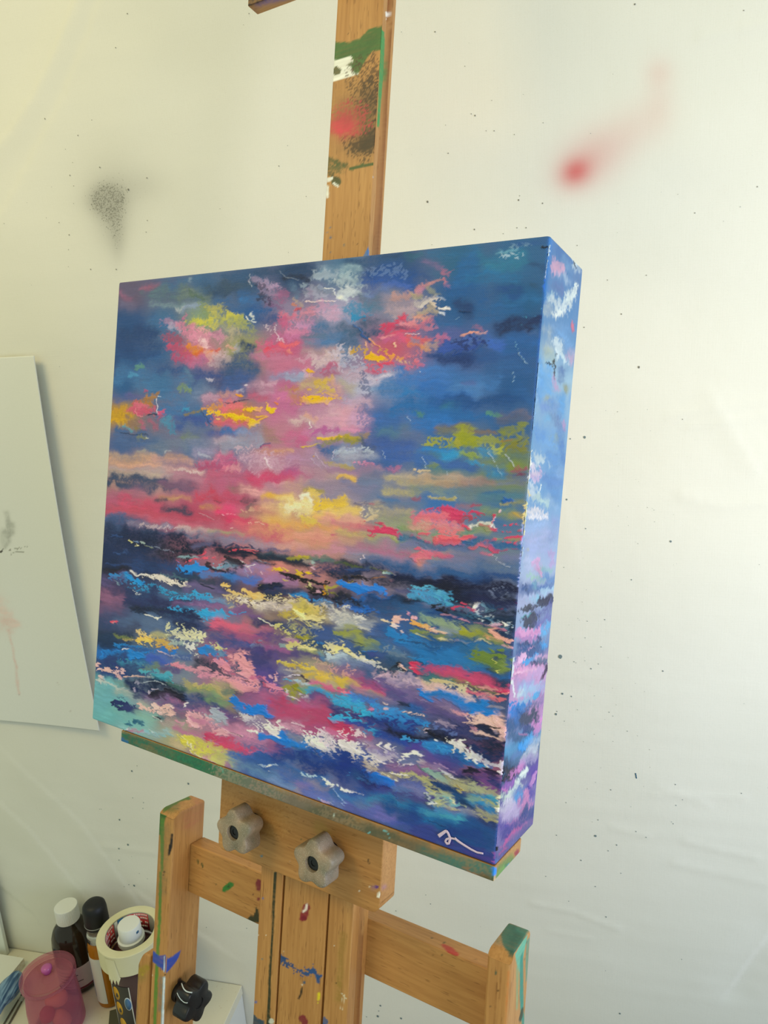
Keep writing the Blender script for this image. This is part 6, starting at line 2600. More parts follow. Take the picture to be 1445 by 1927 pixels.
def cloth_off(T, Z):
    u = (T + .62) / 2.12; v_ = Z / 2.5
    h = .006 * (lattice(u.ravel(), v_.ravel(), 3, 4, 11) - .5).reshape(T.shape) + .0030 * (lattice(u.ravel(), v_.ravel(), 9, 8, 12) - .5).reshape(T.shape)
    h += .0012 * (lattice(u.ravel(), v_.ravel(), 26, 40, 13) - .5).reshape(T.shape)
    k = .5 + .5 * (Z < 1.05)
    h += .0006 * k * (lattice(u.ravel(), v_.ravel(), 22, 160, 14) - .5).reshape(T.shape)
    for pts, am, wi in (([(-60, 330), (20, 245), (60, 185), (110, 80), (150, -20)], .0032, .022),
                        ([(-40, 480), (40, 330), (120, 180), (200, -30)], .0022, .05),
                        ([(-60, 1450), (60, 1560), (160, 1680)], .0034, .05), ([(40, 1440), (150, 1540), (260, 1690)], .0026, .045),
                        ([(-40, 1640), (60, 1720), (120, 1800)], -.004, .05), ([(200, 1590), (290, 1602)], .0012, .006), ([(300, 1700), (430, 1790)], .004, .05),
                        ([(1000, 1695), (1080, 1712), (1165, 1745)], .0013, .004), ([(1030, 1745), (1110, 1763)], .0009, .005),
                        ([(1230, 1490), (1400, 1497)], .0009, .005), ([(1240, 1475), (1330, 1510)], .0008, .006), ([(1290, 1580), (1420, 1610)], .0012, .006),
                        ([(1150, 1553), (1220, 1570)], .0009, .004), ([(1260, 780), (1445, 752)], .0009, .006), ([(1300, 800), (1445, 780)], .0009, .006),
                        ([(1290, 930), (1360, 950), (1445, 940)], .0012, .010), ([(1320, 70), (1445, 45)], .0012, .006), ([(1000, 700), (1080, 1000)], .001, .05),
                        ([(1350, 750), (1420, 870)], .0014, .02), ([(1270, 1620), (1445, 1660)], .001, .008), ([(1380, 1850), (1445, 1760)], -.004, .03)):
        h += crease(T, Z, pts, am, wi)
    lim = np.clip((Z - .42) / .1, 0, 1); h *= lim                # pressed flat behind the cabinet
    return h + .0
OFF = cloth_off(T2, Z2)
P = W0[None, None] + WD * T2[..., None] - WN * (OFF[..., None] + .001); P[..., 2] = Z2
CP = P.reshape(-1, 3); FC = grid_faces(NZ_, NT_)
px, py = pix(CP)
def blob(cx, cy, rx, ry, ang=0., pw=1.):
    a_ = R(ang); x = (px - cx) * math.cos(a_) + (py - cy) * math.sin(a_); y = -(px - cx) * math.sin(a_) + (py - cy) * math.cos(a_)
    return np.exp(-((x / rx) ** 2 + (y / ry) ** 2) ** pw)
front_ = ((CP - CW) @ RW.T)[:, 2] > .2
spr = {'spray_black': .95 * blob(198, 376, 32, 28) + .5 * blob(212, 418, 30, 52) + .30 * blob(205, 360, 62, 80) + .35 * blob(222, 455, 15, 42) + .22 * blob(265, 350, 50, 30) + .12 * blob(240, 330, 110, 100)
       + .05 * blob(250, 1580, 90, 110) + .05 * blob(300, 1450, 80, 60),
       'spray_red': .62 * blob(1081, 325, 32, 27, -30) + .34 * blob(1110, 300, 66, 48, -35) + .08 * blob(1180, 250, 70, 40, -40),
       'spray_pink': .5 * blob(1240, 135, 26, 26) + .4 * blob(1240, 190, 28, 60) + .3 * blob(1195, 240, 60, 40, -30) + .12 * blob(1010, 850, 90, 180) + .1 * blob(140, 830, 60, 120) + .08 * blob(880, 200, 120, 120),
       'spray_teal': .26 * blob(1165, 960, 40, 130) + .14 * blob(1160, 1150, 50, 180) + .12 * blob(790, 120, 60, 160) + .08 * blob(1150, 1350, 120, 200) + .10 * blob(240, 1520, 100, 120)}
# paint flecks: small flat spots lying on the cloth (x, y, radius) on the picture
FLECK = '''240,26,1.6 218,90,1.5 470,27,1.3 86,224,1.6 147,255,1.5 173,226,1.2 124,281,1 137,306,1 132,330,1.7 188,315,1.8 242,357,2 277,335,1.7 139,350,1.2 112,419,1.4 131,442,1.7 130,470,1.2 130,502,1 172,507,1.6 220,507,1.8 278,415,1.3 276,437,1.2 139,383,1 98,352,.9 526,313,1.4 415,393,1 577,370,1.1 10,421,1.2 88,410,1
819,61,1.6 894,218,1.8 887,215,1.2 968,254,1 844,289,1.2 976,377,1.9 978,369,1.1 893,432,1.9 930,247,1.2 805,380,2 1021,383,1.6 1022,232,1 990,429,1.5 973,429,1.3 843,289,1 915,247,1 947,440,1 1194,10,1.8 1398,22,1.2 1424,352,1.4 1307,401,1.2 1202,691,2.1 1169,591,1.7 1099,616,1.5 1216,518,1.2 1143,527,1.2 1086,462,1.1
1100,823,2.6 1073,826,1.8 1162,775,1.1 1284,789,1.2 1066,940,2 1102,995,1.7 1061,1068,1.2 1262,1019,2.2 1188,1091,1.8 1054,1236,4 1112,1258,1.9 1247,1262,1.9 1138,1166,1.5 1105,1169,1.2 1131,1217,1.2 1101,1200,1 1080,1245,1.3 1126,1249,1.1 1058,1305,2.1 1075,1310,1.8 1046,1343,2.3 1048,1338,1.3 1062,1356,1.1 1180,1374,1.2 1146,1339,1.2 1153,1346,1
1120,1570,2.4 1160,1587,1.9 1144,1598,1.5 1093,1616,1.9 1047,1569,1.5 1140,1722,1.9 1120,1665,1.6 1027,1645,1.3 1149,1484,1.5 1065,1508,1.3 1270,1473,1.5 1283,1501,1.2 1271,1512,1.3 1266,1547,1.3 1196,1561,1.5 1215,1572,1.3 1125,1540,1.5 1168,1640,1.2 1282,1802,1.2 1139,1823,1 1166,1905,2 1445,1480,1 1394,1490,1.4 1070,1692,1.3
249,1450,2.2 259,1440,1.4 355,1474,2.4 251,1500,1.5 226,1541,2.2 242,1588,2.6 226,1594,2 226,1616,1.8 255,1663,2.7 245,1661,1.6 237,1664,1.3 279,1651,1.1 264,1641,1.2 192,1521,1.2 271,1509,1.5 270,1520,1.4 189,1521,1.1 390,1742,1.5 465,1745,1.6 711,1911,3 716,1891,2.2 713,1901,1.8 755,1915,2.6 690,1912,1.6 746,1710,1.6 811,1697,1.7 802,1680,1.3 760,1838,.1 828,1860,.1'''
rs = np.random.RandomState(3)
FV = []; FF = []; fc = []
def fleck(x, y, r, ci):
    t_, z_ = wall_tz(x, y); o_ = cloth_off(np.array([[t_]]), np.array([[z_]]))[0, 0]
    k = r * (.40 if r < 2 else .55) / 1000. * (1.0 if y < 1200 else 1.2); n = 9; b_ = len(FV)
    for i in range(n):
        a_ = 2 * math.pi * i / n; w_ = k * (1 + .3 * (rs.rand() - .5))
        FV.append(wallpt(t_ + w_ * math.cos(a_), z_ + 1.15 * w_ * math.sin(a_), o_ + .0016))
    FF.append(tuple(b_ + i for i in range(n))); fc.append(ci)
for tok in FLECK.split():
    x, y, r = map(float, tok.split(',')); fleck(x, y, r, 2 if (x > 1000 and y > 800) or y > 1400 else 1)
for _ in range(170):
    x, y = rs.uniform(0, 1445), rs.uniform(0, 1900)
    if rs.rand() < .5: x, y = rs.normal(1150, 70), rs.uniform(750, 1550)
    fleck(x, y, rs.uniform(.35, .95), 2 if rs.rand() < .5 else 1)
for i in range(5): fleck(1195.5 + i * .35, 1453 + i * 2., 1.7, 3)          # the short blue dash
m_f1 = mat('dried_dark_paint', '77756a', .6, .3); m_f2 = mat('dried_slate_paint', '6f8082', .55, .3); m_f3 = mat('dried_blue_paint', '1d5a78', .5, .4)
cloth = mesh('drop_cloth', CP, FC, [m_cloth])
for nm, d_ in spr.items():
    at = cloth.data.attributes.new(nm, 'FLOAT', 'POINT'); at.data.foreach_set('value', np.where(front_, np.clip(d_, 0, 1), 0).astype(np.float32))
tag(cloth, 'cream cotton drop cloth covering the wall, with black and red spray marks', 'drop cloth')
fl = mesh('paint_flecks', FV, FF, [m_f1, m_f1, m_f2, m_f3], cloth, smooth=False, fmat=fc)
tag(fl, 'tiny dried paint flecks', kind='stuff')

# ---------------------------------------------------------------- wooden parts with their paint splashes
def axis_lines(lo, hi, r, fine, step, coarse):
    L = [lo, lo + .35 * r, lo + .7 * r, lo + r]
    x = lo + r
    while x < hi - r - 1e-6:
        f = step if (fine is None or fine[0] <= x <= fine[1]) else coarse
        nx = x + f
        if fine is not None and x < fine[0] < nx: nx = fine[0]
        x = min(nx, hi - r); L.append(x)
    L += [hi - .7 * r, hi - .35 * r, hi]
    return np.unique(np.round(np.array(L), 4))

FACES = {'front': (1, 0), 'back': (1, 1), 'left': (0, 0), 'right': (0, 1), 'under': (2, 0), 'top': (2, 1)}
def wood_part(name, lo, hi, m, parent, to_room, base, r=1.5, fine=(None, None, None), step=1.3, strokes=None, shape=None, to_local=None, kind=None):
    """rounded beech bar given in millimetres; strokes: {face: text} painted on that face"""
    lo = np.array(lo, float); hi = np.array(hi, float)
    L = [axis_lines(lo[i], hi[i], r, fine[i], step, 30.) for i in range(3)]
    VV, FFc, col = [], [], []; off = 0
    for fi, (fn, (ax, sd)) in enumerate(FACES.items()):
        a_, b_ = [i for i in range(3) if i != ax]
        A, B = np.meshgrid(L[a_], L[b_], indexing='ij'); p = np.zeros(A.shape + (3,)); p[..., a_] = A; p[..., b_] = B; p[..., ax] = hi[ax] if sd else lo[ax]
        q = np.clip(p, lo + r, hi - r); n = p - q; ln = np.linalg.norm(n, axis=-1, keepdims=True); n = n / np.maximum(ln, 1e-9)
        p = q + n * r
        if shape is not None: p = shape(p)
        p = p.reshape(-1, 3)
        flip = (sd == 1) != (ax == 1)
        FFc.append(grid_faces(A.shape[0], A.shape[1], not flip, off)); off += len(p)
        loc = p / 1000.
        cl = np.zeros((len(p), 4), np.float32)
        if strokes and fn in strokes:
            room = (to_room @ loc.T).T + ORG
            x, y = pix(room); w_, h_ = hi[a_] - lo[a_], hi[b_] - lo[b_]
            u = (A.ravel() - lo[a_]) / w_; v = (B.ravel() - lo[b_]) / h_
            wp = Painter(x, y, u, v, np.zeros((len(p), 4)), max(w_, 10) / 300., max(h_, 10) / 300., 31 + fi + (len(name) * 7) % 13, .3)
            cl[:] = wp.run(parse(strokes[fn])).col
        VV.append(loc); col.append(cl)
    V = np.concatenate(VV)
    if to_local is not None: V = (to_local @ V.T).T
    o = mesh(name, V - base, np.concatenate(FFc), m, parent)
    at = o.data.attributes.new('paint', 'FLOAT_COLOR', 'POINT'); at.data.foreach_set('color', np.concatenate(col).ravel())
    return o
# ---------------------------------------------------------------- the easel
m_wz = wood_material('beech_upright', 2); m_wx = wood_material('beech_across', 0); m_wy = wood_material('beech_depth', 1)
EB = np.array([-.003, .100, -1.4395])                 # where the easel stands, in its own frame
ez_room = E2W @ EB + ORG
easel = empty('easel', tuple(ez_room))
easel.rotation_euler = Matrix(E2W.tolist()).to_euler()
tag(easel, 'paint-stained beech studio easel holding the seascape canvas', 'easel')
def ep(name, lo, hi, m, **kw): return wood_part(name, lo, hi, m, easel, E2W, EB, **kw)

MAST = {'front': '''@0 0 1
b 7a5a3a 50 .40 660,200 660,250
f 2a6630 2.5 .96 624,78 654,80 677,73 694,54 720,49 720,93 701,97 687,114 673,142 640,140 620,130 620,80
s 1f5a2c 12 .6 700,75 690,95 650,100
f eef0e8 1.2 .98 618,116 661,106 666,119 660,128 675,140 625,154 618,154
f 45502a 1.6 .96 622,135 632,124 643,131 641,138 630,142
k 2a6630 4 .95 662,120 668,134
k 45502a 3 .9 657,122
p 3a2418 34 .75 693,140 690,200
p 2f1f16 26 .75 700,170 696,230
b 3a2a1e 26 .6 698,180 692,230
b 2a2018 20 .9 685,272 696,262
p 2a1c14 30 .85 680,270 700,250
b c8324a 19 .95 640,240 648,236
b d0344e 13 .9 640,241 650,240
p c83a4a 30 .7 650,225 668,222
b 8a3038 24 .4 655,215
s 2f4a22 6 .95 612,300 628,304 650,312
s 34502a 9 .95 614,318 640,316
k 2a5428 3.2 .95 660,318 682,311 704,309
k 3a4a2a 9 .97 634,342
s 2c3e20 6 .9 618,326 632,336
k eef0ea 3.6 .97 617,339 624,336
k eef0ea 2.6 .97 616,352 616,370
k eef0ea 2 .9 628,345 636,350
k 5a7088 1.6 .9 621,428
k 5a7088 1.4 .9 616,438
k 4a6888 2.6 .9 622,447
k 5a6a70 1.8 .9 648,461
k 5a6a78 1.6 .8 622,475
k 5a3a20 1.2 .8 672,460
k 4a3218 1.4 .8 656,64
''' + 'f 3a7cc4 .8 .97 681,488 693,464 700,464 700,490',
        'right': '''@0 0 1
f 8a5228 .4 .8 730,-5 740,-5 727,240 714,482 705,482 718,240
f 3f8f4e .9 .96 716,52 723,62 724,85 721,150 716,200 714,236 711,241 709,236 713,150 714,90
k f6f2e6 1.8 .97 727,24 727.5,30
k f6f2e6 1.2 .97 726.5,36
f 3a7cc4 .7 .97 690,470 693,464 696,490 690,490
k b0c0cc 1.2 .8 701,334'''}  # first fill deepens the shade of the side groove in colour
SLOT = {'front': '''@0 0 1
k 8a2230 7 .97 577,1707 574,1716 571,1727
k 7a1c2a 5 .9 572,1728
k f2e4dc 2.6 .97 577,1703 575,1712 571,1715
d 1f4a80 8 .97 528,1805 545,1815 556,1828
d 1f4a80 6 .97 530,1800 540,1806
d 23508a 9 .97 566,1830 588,1826
k 23508a 3 .97 598,1836 599,1848
k 23508a 2.5 .97 594,1832 597,1842 604,1836
k 3a5a74 2.8 .95 572,1849
k eae0d0 1.3 .9 568,1853
k 2e2418 1.8 .95 568,1860 566,1872 563,1878
k 2a2018 2 .95 563,1878
k e8d424 2.8 .97 600,1870 599,1880
k e0cc28 1.4 .97 598,1887
k 7e2230 6.5 .97 568,1916 572,1922
k e8dcc8 .8 .8 533,1790
k e8dcc8 .8 .8 551,1846'''}
RAIL_L = {'front': '''@0 0 1
f 28321e .8 .97 515.5,1641 521,1641 518,1700 515,1760 510,1840 508,1935 501,1935 505,1840 510,1760 513,1690
k 5a70a8 2 .95 495,1691
k 4a7a80 1.4 .8 493,1805
k 6a74b0 2.6 .95 481,1886
f 2a4a60 1.5 .95 474,1905 485,1917 497,1920 497,1940 470,1940
k d8e0d4 5 .9 511,1922
k f0e8d8 .8 .8 501,1760
k f0e8d8 .8 .8 486,1760'''}
RAIL_R = {'front': '''@0 0 1
b 8a7426 7 .45 645,1760 640,1830 637,1880
l e4d8bc .8 .8 642,1868 652,1880
l e4d8bc .8 .7 648,1872 645,1900
l e4d8bc .8 .7 643,1878 641,1898
k 2e2418 1.3 .9 632,1850
f 2f5a90 1.5 .95 604,1930 609,1912 618,1922 614,1935
k e8dcc8 .7 .8 629,1780'''}

def lean(p):                                   # the mast sits a hair out of line with its guide rails
    p = p.copy(); p[..., 0] += .0041 * (p[..., 2] - 340); return p
MAST['front'] += SLOT['front'][6:]
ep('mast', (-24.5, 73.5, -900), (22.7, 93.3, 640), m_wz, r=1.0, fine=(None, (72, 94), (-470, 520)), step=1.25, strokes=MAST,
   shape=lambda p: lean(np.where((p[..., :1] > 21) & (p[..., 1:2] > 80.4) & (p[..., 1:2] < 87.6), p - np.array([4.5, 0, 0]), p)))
zl = (-480, -290)
rail_l = ep('guide_rail', (-54.3, 73.2, -1330), (-29.4, 99, -222), m_wz, r=.9, fine=(None, (72, 76), zl), step=1.1, strokes=RAIL_L)
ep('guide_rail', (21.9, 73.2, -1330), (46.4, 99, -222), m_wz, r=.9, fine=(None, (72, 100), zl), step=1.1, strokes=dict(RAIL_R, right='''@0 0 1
f 8a5228 .4 .8 678,1690 686,1690 685,1720 676,1930 667,1930 677,1720'''),  # brown fill darkens the groove to deepen its shade
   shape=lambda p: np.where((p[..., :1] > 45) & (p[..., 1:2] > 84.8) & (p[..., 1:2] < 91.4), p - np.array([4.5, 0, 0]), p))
CROSS = {'front': """@0 0 1
k 2a7a34 5.5 .97 423,1674 434,1665
k 1f4a24 2.4 .9 430,1668
k 2f4a28 1.3 .95 372,1619 373,1624
k 2f4a28 1.3 .95 380,1625 382,1632
k 2f4a28 1.2 .9 407,1665
k 7e2a36 6 .97 487,1661 488,1670
k 7e2a36 3 .97 486,1692
k 5a2a2a 1.2 .9 476,1684
f 2e3420 1.8 .97 464,1731 472,1722 478,1724 481,1706 486,1712 490,1738 470,1735
k 4a3a1c 1.4 .85 772,1773
k 3a4228 1.2 .85 832,1798
k 2e2418 1.2 .85 816,1797
k e8dcc8 .8 .8 458,1702
k f0e4d0 .7 .8 389,1632
k e8dcc8 .8 .8 766,1846
k 3a2a18 .9 .8 903,1872
""", 'top': """@0 0 1
f b8392f 1.2 .97 829,1778 836,1776 851,1782 864,1795 860,1799 846,1797
k 3a4a2a 1.6 .9 836,1774
k 3a4228 1.2 .9 812,1765
k 2e2418 1.2 .9 894,1805
k 2e2418 1.1 .9 906,1827
k 4a3a28 1 .9 826,1783
"""}
def slant(p):                                  # the upper front edge is planed down a little
    p = p.copy(); k = (p[..., 2] > -345) & (p[..., 1] > 100); return p
ep('crossbar', (-169.5, 99, -391), (166, 118, -341), m_wx, r=1.2, fine=(None, (97, 119), None), step=1.6, strokes=CROSS)
def chamfer(ztop, y0, c=8., d=5.5):
    def f(p):
        p = p.copy(); lim = ztop - np.clip(y0 + c - p[..., 1], 0, c) * d / c; p[..., 2] = np.minimum(p[..., 2], lim); return p
    return f
POST_L = {'front': """@0 0 1
f 2f6a30 2 .95 298,1524 309,1514 316,1530 309,1545 304,1572 299,1570
f 4f8034 1.5 .92 302,1540 310,1540 307,1640 302,1642
f 4f8034 1.5 .92 300,1640 305,1640 303,1740 297,1745
f 5a8a34 1.3 .95 297,1740 302,1742 297,1840 294,1935 288,1935 291,1840
b 6a6a4a 10 .35 312,1560 306,1680
k 15161c 2.6 .97 324,1571 322,1590 320,1600
k 15161c 2 .97 320,1590 318,1608
k 17181c 1.8 .95 309,1641
k 2a2a24 1.4 .9 308,1646
k 3a3428 1.2 .8 290,1687
f 2c4fb4 1 .97 283,1785 298,1798 312,1797 311,1830 283,1806
k cfe2f0 1 .9 309,1800 309,1828
f a8c8dc .8 .92 306,1838 311,1838 308,1935 303,1935
k f0f4f8 1 .95 309,1840 306,1935
k 20242a 1.6 .9 311,1834
b 5a6a70 4 .5 303,1840 300,1900
k f0e0d0 1.1 .8 287,1835
""", 'top': """@0 0 1
f 3f7030 2 .92 305,1518 330,1502 352,1496 360,1504 340,1508 316,1524 306,1530
b 5a6a3a 8 .6 318,1522 330,1518
k 4a3020 1.2 .8 335,1522
b b5705a 10 .45 372,1508
""", 'right': """@0 0 1
f 2c4fb4 1.2 .97 309,1797 317,1804 330,1796 340,1788 337,1800 332,1809 322,1822 312,1832
b b86a50 18 .4 370,1525 355,1545
f cfe2f0 .6 .95 308,1836 310.5,1836 308,1935 305,1935
k 14161c 2.2 .97 322,1577 320,1595
b c8742a 3 .55 319,1620 312,1780
f 3a2010 1.2 .97 334,1866 334,1846 337,1840 341,1840 343,1846 342,1880 334,1890
"""}
POST_R = {'front': """@0 0 1
k 7a4826 2 .9 940,1793 940,1800
k 2f5a48 1.6 .9 932,1827 933,1833
k 2e2418 1.5 .95 936,1864
k 3a3a2a 1.2 .9 922,1895
b 8a5a2a 2 .5 934,1850 931,1925
b 8a5a2a 1.5 .5 942,1820 940,1880
f 2f5a4a 1.5 .85 958,1790 969,1793 966,1801 961,1800
b 5a7a4a 8 .5 930,1787 948,1793
b c87a3a 3 .6 957,1830 952,1925
k ecd040 1.6 .9 964,1810 968,1800
k 5a6a94 1.8 .8 910,1919
""", 'top': """@0 0 1
f 2a6a56 2.5 .96 950,1734 994,1751 971,1793 958,1795 945,1776 942,1760
s 2a5a4a 10 .8 970,1750 965,1780
b 3f8a74 6 .6 975,1748 990,1752
b 6a7a5a 8 .5 936,1770
f 2f5a4a 1.5 .85 955,1786 971,1790 966,1801 958,1799
""", 'right': """@0 0 1
f 5fae90 1.2 .93 969,1796 993,1754 990,1775 982,1812 977,1830 972,1815
f 2f8a76 1 .95 979,1800 984,1790 985,1850 985,1900 988,1930 982,1935 978,1880 978,1830
f 8aa070 1 .8 971,1820 976,1822 974,1900 971,1900
f 5a9078 1 .85 991,1770 997,1762 992,1840 989,1850 989,1800
k 3a6a50 1.4 .9 991,1773
k 3a6a50 1.3 .9 987,1805
k 7a4a34 1.3 .8 991,1795
f 3a4836 .8 .95 983,1895 985,1897 984,1910 979,1925 976,1920 979,1905
"""}
ep('post', (-191, 75, -1400), (-169.5, 118, -302), m_wz, r=2.6, fine=((-200, 0), (70, 120), (-545, -295)), step=1.3, strokes=POST_L, shape=chamfer(-302, 75))
ep('post', (166, 75, -1400), (185, 118, -308.5), m_wz, r=2.6, fine=((100, 300), (70, 120), (-420, -300)), step=1.3, strokes=POST_R, shape=chamfer(-308.5, 75, 8, 6))
STUB = {'front': """@0 0 1
b a08a28 7 .8 262,1830 276,1822
b 8a7a3a 9 .5 265,1840
k b8a030 2 .8 268,1834
b 6a6a4a 3 .6 258,1840 254,1925
b 5a5030 4 .6 261,1818
"""}
ep('hinge_strut', (-214, 78, -1380), (-195.5, 112, -457.5), m_wz, r=2.2, fine=((-220, -190), (76, 114), (-545, -450)), step=1.4, strokes=STUB,
   shape=lambda p: np.stack([p[..., 0], p[..., 1], np.minimum(p[..., 2], -457.5 - np.clip(-203 - p[..., 0], 0, 20) ** 1.6 * .42)], -1))
# tray that carries the canvas, the plate it hangs from and the head clamp
LEDGE = {'front': """@0 0 1
b 256a58 30 .95 220,1385 300,1405 360,1430
b 2c7656 24 .95 330,1425 430,1465
p 1f5a4a 20 .5 250,1395 400,1450
b 5c7462 24 .95 430,1465 480,1488
p 8a8a78 26 .8 420,1455 520,1500
b 6c7468 24 .95 470,1482 560,1520
p 94857a 26 .75 480,1485 620,1540
b 746a5e 24 .95 550,1515 620,1545
b 5c5a48 24 .95 600,1535 720,1582
p 8a7a60 22 .55 600,1540 780,1600
b 5a5a46 24 .95 700,1575 770,1600
b 6a5c48 20 .9 760,1600 830,1625
b 4a6a60 22 .9 800,1610 850,1630
b 47766e 26 .95 840,1625 930,1645
b 7a5640 9 .8 870,1645 915,1655
p a06a4a 10 .5 875,1643 900,1650
b 5a5a38 7 .8 905,1654 928,1660
k 2668a4 4 .9 228,1391 238,1397
k 60b0a0 .8 .9 414,1440 421,1456
k 70b8c0 .9 .9 722,1562 731,1568 732,1577
k 70b8c0 1 .9 695,1566 690,1570
k c8d8d0 .7 .9 629,1540 628,1532
k 2f8ae8 3.4 .97 929,1634 928,1645
k 18242c 1.6 .9 926,1652
""", 'right': """@0 0 1
b 56864a 12 .95 935,1650 960,1620
k 3a94c8 2.5 .9 946,1642 958,1628
k 2f90f0 3.5 .97 931,1636 931,1645
f c8a880 .8 .95 928,1647 933,1647 932,1663 927,1662
s 74a050 5 .9 940,1645 950,1632
f 9a3444 .8 .97 967,1605 976,1596 976,1606 970,1612
k 4a7a54 3 .9 952,1628
""", 'under': """@0 0 1
b 5a6a50 60 .8 300,1420 600,1540 920,1660
"""}
led = wood_part('ledge', (-159.3, .6, -210.3), (199.7, 49, -200.4), m_wx, easel, L2W, EB, r=.7, fine=(None, (0, 46), None), step=1.25, strokes=LEDGE, to_local=EAS.T)
PLATE = {'front': """@0 0 1
p c89a60 40 .35 440,1490 520,1530
b 9a8a3a 12 .4 600,1555 612,1570
k 5a8088 2.4 .95 492,1611
k f0e8dc .9 .9 520,1618
k f0e8dc .9 .9 538,1614
k e8dcc8 .8 .9 545,1620
k e8dcc8 .9 .9 676,1677
k e8dcc8 .8 .8 695,1668
k 5a3424 1.6 .8 438,1513
k 4a5a40 1.4 .8 566,1580
k 7a3a2a 1.2 .7 570,1545
k 3a2c1a 1.3 .85 693,1618 694,1626
k 5a2f86 3.4 .97 709,1669
b 7a5a9a 5 .4 703,1672
k f6f2e4 2.6 .98 713,1681 712,1687
k f0ead8 1 .95 711.5,1699
""", 'right': """@0 0 1
b 9a70a8 5 .35 722,1669
k f6f2e4 1.6 .98 714,1683
k f0ead8 1 .95 712,1698
"""}
def corner_cut(p):
    p = p.copy(); k = 9.
    for sx, x0 in ((-1, -86.5), (1, 85.)):
        d = np.clip(k - np.abs(p[..., 0] - x0), 0, k); lim = -300 + (k - np.sqrt(np.clip(k * k - d * d, 0, None)))
        p[..., 2] = np.where(p[..., 2] < -280, np.maximum(p[..., 2], lim), p[..., 2])
    return p
ep('plate', (-86.5, 49.4, -300), (85, 72.6, -212.5), m_wx, r=1.2, fine=(None, (48, 73), None), step=1.3, strokes=PLATE, shape=corner_cut)
CLAMP = {'front': """@0 0 1
b 15141a 60 1 465,-10 560,-60
""", 'under': """@0 0 1
b 6a5aa0 6 .7 485,6 520,0 545,-8
b 8a5a44 8 .4 480,20
b 1a1820 8 .95 466,6 500,-8 560,-30
"""}
ep('head_clamp', (-113.5, 59.3, 458.6), (106, 72.9, 498), m_wx, r=1.2, fine=(None, None, None), step=1.5, strokes=CLAMP)
# feet out of the frame, so that the easel stands
def foot(x):
    V, Fc = box((x - .02, -.30, 0), (x + .02, .42, .045))
    return V, Fc
Rl = np.linalg.inv(E2W)
for x in (-.205, .205):
    V, Fc = foot(x); V = [tuple(Rl @ (np.array(v) + np.array([ez_room[0], ez_room[1], 0.002]) - ez_room)) for v in V]
    bevel(mesh('foot', V, Fc, m_wy, easel, smooth=False), .003)
V, Fc = box((-.19, -.02, .004), (.19, .03, .044)); V = [tuple(Rl @ (np.array(v) + np.array([ez_room[0], ez_room[1], 0.0]) - ez_room)) for v in V]
bevel(mesh('base_bar', V, Fc, m_wx, easel, smooth=False), .003)

# star knobs
def star_mesh(R0, amp, n, ph, y_face, y_back, hole_r, depth):
    N = 100; ring = []
    prof = [(y_back, .80), (y_back - .6, .93), (y_back - 2, 1.0), (y_face + 4, 1.0), (y_face + 1.8, .985), (y_face + .6, .95), (y_face, .88)]
    V = []; Fc = []
    def rad(k): 
        a = 2 * math.pi * k / N; w_ = math.cos(n * (a - ph)); return R0 + amp * (w_ if w_ > 0 else w_ * 1.15)
    for y, sc in prof:
        for k in range(N):
            a = 2 * math.pi * k / N; r_ = rad(k) * sc; V.append((r_ * math.cos(a), y, r_ * math.sin(a)))
    for y, r_ in ((y_face, hole_r), (y_face + depth, hole_r * .96)):
        for k in range(N):
            a = 2 * math.pi * k / N; V.append((r_ * math.cos(a), y, r_ * math.sin(a)))
    rows = len(prof) + 2
    for i in range(rows - 1):
        for k in range(N):
            k2 = (k + 1) % N; Fc.append((i * N + k, i * N + k2, (i + 1) * N + k2, (i + 1) * N + k))
    Fc.append(tuple(range(N - 1, -1, -1))); Fc.append(tuple((rows - 1) * N + k for k in range(N)))
    return np.array(V), Fc
m_knob = mat('sprayed_knob', '9a8c78', .48, .45); t = NT(m_knob)
v = t.obj(); cc = t.mix(t.ramp(t.noise(v, 60, 4), (.35, 0.), (.65, 1.)), srgb('77705f'), srgb('a8917a'))
cc = t.mix(t.math('MULTIPLY', t.ramp(t.noise(v, 1500, 2), (.55, 0.), (.68, 1.)), .55), cc, srgb('c8bfae'))
cc = t.mix(t.math('MULTIPLY', t.ramp(t.noise(v, 28, 2), (.55, 0.), (.7, 1.)), .4), cc, srgb('6f7d66'))
t.l(cc, t.b.inputs['Base Color']); t.l(t.bump(t.noise(v, 900, 2), .25, .0003), t.b.inputs['Normal'])
m_black = mat('black_plastic', '15151a', .38, .5); m_hole = mat('knob_socket', '0b0b0d', .3, .5)
def knob(cx, cz, ph):
    V, Fc = star_mesh(17.2, 2.4, 5, ph, 21.5, 41.0, 6.3, 4.0)
    V = V / 1000. + np.array([cx, 0, cz]) / 1000. - EB
    k = mesh('knob', V, Fc, m_knob, easel, auto=50)
    V, Fc = lathe([(7.2, -41.0), (7.2, -49.6)], 28); V = [(x, -z, y) for x, y, z in V]
    mesh('knob_stem', np.array(V) / 1000. + np.array([cx, 0, cz]) / 1000. - EB, Fc, m_black, k, auto=40)
    V, Fc = lathe([(6.0, -24.8), (5.4, -24.0), (2.6, -24.0), (2.4, -24.6)], 32); V = [(x, -z, y) for x, y, z in V]
    mesh('knob_socket', np.array(V) / 1000. + np.array([cx, 0, cz]) / 1000. - EB, Fc, m_hole, k, auto=40)
    return k
tag(knob(-45, -263, R(100)), 'left star knob dusted with grey spray paint')
tag(knob(37.5, -263, R(92)), 'right star knob dusted with grey spray paint')
V, Fc = star_mesh(17.6, 2.6, 5, R(60), 0, 19, 5.4, .8)
V = np.stack([-V[:, 1] - 140., 93. + V[:, 0], V[:, 2] - 492.], 1)
kb = mesh('knob', V / 1000. - EB, [tuple(reversed(f)) for f in Fc], m_black, easel, auto=50)
tag(kb, 'glossy black star knob with a pale paint drip')
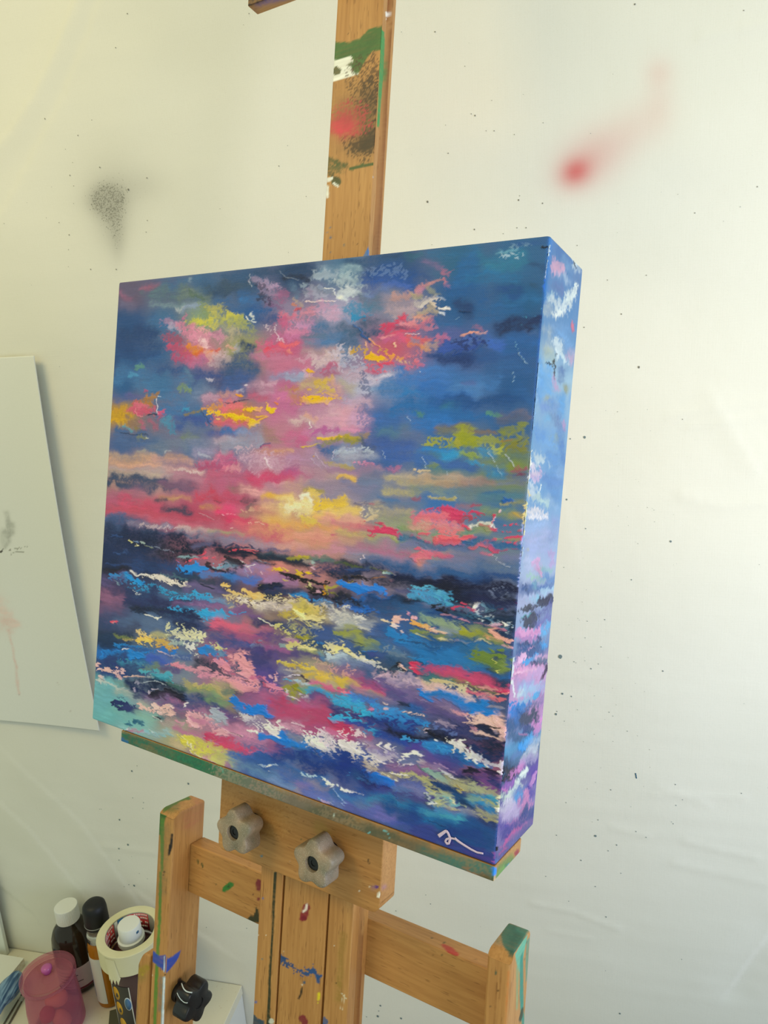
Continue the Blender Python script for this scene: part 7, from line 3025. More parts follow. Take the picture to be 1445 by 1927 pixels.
V, Fc = lathe([(9.5, -169.6), (9.5, -164), (8, -163.5), (8, -158)], 32)
mesh('knob_stem', np.array([(z, 93 + x, y - 492) for x, y, z in V]) / 1000. - EB, Fc, m_black, kb, auto=40)
m_drip = mat('pale_paint', 'd4e0e6', .4, .5)
def radk(a): 
    w_ = math.cos(5 * (a - R(60))); return 17.6 + 2.6 * (w_ if w_ > 0 else w_ * 1.15)
for a0, xs, w_ in ((R(112), (-159, -140.5), 1.0), (R(140), (-156, -141), .7)):
    pts = [];
    for i in range(9):
        q = i / 8; a = a0 + .25 * math.sin(2.4 * q); r_ = radk(a) + .05; pts.append(np.array([xs[0] + (xs[1] - xs[0]) * q, 93 + r_ * math.cos(a), -492 + r_ * math.sin(a)]) / 1000. - EB)
    V, Fc = tube(pts, w_ / 1000. * .6, 6); tag(mesh('paint_drip', V, Fc, m_drip, kb), 'pale blue paint drip')

# ---------------------------------------------------------------- the painting
ptg = empty('painting', tuple(ORG), (-TH, 0, 0))
tag(ptg, 'square deep-edged canvas with a sunset seascape, standing on the easel', 'painting')
NU, NV, NS = 720, 960, 110
HW, DEP = .2, .0727
def canvas_front():
    v, u = np.meshgrid(np.linspace(0, 1, NV), np.linspace(0, 1, NU), indexing='ij'); u = u.ravel(); v = v.ravel()
    px, py = pix((L2W @ np.stack([-HW + 2 * HW * u, 0 * u, HW - 2 * HW * v])).T + ORG)
    smp = []
    for vv, row in zip(np.linspace(.03, .97, 15), [r_.split() for r_ in GROUND.strip().splitlines()]):
        for uu, h in zip(np.linspace(.04, .96, 9), row):
            q = pix((L2W @ np.array([-HW + 2 * HW * uu, 0, HW - 2 * HW * vv]) + ORG)[None]); smp.append((q[0][0], q[1][0], h))
    P = Painter(px, py, u, v, base_from(px, py, smp)).run(parse(FRONT))
    return drag(np.concatenate([P.col, P.h[:, None]], 1).reshape(NV, NU, 4), 50, .009, .004, .56, 1.7)
def canvas_side():
    v, u = np.meshgrid(np.linspace(0, 1, NV), np.linspace(0, 1, NS), indexing='ij'); u = u.ravel(); v = v.ravel()
    px, py = pix((L2W @ np.stack([HW + 0 * u, DEP * u, HW - 2 * HW * v])).T + ORG)
    b = np.stack([np.interp(v, [a for a, _ in SIDE_GROUND], [lin(h)[i] for _, h in SIDE_GROUND]) for i in range(3)], 1)
    P = Painter(px, py, u, v, b, du=.18, seed=2).run(parse(SIDE))
    return drag(np.concatenate([P.col, P.h[:, None]], 1).reshape(NV, NS, 4), 90, .02, .02, .6, 1.4)
CF, CS = canvas_front(), canvas_side()
CF[..., :3] *= np.array([1.04, .98, 1.18]); CS[..., :3] *= np.array([.82, .78, .68])      # pigment strength
PIGMENT = 1.08
def rounded(p, r=.0022):
    lo = np.array([-HW, 0, -HW]); hi = np.array([HW, DEP, HW])
    q = np.clip(p, lo + r, hi - r); n = p - q; n = n / np.maximum(np.linalg.norm(n, axis=-1, keepdims=True), 1e-9)
    return q + n * r, n
xs, zs, ys = np.linspace(-HW, HW, NU), np.linspace(HW, -HW, NV), np.linspace(0, DEP, NS)
VV, FFc, CC = [], [], []; off = 0
def add(p, T, flip):
    global off
    p, n = rounded(p); p = p + n * (np.clip(T[..., 3:], 0, 2.2) * .00042)
    VV.append(p.reshape(-1, 3)); FFc.append(grid_faces(p.shape[0], p.shape[1], flip, off)); off += p.shape[0] * p.shape[1]
    CC.append(T[..., :3].reshape(-1, 3))
X_, Z_ = np.meshgrid(xs, zs); add(np.stack([X_, 0 * X_, Z_], -1), CF, True)
Y_, Z_ = np.meshgrid(ys, zs); add(np.stack([0 * Y_ + HW, Y_, Z_], -1), CS, True)
yb = np.linspace(0, DEP, 24)
Y_, Z_ = np.meshgrid(yb, zs); add(np.stack([0 * Y_ - HW, Y_, Z_], -1), np.repeat(CF[:, 2:3], 24, 1), False)
X_, Y_ = np.meshgrid(xs, yb, indexing='xy'); add(np.stack([X_, Y_, 0 * X_ + HW], -1), np.repeat(CF[2:3], 24, 0), False)
add(np.stack([X_, Y_, 0 * X_ - HW], -1), np.repeat(CF[-3:-2], 24, 0), True)
X_, Z_ = np.meshgrid(np.linspace(-HW, HW, 12), np.linspace(HW, -HW, 12)); raw = np.zeros((12, 12, 4)); raw[..., :3] = lin('cfc6ae')
add(np.stack([X_, 0 * X_ + DEP, Z_], -1), raw, False)
m_paint = mat('acrylic_on_canvas', rough=.42, spec=.28); t = NT(m_paint)
vc = t.n('ShaderNodeVertexColor', layer_name='paint'); t.l(vc.outputs['Color'], t.b.inputs['Base Color'])
sx = t.n('ShaderNodeSeparateXYZ'); t.l(t.obj(), sx.inputs[0])
su = t.math('ADD', sx.outputs[0], sx.outputs[1])
wv = t.math('MULTIPLY', t.math('SINE', t.math('MULTIPLY', su, 4600.)), t.math('SINE', t.math('MULTIPLY', sx.outputs[2], 4600.)))
v = t.obj()
t.l(t.math('ADD', .34, t.math('MULTIPLY', t.noise(v, 60, 4), .22)), t.b.inputs['Roughness'])
t.l(t.bump(wv, .30, .00035, t.bump(t.noise(t.obj((.25, 1, 1.5)), 420, 5, .65), .35, .0012)), t.b.inputs['Normal'])
canvas = mesh('canvas', np.concatenate(VV), np.concatenate(FFc), m_paint, ptg)
cc = np.ones((off, 4), np.float32); cc[:, :3] = np.clip(np.concatenate(CC) * PIGMENT, .002, .92)
at = canvas.data.attributes.new('paint', 'FLOAT_COLOR', 'POINT'); at.data.foreach_set('color', cc.ravel())
# signature, brushed on in pale lilac
m_sig = mat('lilac_paint', 'd6c0da', .45, .4)
SIGS = [[(38, 1108), (80, 1078), (128, 1044), (150, 1040)], [(142, 1040), (165, 1065), (188, 1120), (196, 1140), (180, 1205), (150, 1212), (128, 1180), (145, 1150), (200, 1135), (285, 1155)],
        [(255, 1135), (300, 1175), (370, 1222), (480, 1290), (560, 1330), (645, 1346)]]
SV, SF = [], []
for pts, wid in zip(SIGS, (1.35, 1.0, .95)):
    Q = []
    for x, y in pts:
        P_ = on_plane(820 + x / 7.225, 1420 + y / 7.225, ORG + L2W @ np.array([0, -.0009, 0]), L2W @ np.array([0, -1., 0])); Q.append(L2W.T @ (P_ - ORG))
    D_ = []
    for i in range(len(Q) - 1):
        for k in range(5): D_.append(Q[i] + (Q[i + 1] - Q[i]) * k / 5)
    D_.append(Q[-1])
    V, Fc = tube(D_, [wid / 1000. * (1 - .35 * i / len(D_)) for i in range(len(D_))], 8)
    b_ = len(SV); V = [(v_[0], -.0009 + (v_[1] + .0009) * .35, v_[2]) for v_ in V]
    SV += V; SF += [tuple(b_ + i for i in f_) for f_ in Fc]
tag(mesh('signature', SV, SF, m_sig, ptg), 'pale lilac brushed signature')

# ---------------------------------------------------------------- paper sheet on the wall
m_paper = mat('drawing_paper', 'dedfd6', .75, .2); t = NT(m_paper)
v = t.obj(); base = t.mix(t.noise(v, 500, 2), srgb('dcddd4'), srgb('e2e3da'))
at = t.n('ShaderNodeVertexColor', layer_name='paint')
inv = t.math('SUBTRACT', 1., at.outputs['Alpha'])
wd_ = t.n('ShaderNodeVectorMath', operation='SCALE'); t.l(base, wd_.inputs[0]); t.l(inv, wd_.inputs['Scale'])
ad = t.n('ShaderNodeVectorMath', operation='ADD'); t.l(wd_.outputs[0], ad.inputs[0]); t.l(at.outputs['Color'], ad.inputs[1])
t.l(ad.outputs[0], t.b.inputs['Base Color'])
tr, ztop = wall_tz(76, 668); _, zbot = wall_tz(100, 1359)
nx, nz = 190, 330
uu, vv = np.meshgrid(np.linspace(0, 1, nx), np.linspace(0, 1, nz))
T_ = tr - .42 * (1 - uu); Zp = ztop + (zbot - ztop) * vv
T_ = T_ + .014 * np.sin(math.pi * vv) * 0 - .004 * vv
offp = .007 + .004 * vv + .010 * np.clip((uu - .72) / .28, 0, 1) ** 2 * np.sin(math.pi * (.15 + .8 * vv)) + .003 * np.sin(5 * uu + 2)
PP = (W0 + WD * T_[..., None] - WN * offp[..., None]); PP[..., 2] = Zp
fr = PP.reshape(-1, 3); px, py = pix(fr)
pp = Painter(px, py, uu.ravel(), vv.ravel(), np.zeros((len(px), 4)), .7, 1., 77)
pp.run(parse("""@0 0 1
b a9aba2 6 .75 8,1000 14,1008 18,985
b a9aba2 5 .7 12,965 15,978
b b4b6ac 5 .7 23,985 22,1000
b b0b2a8 5 .7 16,1018 8,1028
b bcbeb4 7 .6 4,1030 2,1005
l 3a382f 1.8 .95 -2,1040 3,1038
l 55544a 1 .8 3,1036 6,1034
l 8a8a7e .8 .85 17,1036 19,1033 21,1037 22,1044
l 8a8a7e .8 .85 24,1040 34,1038 45,1039
l 96968a .7 .8 27,1034 28,1031 29,1034 31,1031 33,1034
l 96968a .7 .8 35,1032 37,1030 38,1033 41,1031
l 96968a .7 .8 46,1028 48,1030 51,1030 50,1027
b e0bdb2 18 .35 2,1140 12,1165
b e0bdb2 12 .4 8,1160 20,1170
b dcb8ac 2.5 .5 16,1185 24,1220 30,1260 36,1305
b a08a80 1.2 .7 36,1307
b b8b0a4 1.2 .5 108,1285
b b0a89c 1.3 .6 132,1339
b b8b0a4 1 .5 111,1288
"""))
bk = fr - WN * -.0006
V = np.concatenate([fr, bk]); n_ = nx * nz
Fq = np.concatenate([grid_faces(nz, nx, True), grid_faces(nz, nx, False, n_)])
i = np.arange(n_).reshape(nz, nx); edge = []
for a, b, fl in ((i[0, :-1], i[0, 1:], 0), (i[-1, :-1], i[-1, 1:], 1), (i[:-1, 0], i[1:, 0], 1), (i[:-1, -1], i[1:, -1], 0)):
    q = np.stack([a, b, b + n_, a + n_], 1); edge.append(q[:, ::-1] if fl else q)
Fq = np.concatenate([Fq] + edge)
paper = mesh('paper_sheet', V, Fq, m_paper)
cl = np.zeros((2 * n_, 4), np.float32); cl[:n_] = pp.col
at = paper.data.attributes.new('paint', 'FLOAT_COLOR', 'POINT'); at.data.foreach_set('color', cl.ravel())
tag(paper, 'large white drawing paper hung on the cream cloth, faint grey sketch at its left', 'paper')

# ---------------------------------------------------------------- the low white cabinet against the wall
TZ = .4008
cab = empty('cabinet', tuple(wallpt(-.15, 0, .2)), (0, 0, math.atan2(WD[1], WD[0])))
tag(cab, 'low white cabinet against the wall under the hanging paper', 'cabinet')
m_cab = mat('white_laminate', 'dcd8c4', .5, .35); t = NT(m_cab)
v = t.obj(); cc = t.mix(t.noise(v, 12, 5, .6), srgb('d6d1ba'), srgb('e0dcc8'))
cc = t.mix(t.math('MULTIPLY', t.ramp(t.noise(v, 160, 2), (.66, 0.), (.74, 1.)), .35), cc, srgb('b8a078'))
t.l(cc, t.b.inputs['Base Color'])
m_cside = mat('white_panel', 'd9dad4', .55, .3)
x1 = wall_tz(457, 1857.5)[0] + .15
def cbox(name, lo, hi, m, w=.0015, parent=cab):
    V, Fc = box(lo, hi); return bevel(mesh(name, V, Fc, m, parent, smooth=False), w, 2)
cbox('worktop', (-1.0, -.20, TZ - .018), (x1, .1975, TZ), m_cab, .001)
cbox('side_panel', (x1 - .019, -.195, .06), (x1 - .001, .197, TZ - .0182), m_cside)
cbox('side_panel', (-.998, -.195, .06), (-.98, .197, TZ - .0182), m_cside)
cbox('back_panel', (-.98, .185, .08), (x1 - .019, .197, TZ - .0182), m_cside)
for k in range(2):
    xa = -.978 + k * (x1 - .02 + .978) / 2; xb = xa + (x1 - .02 + .978) / 2 - .003
    d_ = cbox('door', (xa, -.213, .075), (xb, -.1955, TZ - .022), m_cside)
    cbox('handle', ((xa + xb) / 2 - .05, -.232, .30), ((xa + xb) / 2 + .05, -.2132, .312), mat('steel_pull', 'a8a8a6', .3, .5, .9), .003, d_)
cbox('plinth', (-.97, -.15, .002), (x1 - .03, .19, .0598), m_cside)

# white board standing in the corner and paper pad
def room_box(name, lo, hi, m, w=.001):
    o = empty('tmp'); bpy.data.objects.remove(o)
    return bevel(mesh(name, *box(lo, hi), m, smooth=False), w, 2)
def place(o, t_, off, z):
    o.location = tuple(wallpt(t_, z, off)); o.rotation_euler = (0, 0, math.atan2(WD[1], WD[0])); return o
tb = wall_tz(28, 1787)[0]
m_board = mat('white_foam_board', 'd8dcd2', .6, .3)
bd = place(room_box('foam_board', (-.38, -.007, 0), (0, 0, .30), m_board), tb, .0125, TZ + .0005)
bd.rotation_euler[0] = R(-1.0)
tag(bd, 'white foam board leaning on the cloth at the far left end of the cabinet', 'board')
m_pad = mat('pad_paper', 'e2e0d2', .7, .2); t = NT(m_pad)
v = t.obj((.2, .2, 1)); sx = t.n('ShaderNodeTexCoord')
t.l(t.mix(t.ramp(t.noise(v, 600, 2), (.4, 0.), (.6, 1.)), srgb('cfc9ac'), srgb('e4e2d4')), t.b.inputs['Base Color'])
m_padtop = mat('pad_cover', 'e0dfd2', .7, .2)
P1 = on_plane(45, 1803, np.array([0, 0, TZ + .016]), np.array([0, 0, 1.])); tp = (P1 - W0) @ WD; op = -((P1 - W0) @ WN)
pad = place(room_box('paper_pad', (-.20, -.26, 0), (0, 0, .0148), m_pad, .0006), tp, op, TZ + .0002)
tag(pad, 'white paper pad at the left end of the cabinet top', 'pad')
mesh('cover', [(v_[0] * 1, v_[1], v_[2]) for v_ in box((-.2, -.26, .0150), (0, 0, .0160))[0]], box((0, 0, 0), (1, 1, 1))[1], m_padtop, pad, smooth=False)

# ---------------------------------------------------------------- bottles and bits on the cabinet
def at_table(x, y): return on_plane(x, y, np.array([0, 0, TZ]), np.array([0, 0, 1.]))
def obj_at(name, V, Fc, m, parent=None, **kw): return mesh(name, V, Fc, m, parent, **kw)
m_gdark = mat('dark_bottle', '2a2118', .12, .5, Transmission_Weight=.35, IOR=1.45); m_gdark.node_tree.nodes['Principled BSDF'].inputs['Base Color'].default_value = (.032, .022, .014, 1)
m_wcap = mat('white_cap', 'dfe0d8', .45, .4); m_bcap = mat('black_cap', '121214', .5, .4)
m_label = mat('pale_label', 'c9c0c2', .6, .3); m_ink = mat('label_ink', '54505a', .6, .2)
def ribbed(r, z0, z1, n=60, d=.0006, top=.0012):
    V = []; Fc = []
    prof = [(1, z0), (1, z1 - top), (.985, z1 - top * .4), (.95, z1)]
    for i, (s_, z) in enumerate(prof):
        for k in range(2 * n):
            a = math.pi * k / n; rr = r * s_ - (d if k % 2 else 0); V.append((rr * math.cos(a), rr * math.sin(a), z))
    N = 2 * n
    for i in range(3):
        for k in range(N): k2 = (k + 1) % N; Fc.append((i * N + k, i * N + k2, (i + 1) * N + k2, (i + 1) * N + k))
    Fc.append(tuple(range(N - 1, -1, -1))); Fc.append(tuple(3 * N + k for k in range(N)))
    return V, Fc
def wrap(r, z0, z1, a0, a1, n=24, th=.0004):
    """label bent round a bottle"""
    V = []; Fc = []
    for rr in (r, r + th):
        for z in (z0, z1):
            for k in range(n + 1):
                a = a0 + (a1 - a0) * k / n; V.append((rr * math.cos(a), rr * math.sin(a), z))
    m_ = n + 1
    for k in range(n):
        Fc.append((2 * m_ + k, 2 * m_ + k + 1, 3 * m_ + k + 1, 3 * m_ + k)); Fc.append((k + 1, k, m_ + k, m_ + k + 1))
        Fc.append((k, k + 1, 2 * m_ + k + 1, 2 * m_ + k)); Fc.append((m_ + k + 1, m_ + k, 3 * m_ + k, 3 * m_ + k + 1))
    Fc.append((0, 2 * m_, 3 * m_, m_)); Fc.append((n, m_ + n, 3 * m_ + n, 2 * m_ + n))
    return V, Fc
def facing(P): return math.atan2(CW[1] - P[1], CW[0] - P[0])

# dark brown bottle, white cap
P = at_table(153, 1843); bt = empty('brown_bottle', (P[0], P[1], TZ + .0003)); fa = facing(P)
tag(bt, 'dark brown bottle with a white screw cap, leftmost bottle on the cabinet', 'bottle', )
prof = [(.026, 0), (.0325, .0015), (.0345, .005), (.0345, .075), (.0342, .090), (.0325, .104), (.0285, .116), (.022, .125), (.0165, .130), (.0155, .134), (.0155, .142)]
obj_at('body', *lathe(prof, 56), m_gdark, bt)
obj_at('cap', *ribbed(.0192, .1335, .161), m_wcap, bt, auto=30)
lb = obj_at('label', *wrap(.0347, .012, .058, fa - 1.35, fa + .62), m_label, bt, auto=40)
for z, a, b in ((.050, -1.1, -.5), (.043, -1.1, -.1), (.036, -1.0, -.2), (.030, -1.1, .1), (.020, -1.1, -.4)):
    obj_at('print_line', *wrap(.0352, z, z + .0014, fa + a, fa + b, 16, .0002), m_ink, lb)
obj_at('print_line', *wrap(.0352, .0125, .0165, fa - 1.35, fa + .62, 16, .0002), mat('label_maroon', '6a2f3a', .6, .2), lb)
# amber bottle, black cap
P = at_table(211, 1877); am = empty('amber_bottle', (P[0], P[1], TZ + .0003)); fa = facing(P)
tag(am, 'slim amber bottle with a tall black cap, beside the masking tape', 'bottle')
m_clear = mat('clear_glass', 'e8ece6', .05, .5, Transmission_Weight=.95, IOR=1.35)
m_amber = mat('amber_oil', 'c07a1c', .12, .5, Transmission_Weight=.35, IOR=1.3)
obj_at('body', *lathe([(.019, 0), (.0215, .002), (.0222, .006), (.0222, .118), (.0205, .126), (.0170, .132)], 48), m_amber, am, auto=40)
obj_at('neck', *lathe([(.0205, .1322), (.0200, .142), (.0165, .150), (.014, .156), (.014, .162)], 40), m_clear, am)
obj_at('cap', *lathe([(.0180, .156), (.0192, .160), (.0195, .170), (.0192, .188), (.0178, .196), (.0140, .200), (.006, .2012)], 48), m_bcap, am)
obj_at('cap_ring', *lathe([(.0196, .1615), (.0201, .1625), (.0196, .1636)], 48, False), mat('grey_ring', '8a8a88', .4, .4), am)
lb = obj_at('label', *wrap(.0224, .012, .105, fa - 1.75, fa - .35), mat('white_label', 'cfccc4', .6, .3), am, auto=40)
obj_at('label_band', *wrap(.0228, .020, .095, fa - 1.72, fa - 1.35, 8, .0002), mat('blue_print', '7f8fae', .6, .3), lb, auto=40)
# jar with the roll of masking tape round its neck
P = at_table(276, 1921); jar = empty('paint_jar', (P[0], P[1], TZ + .0028)); fa = facing(P)
tag(jar, 'tall plum-coloured jar with a white cap standing inside the masking tape roll', 'jar')
m_plum = mat('plum_paint', '4a3032', .25, .5)
prof = [(.036, 0), (.040, .0015), (.0415, .005), (.0415, .128), (.0405, .138), (.0372, .1445), (.030, .151), (.022, .157), (.0175, .160), (.0165, .166), (.0165, .180)]
obj_at('body', *lathe(prof, 64), m_plum, jar)
obj_at('cap', *lathe([(.0205, .164), (.0210, .1655), (.0208, .1725), (.0178, .1735), (.0176, .1955), (.0165, .1975), (.012, .198)], 56), m_wcap, jar, auto=35)
obj_at('cap_spot', *wrap(.0177, .186, .190, fa + .5, fa + .75, 5, .0004), mat('blue_spot', '2f5f86', .5, .3), jar)
lb = obj_at('label', *wrap(.0417, .010, .115, fa - 1.3, fa - .42), mat('label_dark', '3c3a34', .5, .3), jar, auto=40)
for a in (-1.30, -.42): obj_at('label_edge', *wrap(.0421, .010, .115, fa + a - .02, fa + a + .02, 2, .0002), mat('label_line', 'c8c4b8', .5, .3), lb)
m_yel = mat('label_yellow', 'c8982c', .5, .3); m_ob = mat('label_oval', '4a7096', .5, .3)
def patch(a, z, ra, rz, m, nm, r=.0422):
    V = []; n = 24
    for rr in (r, r + .0002):
        for k in range(n):
            t_ = 2 * math.pi * k / n; V.append((rr * math.cos(fa + a + ra * math.cos(t_)), rr * math.sin(fa + a + ra * math.cos(t_)), z + rz * math.sin(t_)))
    Fc = [tuple(range(n - 1, -1, -1)), tuple(n + k for k in range(n))] + [(k, (k + 1) % n, n + (k + 1) % n, n + k) for k in range(n)]
    return obj_at(nm, V, Fc, m, lb)
for z, a in ((.098, -1.02), (.068, -1.0), (.036, -.95)): patch(a, z, .17, .013, m_yel, 'printed_drop')
patch(-.55, .082, .14, .013, mat('label_oval_rim', 'c4ccd0', .5, .3), 'printed_oval'); patch(-.55, .082, .12, .011, m_ob, 'printed_oval', .0425)
tape = empty('masking_tape', (P[0], P[1], TZ + .0028 + .1452))
tag(tape, 'roll of cream masking tape slipped over the neck of the plum jar', 'tape roll')
m_tape = mat('crepe_tape', 'd8d2aa', .7, .2); t = NT(m_tape)
v = t.obj((1, 1, 30)); t.l(t.mix(t.noise(t.obj(), 40, 3), srgb('d2cca4'), srgb('dcd6b0')), t.b.inputs['Base Color'])
N = 80; prof = [(.0382, 0), (.0382, .0375), (.0392, .038), (.0508, .038), (.0515, .0373), (.0515, .0007), (.0508, 0)]
V, Fc = lathe(prof, N, False)
for k in range(N): k2 = (k + 1) % N; Fc.append((6 * N + k, 6 * N + k2, k2, k))
obj_at('tape_ring', V, Fc, m_tape, tape, auto=40)
# tape end hanging loose
V = []; n = 10
for rr in (.0516, .0520):
    for i in range(7):
        for k in range(n + 1):
            q = i / 6; a = fa - .95 + .34 * k / n + .1 * q; lift = .003 * q * q * (k < n) ; V.append(((rr + lift) * math.cos(a), (rr + lift) * math.sin(a), .034 - .040 * q + (.006 * math.sin(k * 2.1) if i == 6 else 0)))
m_ = n + 1; Fc = []
for s_ in (0, 1):
    o_ = s_ * 7 * m_
    for i in range(6):
        for k in range(n):
            f_ = (o_ + i * m_ + k, o_ + i * m_ + k + 1, o_ + (i + 1) * m_ + k + 1, o_ + (i + 1) * m_ + k); Fc.append(f_ if s_ else f_[::-1])
obj_at('tape_end', V, Fc, m_tape, tape)
core = obj_at('core', *[lathe([(.0376, .0012), (.0376, .0368), (.0381, .0368), (.0381, .0012)], N, False)[0], lathe([(1, 0), (1, 1), (1, 2), (1, 3)], N, False)[1]], mat('grey_core', 'a8a69a', .6, .3), tape, auto=40)
m_red = mat('core_red', 'cc4646', .5, .3); m_cw = mat('core_white', 'e8d8cc', .5, .3); m_cb = mat('core_blue', '2f6aa2', .5, .3)
def inner(z0, z1, a0, a1, m, nm, parent, r=.0374):
    V, Fc = wrap(r - .0003, z0, z1, a0, a1, 14, .0003); return obj_at(nm, V, [f_[::-1] for f_ in Fc], m, parent)
far = fa + math.pi + .3
for a0, a1 in ((far - 1.25, far - .28), (far + .36, far + 1.30)):
    rl = inner(.004, .0355, a0, a1, m_red, 'core_print', core)
    rs = random.Random(int(a0 * 100))
    for z in (.0085, .0165, .0245, .0305):
        a = a0 + .06
        while a < a1 - .12:
            w_ = rs.uniform(.035, .085); inner(z, z + .0042, a, a + w_, m_cw, 'lettering', rl, .0372) if rs.random() < .9 else None; a += w_ + .03
inner(.006, .036, far - .12, far + .14, m_cb, 'core_blue_patch', core); inner(.006, .036, far + .16, far + .30, mat('core_pale', 'd0d4d4', .5, .3), 'core_white_patch', core)
# flat dark patch under the jar, and a small navy pot at the front
m_patch = mat('olive_patch', '5a5a48', .7, .2)
cd = mesh('dark_patch', *box((0, 0, 0), (.15, .13, .0024)), m_patch, smooth=False); A_ = at_table(208, 1896); B2 = at_table(236, 1888)
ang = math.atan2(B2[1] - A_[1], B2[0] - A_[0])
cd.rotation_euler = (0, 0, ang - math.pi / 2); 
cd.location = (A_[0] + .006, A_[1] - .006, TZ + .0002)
tag(cd, 'dark olive patch lying flat under the plum jar', 'card')
P = at_table(252, 1943); pot = empty('paint_pot', (P[0], P[1], TZ + .0028)); tag(pot, 'small navy paint pot in front of the plum jar', 'pot')
m_navy = mat('navy_plastic', '20263c', .35, .5)
obj_at('body', *lathe([(.017, 0), (.019, .001), (.019, .016)], 40), m_navy, pot, auto=40)
obj_at('lid', *ribbed(.0202, .0162, .026, 40, .0005), m_navy, pot, auto=30)

# pink plastic beaker with make-up sponges
m_pink = bpy.data.materials.new('pink_plastic'); m_pink.use_nodes = True; nt = m_pink.node_tree
bs = nt.nodes['Principled BSDF']; bs.inputs['Base Color'].default_value = srgb('d58aa0'); bs.inputs['Roughness'].default_value = .3
trn = nt.nodes.new('ShaderNodeBsdfTransparent'); trn.inputs[0].default_value = srgb('f3dcdf'); mx = nt.nodes.new('ShaderNodeMixShader')
lw = nt.nodes.new('ShaderNodeLayerWeight'); lw.inputs[0].default_value = .35
mr = nt.nodes.new('ShaderNodeMapRange'); mr.inputs['To Min'].default_value = .10; mr.inputs['To Max'].default_value = .5; nt.links.new(lw.outputs['Facing'], mr.inputs['Value'])
nt.links.new(mr.outputs[0], mx.inputs[0]); nt.links.new(trn.outputs[0], mx.inputs[1]); nt.links.new(bs.outputs[0], mx.inputs[2]); nt.links.new(mx.outputs[0], nt.nodes['Material Output'].inputs[0])
P = at_table(111, 1926); BK = np.array([P[0], P[1], TZ + .0003]); bk_ = empty('sponge_beaker', tuple(BK)); fa = facing(P)
tag(bk_, 'translucent pink lidded beaker holding sponges, in front of the brown bottle', 'beaker')
prof = [(.001, .0012), (.041, .0012), (.0425, .003), (.0418, .05), (.0385, .088), (.0375, .098), (.0363, .098), (.0372, .087), (.0404, .05), (.0410, .004), (.001, .003)]
obj_at('body', *lathe(prof, 56, False), m_pink, bk_)
lid = obj_at('lid', *lathe([(.0395, .0975), (.0430, .0985), (.0430, .1065), (.0418, .1085), (.0385, .1088), (.0365, .1075), (.001, .1075), (.001, .1060), (.0380, .1060), (.0395, .105)], 56, False), m_pink, bk_)
m_mag = mat('magenta_knob', 'b85a94', .25, .5)
obj_at('lid_knob', *lathe([(.006, .1074), (.0065, .110), (.0085, .114), (.0085, .118), (.006, .1205), (.001, .121)], 32), m_mag, lid)
def sponge(name, px_, z, rx, rl, colr, axis, label, mcol):
    n, k = 28, 20; V = []; Fc = []
    for i in range(k + 1):
        t_ = math.pi * i / k; w_ = math.sin(t_) ** .8 * (1 - .18 * math.cos(t_)); V += [(rx * w_ * math.cos(2 * math.pi * j / n), rx * w_ * math.sin(2 * math.pi * j / n), -rl * math.cos(t_)) for j in range(n)]
    for i in range(k):
        for j in range(n): j2 = (j + 1) % n; Fc.append((i * n + j, i * n + j2, (i + 1) * n + j2, (i + 1) * n + j))
    o = mesh(name, V, Fc, mcol); o.location = px_; o.rotation_mode = 'QUATERNION'; o.rotation_quaternion = Vector(axis).to_track_quat('Z', 'Y')
    return tag(o, label, 'sponge', 'make-up sponges in the pink beaker')
m_flesh = mat('flesh_foam', 'dba084', .9, .1); m_rose = mat('rose_foam', 'b02f44', .9, .1); m_sage = mat('sage_handle', '9caf8c', .6, .3)
side = np.array([math.cos(fa + math.pi / 2), math.sin(fa + math.pi / 2), 0]); fwd = np.array([math.cos(fa), math.sin(fa), 0])
sponge('sponge', tuple(BK + side * .004 + fwd * .006 + np.array([0, 0, .055])), 0, .0125, .0175, None, tuple(side * .9 + np.array([0, 0, -.25])), 'upper flesh-coloured egg sponge inside the pink beaker', m_flesh)
sponge('sponge', tuple(BK + side * .006 + fwd * .020 + np.array([0, 0, .026])), 0, .0115, .020, None, tuple(fwd * .1 + side * -.45 + np.array([0, 0, .8])), 'lower flesh-coloured egg sponge inside the pink beaker', m_flesh)
db = empty('foam_dabber', tuple(BK - side * .013 + fwd * .017 + np.array([0, 0, .0062]))); tag(db, 'sponge dabber with a red foam head and green handle in the pink beaker', 'dabber', 'make-up sponges in the pink beaker')
obj_at('handle', *lathe([(.009, 0), (.0098, .002), (.0098, .026), (.0085, .029)], 32), m_sage, db)
obj_at('foam_head', *lathe([(.0085, .0292), (.0112, .032), (.0120, .038), (.0112, .044), (.008, .049), (.002, .0505)], 32), m_rose, db)
# blue pouch with two brush handles
m_blue = bpy.data.materials.new('blue_film'); m_blue.use_nodes = True; nt = m_blue.node_tree
bs = nt.nodes['Principled BSDF']; bs.inputs['Base Color'].default_value = srgb('3f6f9c'); bs.inputs['Roughness'].default_value = .3
tc = nt.nodes.new('ShaderNodeTexCoord'); mp = nt.nodes.new('ShaderNodeMapping'); mp.inputs['Scale'].default_value = (90, 6, 90); nz_ = nt.nodes.new('ShaderNodeTexNoise'); nz_.inputs['Scale'].default_value = 3
rp = nt.nodes.new('ShaderNodeValToRGB'); rp.color_ramp.elements[0].position = .4; rp.color_ramp.elements[0].color = srgb('2c527c'); rp.color_ramp.elements[1].position = .62; rp.color_ramp.elements[1].color = srgb('7fa0be')
nt.links.new(tc.outputs['Object'], mp.inputs[0]); nt.links.new(mp.outputs[0], nz_.inputs['Vector']); nt.links.new(nz_.outputs['Fac'], rp.inputs[0]); nt.links.new(rp.outputs[0], bs.inputs['Base Color'])
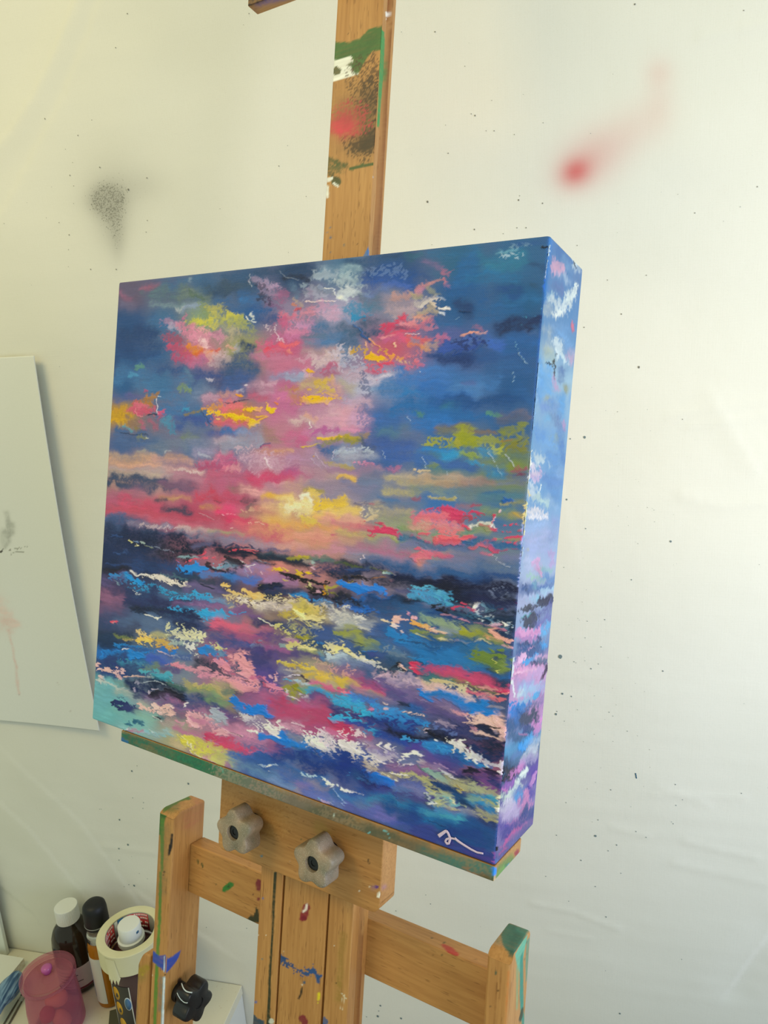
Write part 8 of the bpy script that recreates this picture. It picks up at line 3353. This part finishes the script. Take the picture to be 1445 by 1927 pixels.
A_ = at_table(40, 1852); B2 = at_table(-6, 1935); L_ = np.linalg.norm(B2 - A_); ang = math.atan2(B2[1] - A_[1], B2[0] - A_[0])
V = []; n, k = 40, 30
for i in range(k + 1):
    q = i / k; w_ = (math.sin(math.pi * min(1, q * 1.15 + .02)) ** .55 if q < .8 else .45 + .15 * (1 - q)) 
    for j in range(n):
        a = 2 * math.pi * j / n; rr = 1 + .10 * math.sin(7 * a + 3 * q) + .05 * math.sin(13 * a - 5 * q)
        V.append((.019 * w_ * rr * math.cos(a), L_ * q, .0105 + .0095 * w_ ** .6 * rr * math.sin(a)))
zmin = min(v_[2] for v_ in V); V = [(x, y, z - zmin) for x, y, z in V]; Fc = []
for i in range(k):
    for j in range(n): j2 = (j + 1) % n; Fc.append((i * n + j, (i + 1) * n + j, (i + 1) * n + j2, i * n + j2))
Fc.append(tuple(range(n))); Fc.append(tuple(k * n + j for j in range(n - 1, -1, -1)))
pc = mesh('plastic_pouch', V, Fc, m_blue); pc.rotation_euler = (0, 0, ang - math.pi / 2); pc.location = (A_[0], A_[1], TZ + .0165)
tag(pc, 'crumpled blue plastic pouch lying on the paper pad at the left edge', 'pouch')
m_stick = mat('thin_handle', '5f5848', .5, .3); m_ferr = mat('ferrule', 'a8a8a0', .3, .5, .8)
for (xa, ya), (xb, yb), lbl in (((40, 1875), (4, 1935), 'thin brush nearer the blue pouch'), ((46, 1878), (12, 1938), 'thin brush farther from the blue pouch, towards the pink beaker')):
    A_ = at_table(xa, ya); B2 = at_table(xb, yb); br = empty('paint_brush', (A_[0], A_[1], TZ + .0022)); D_ = B2 - A_
    tag(br, lbl, 'brush', 'thin brushes beside the blue pouch')
    V, Fc = tube([D_ * .15, D_ * .5, D_ * 1.3], [.0013, .0016, .0012], 10); obj_at('handle', V, Fc, m_stick, br)
    V, Fc = tube([D_ * .02, D_ * .15], [.0014, .0014], 10); obj_at('ferrule', V, Fc, m_ferr, br)
    V, Fc = tube([D_ * -.06, D_ * -.02, D_ * .02], [.0003, .0011, .0013], 10); obj_at('bristles', V, Fc, m_bcap, br)
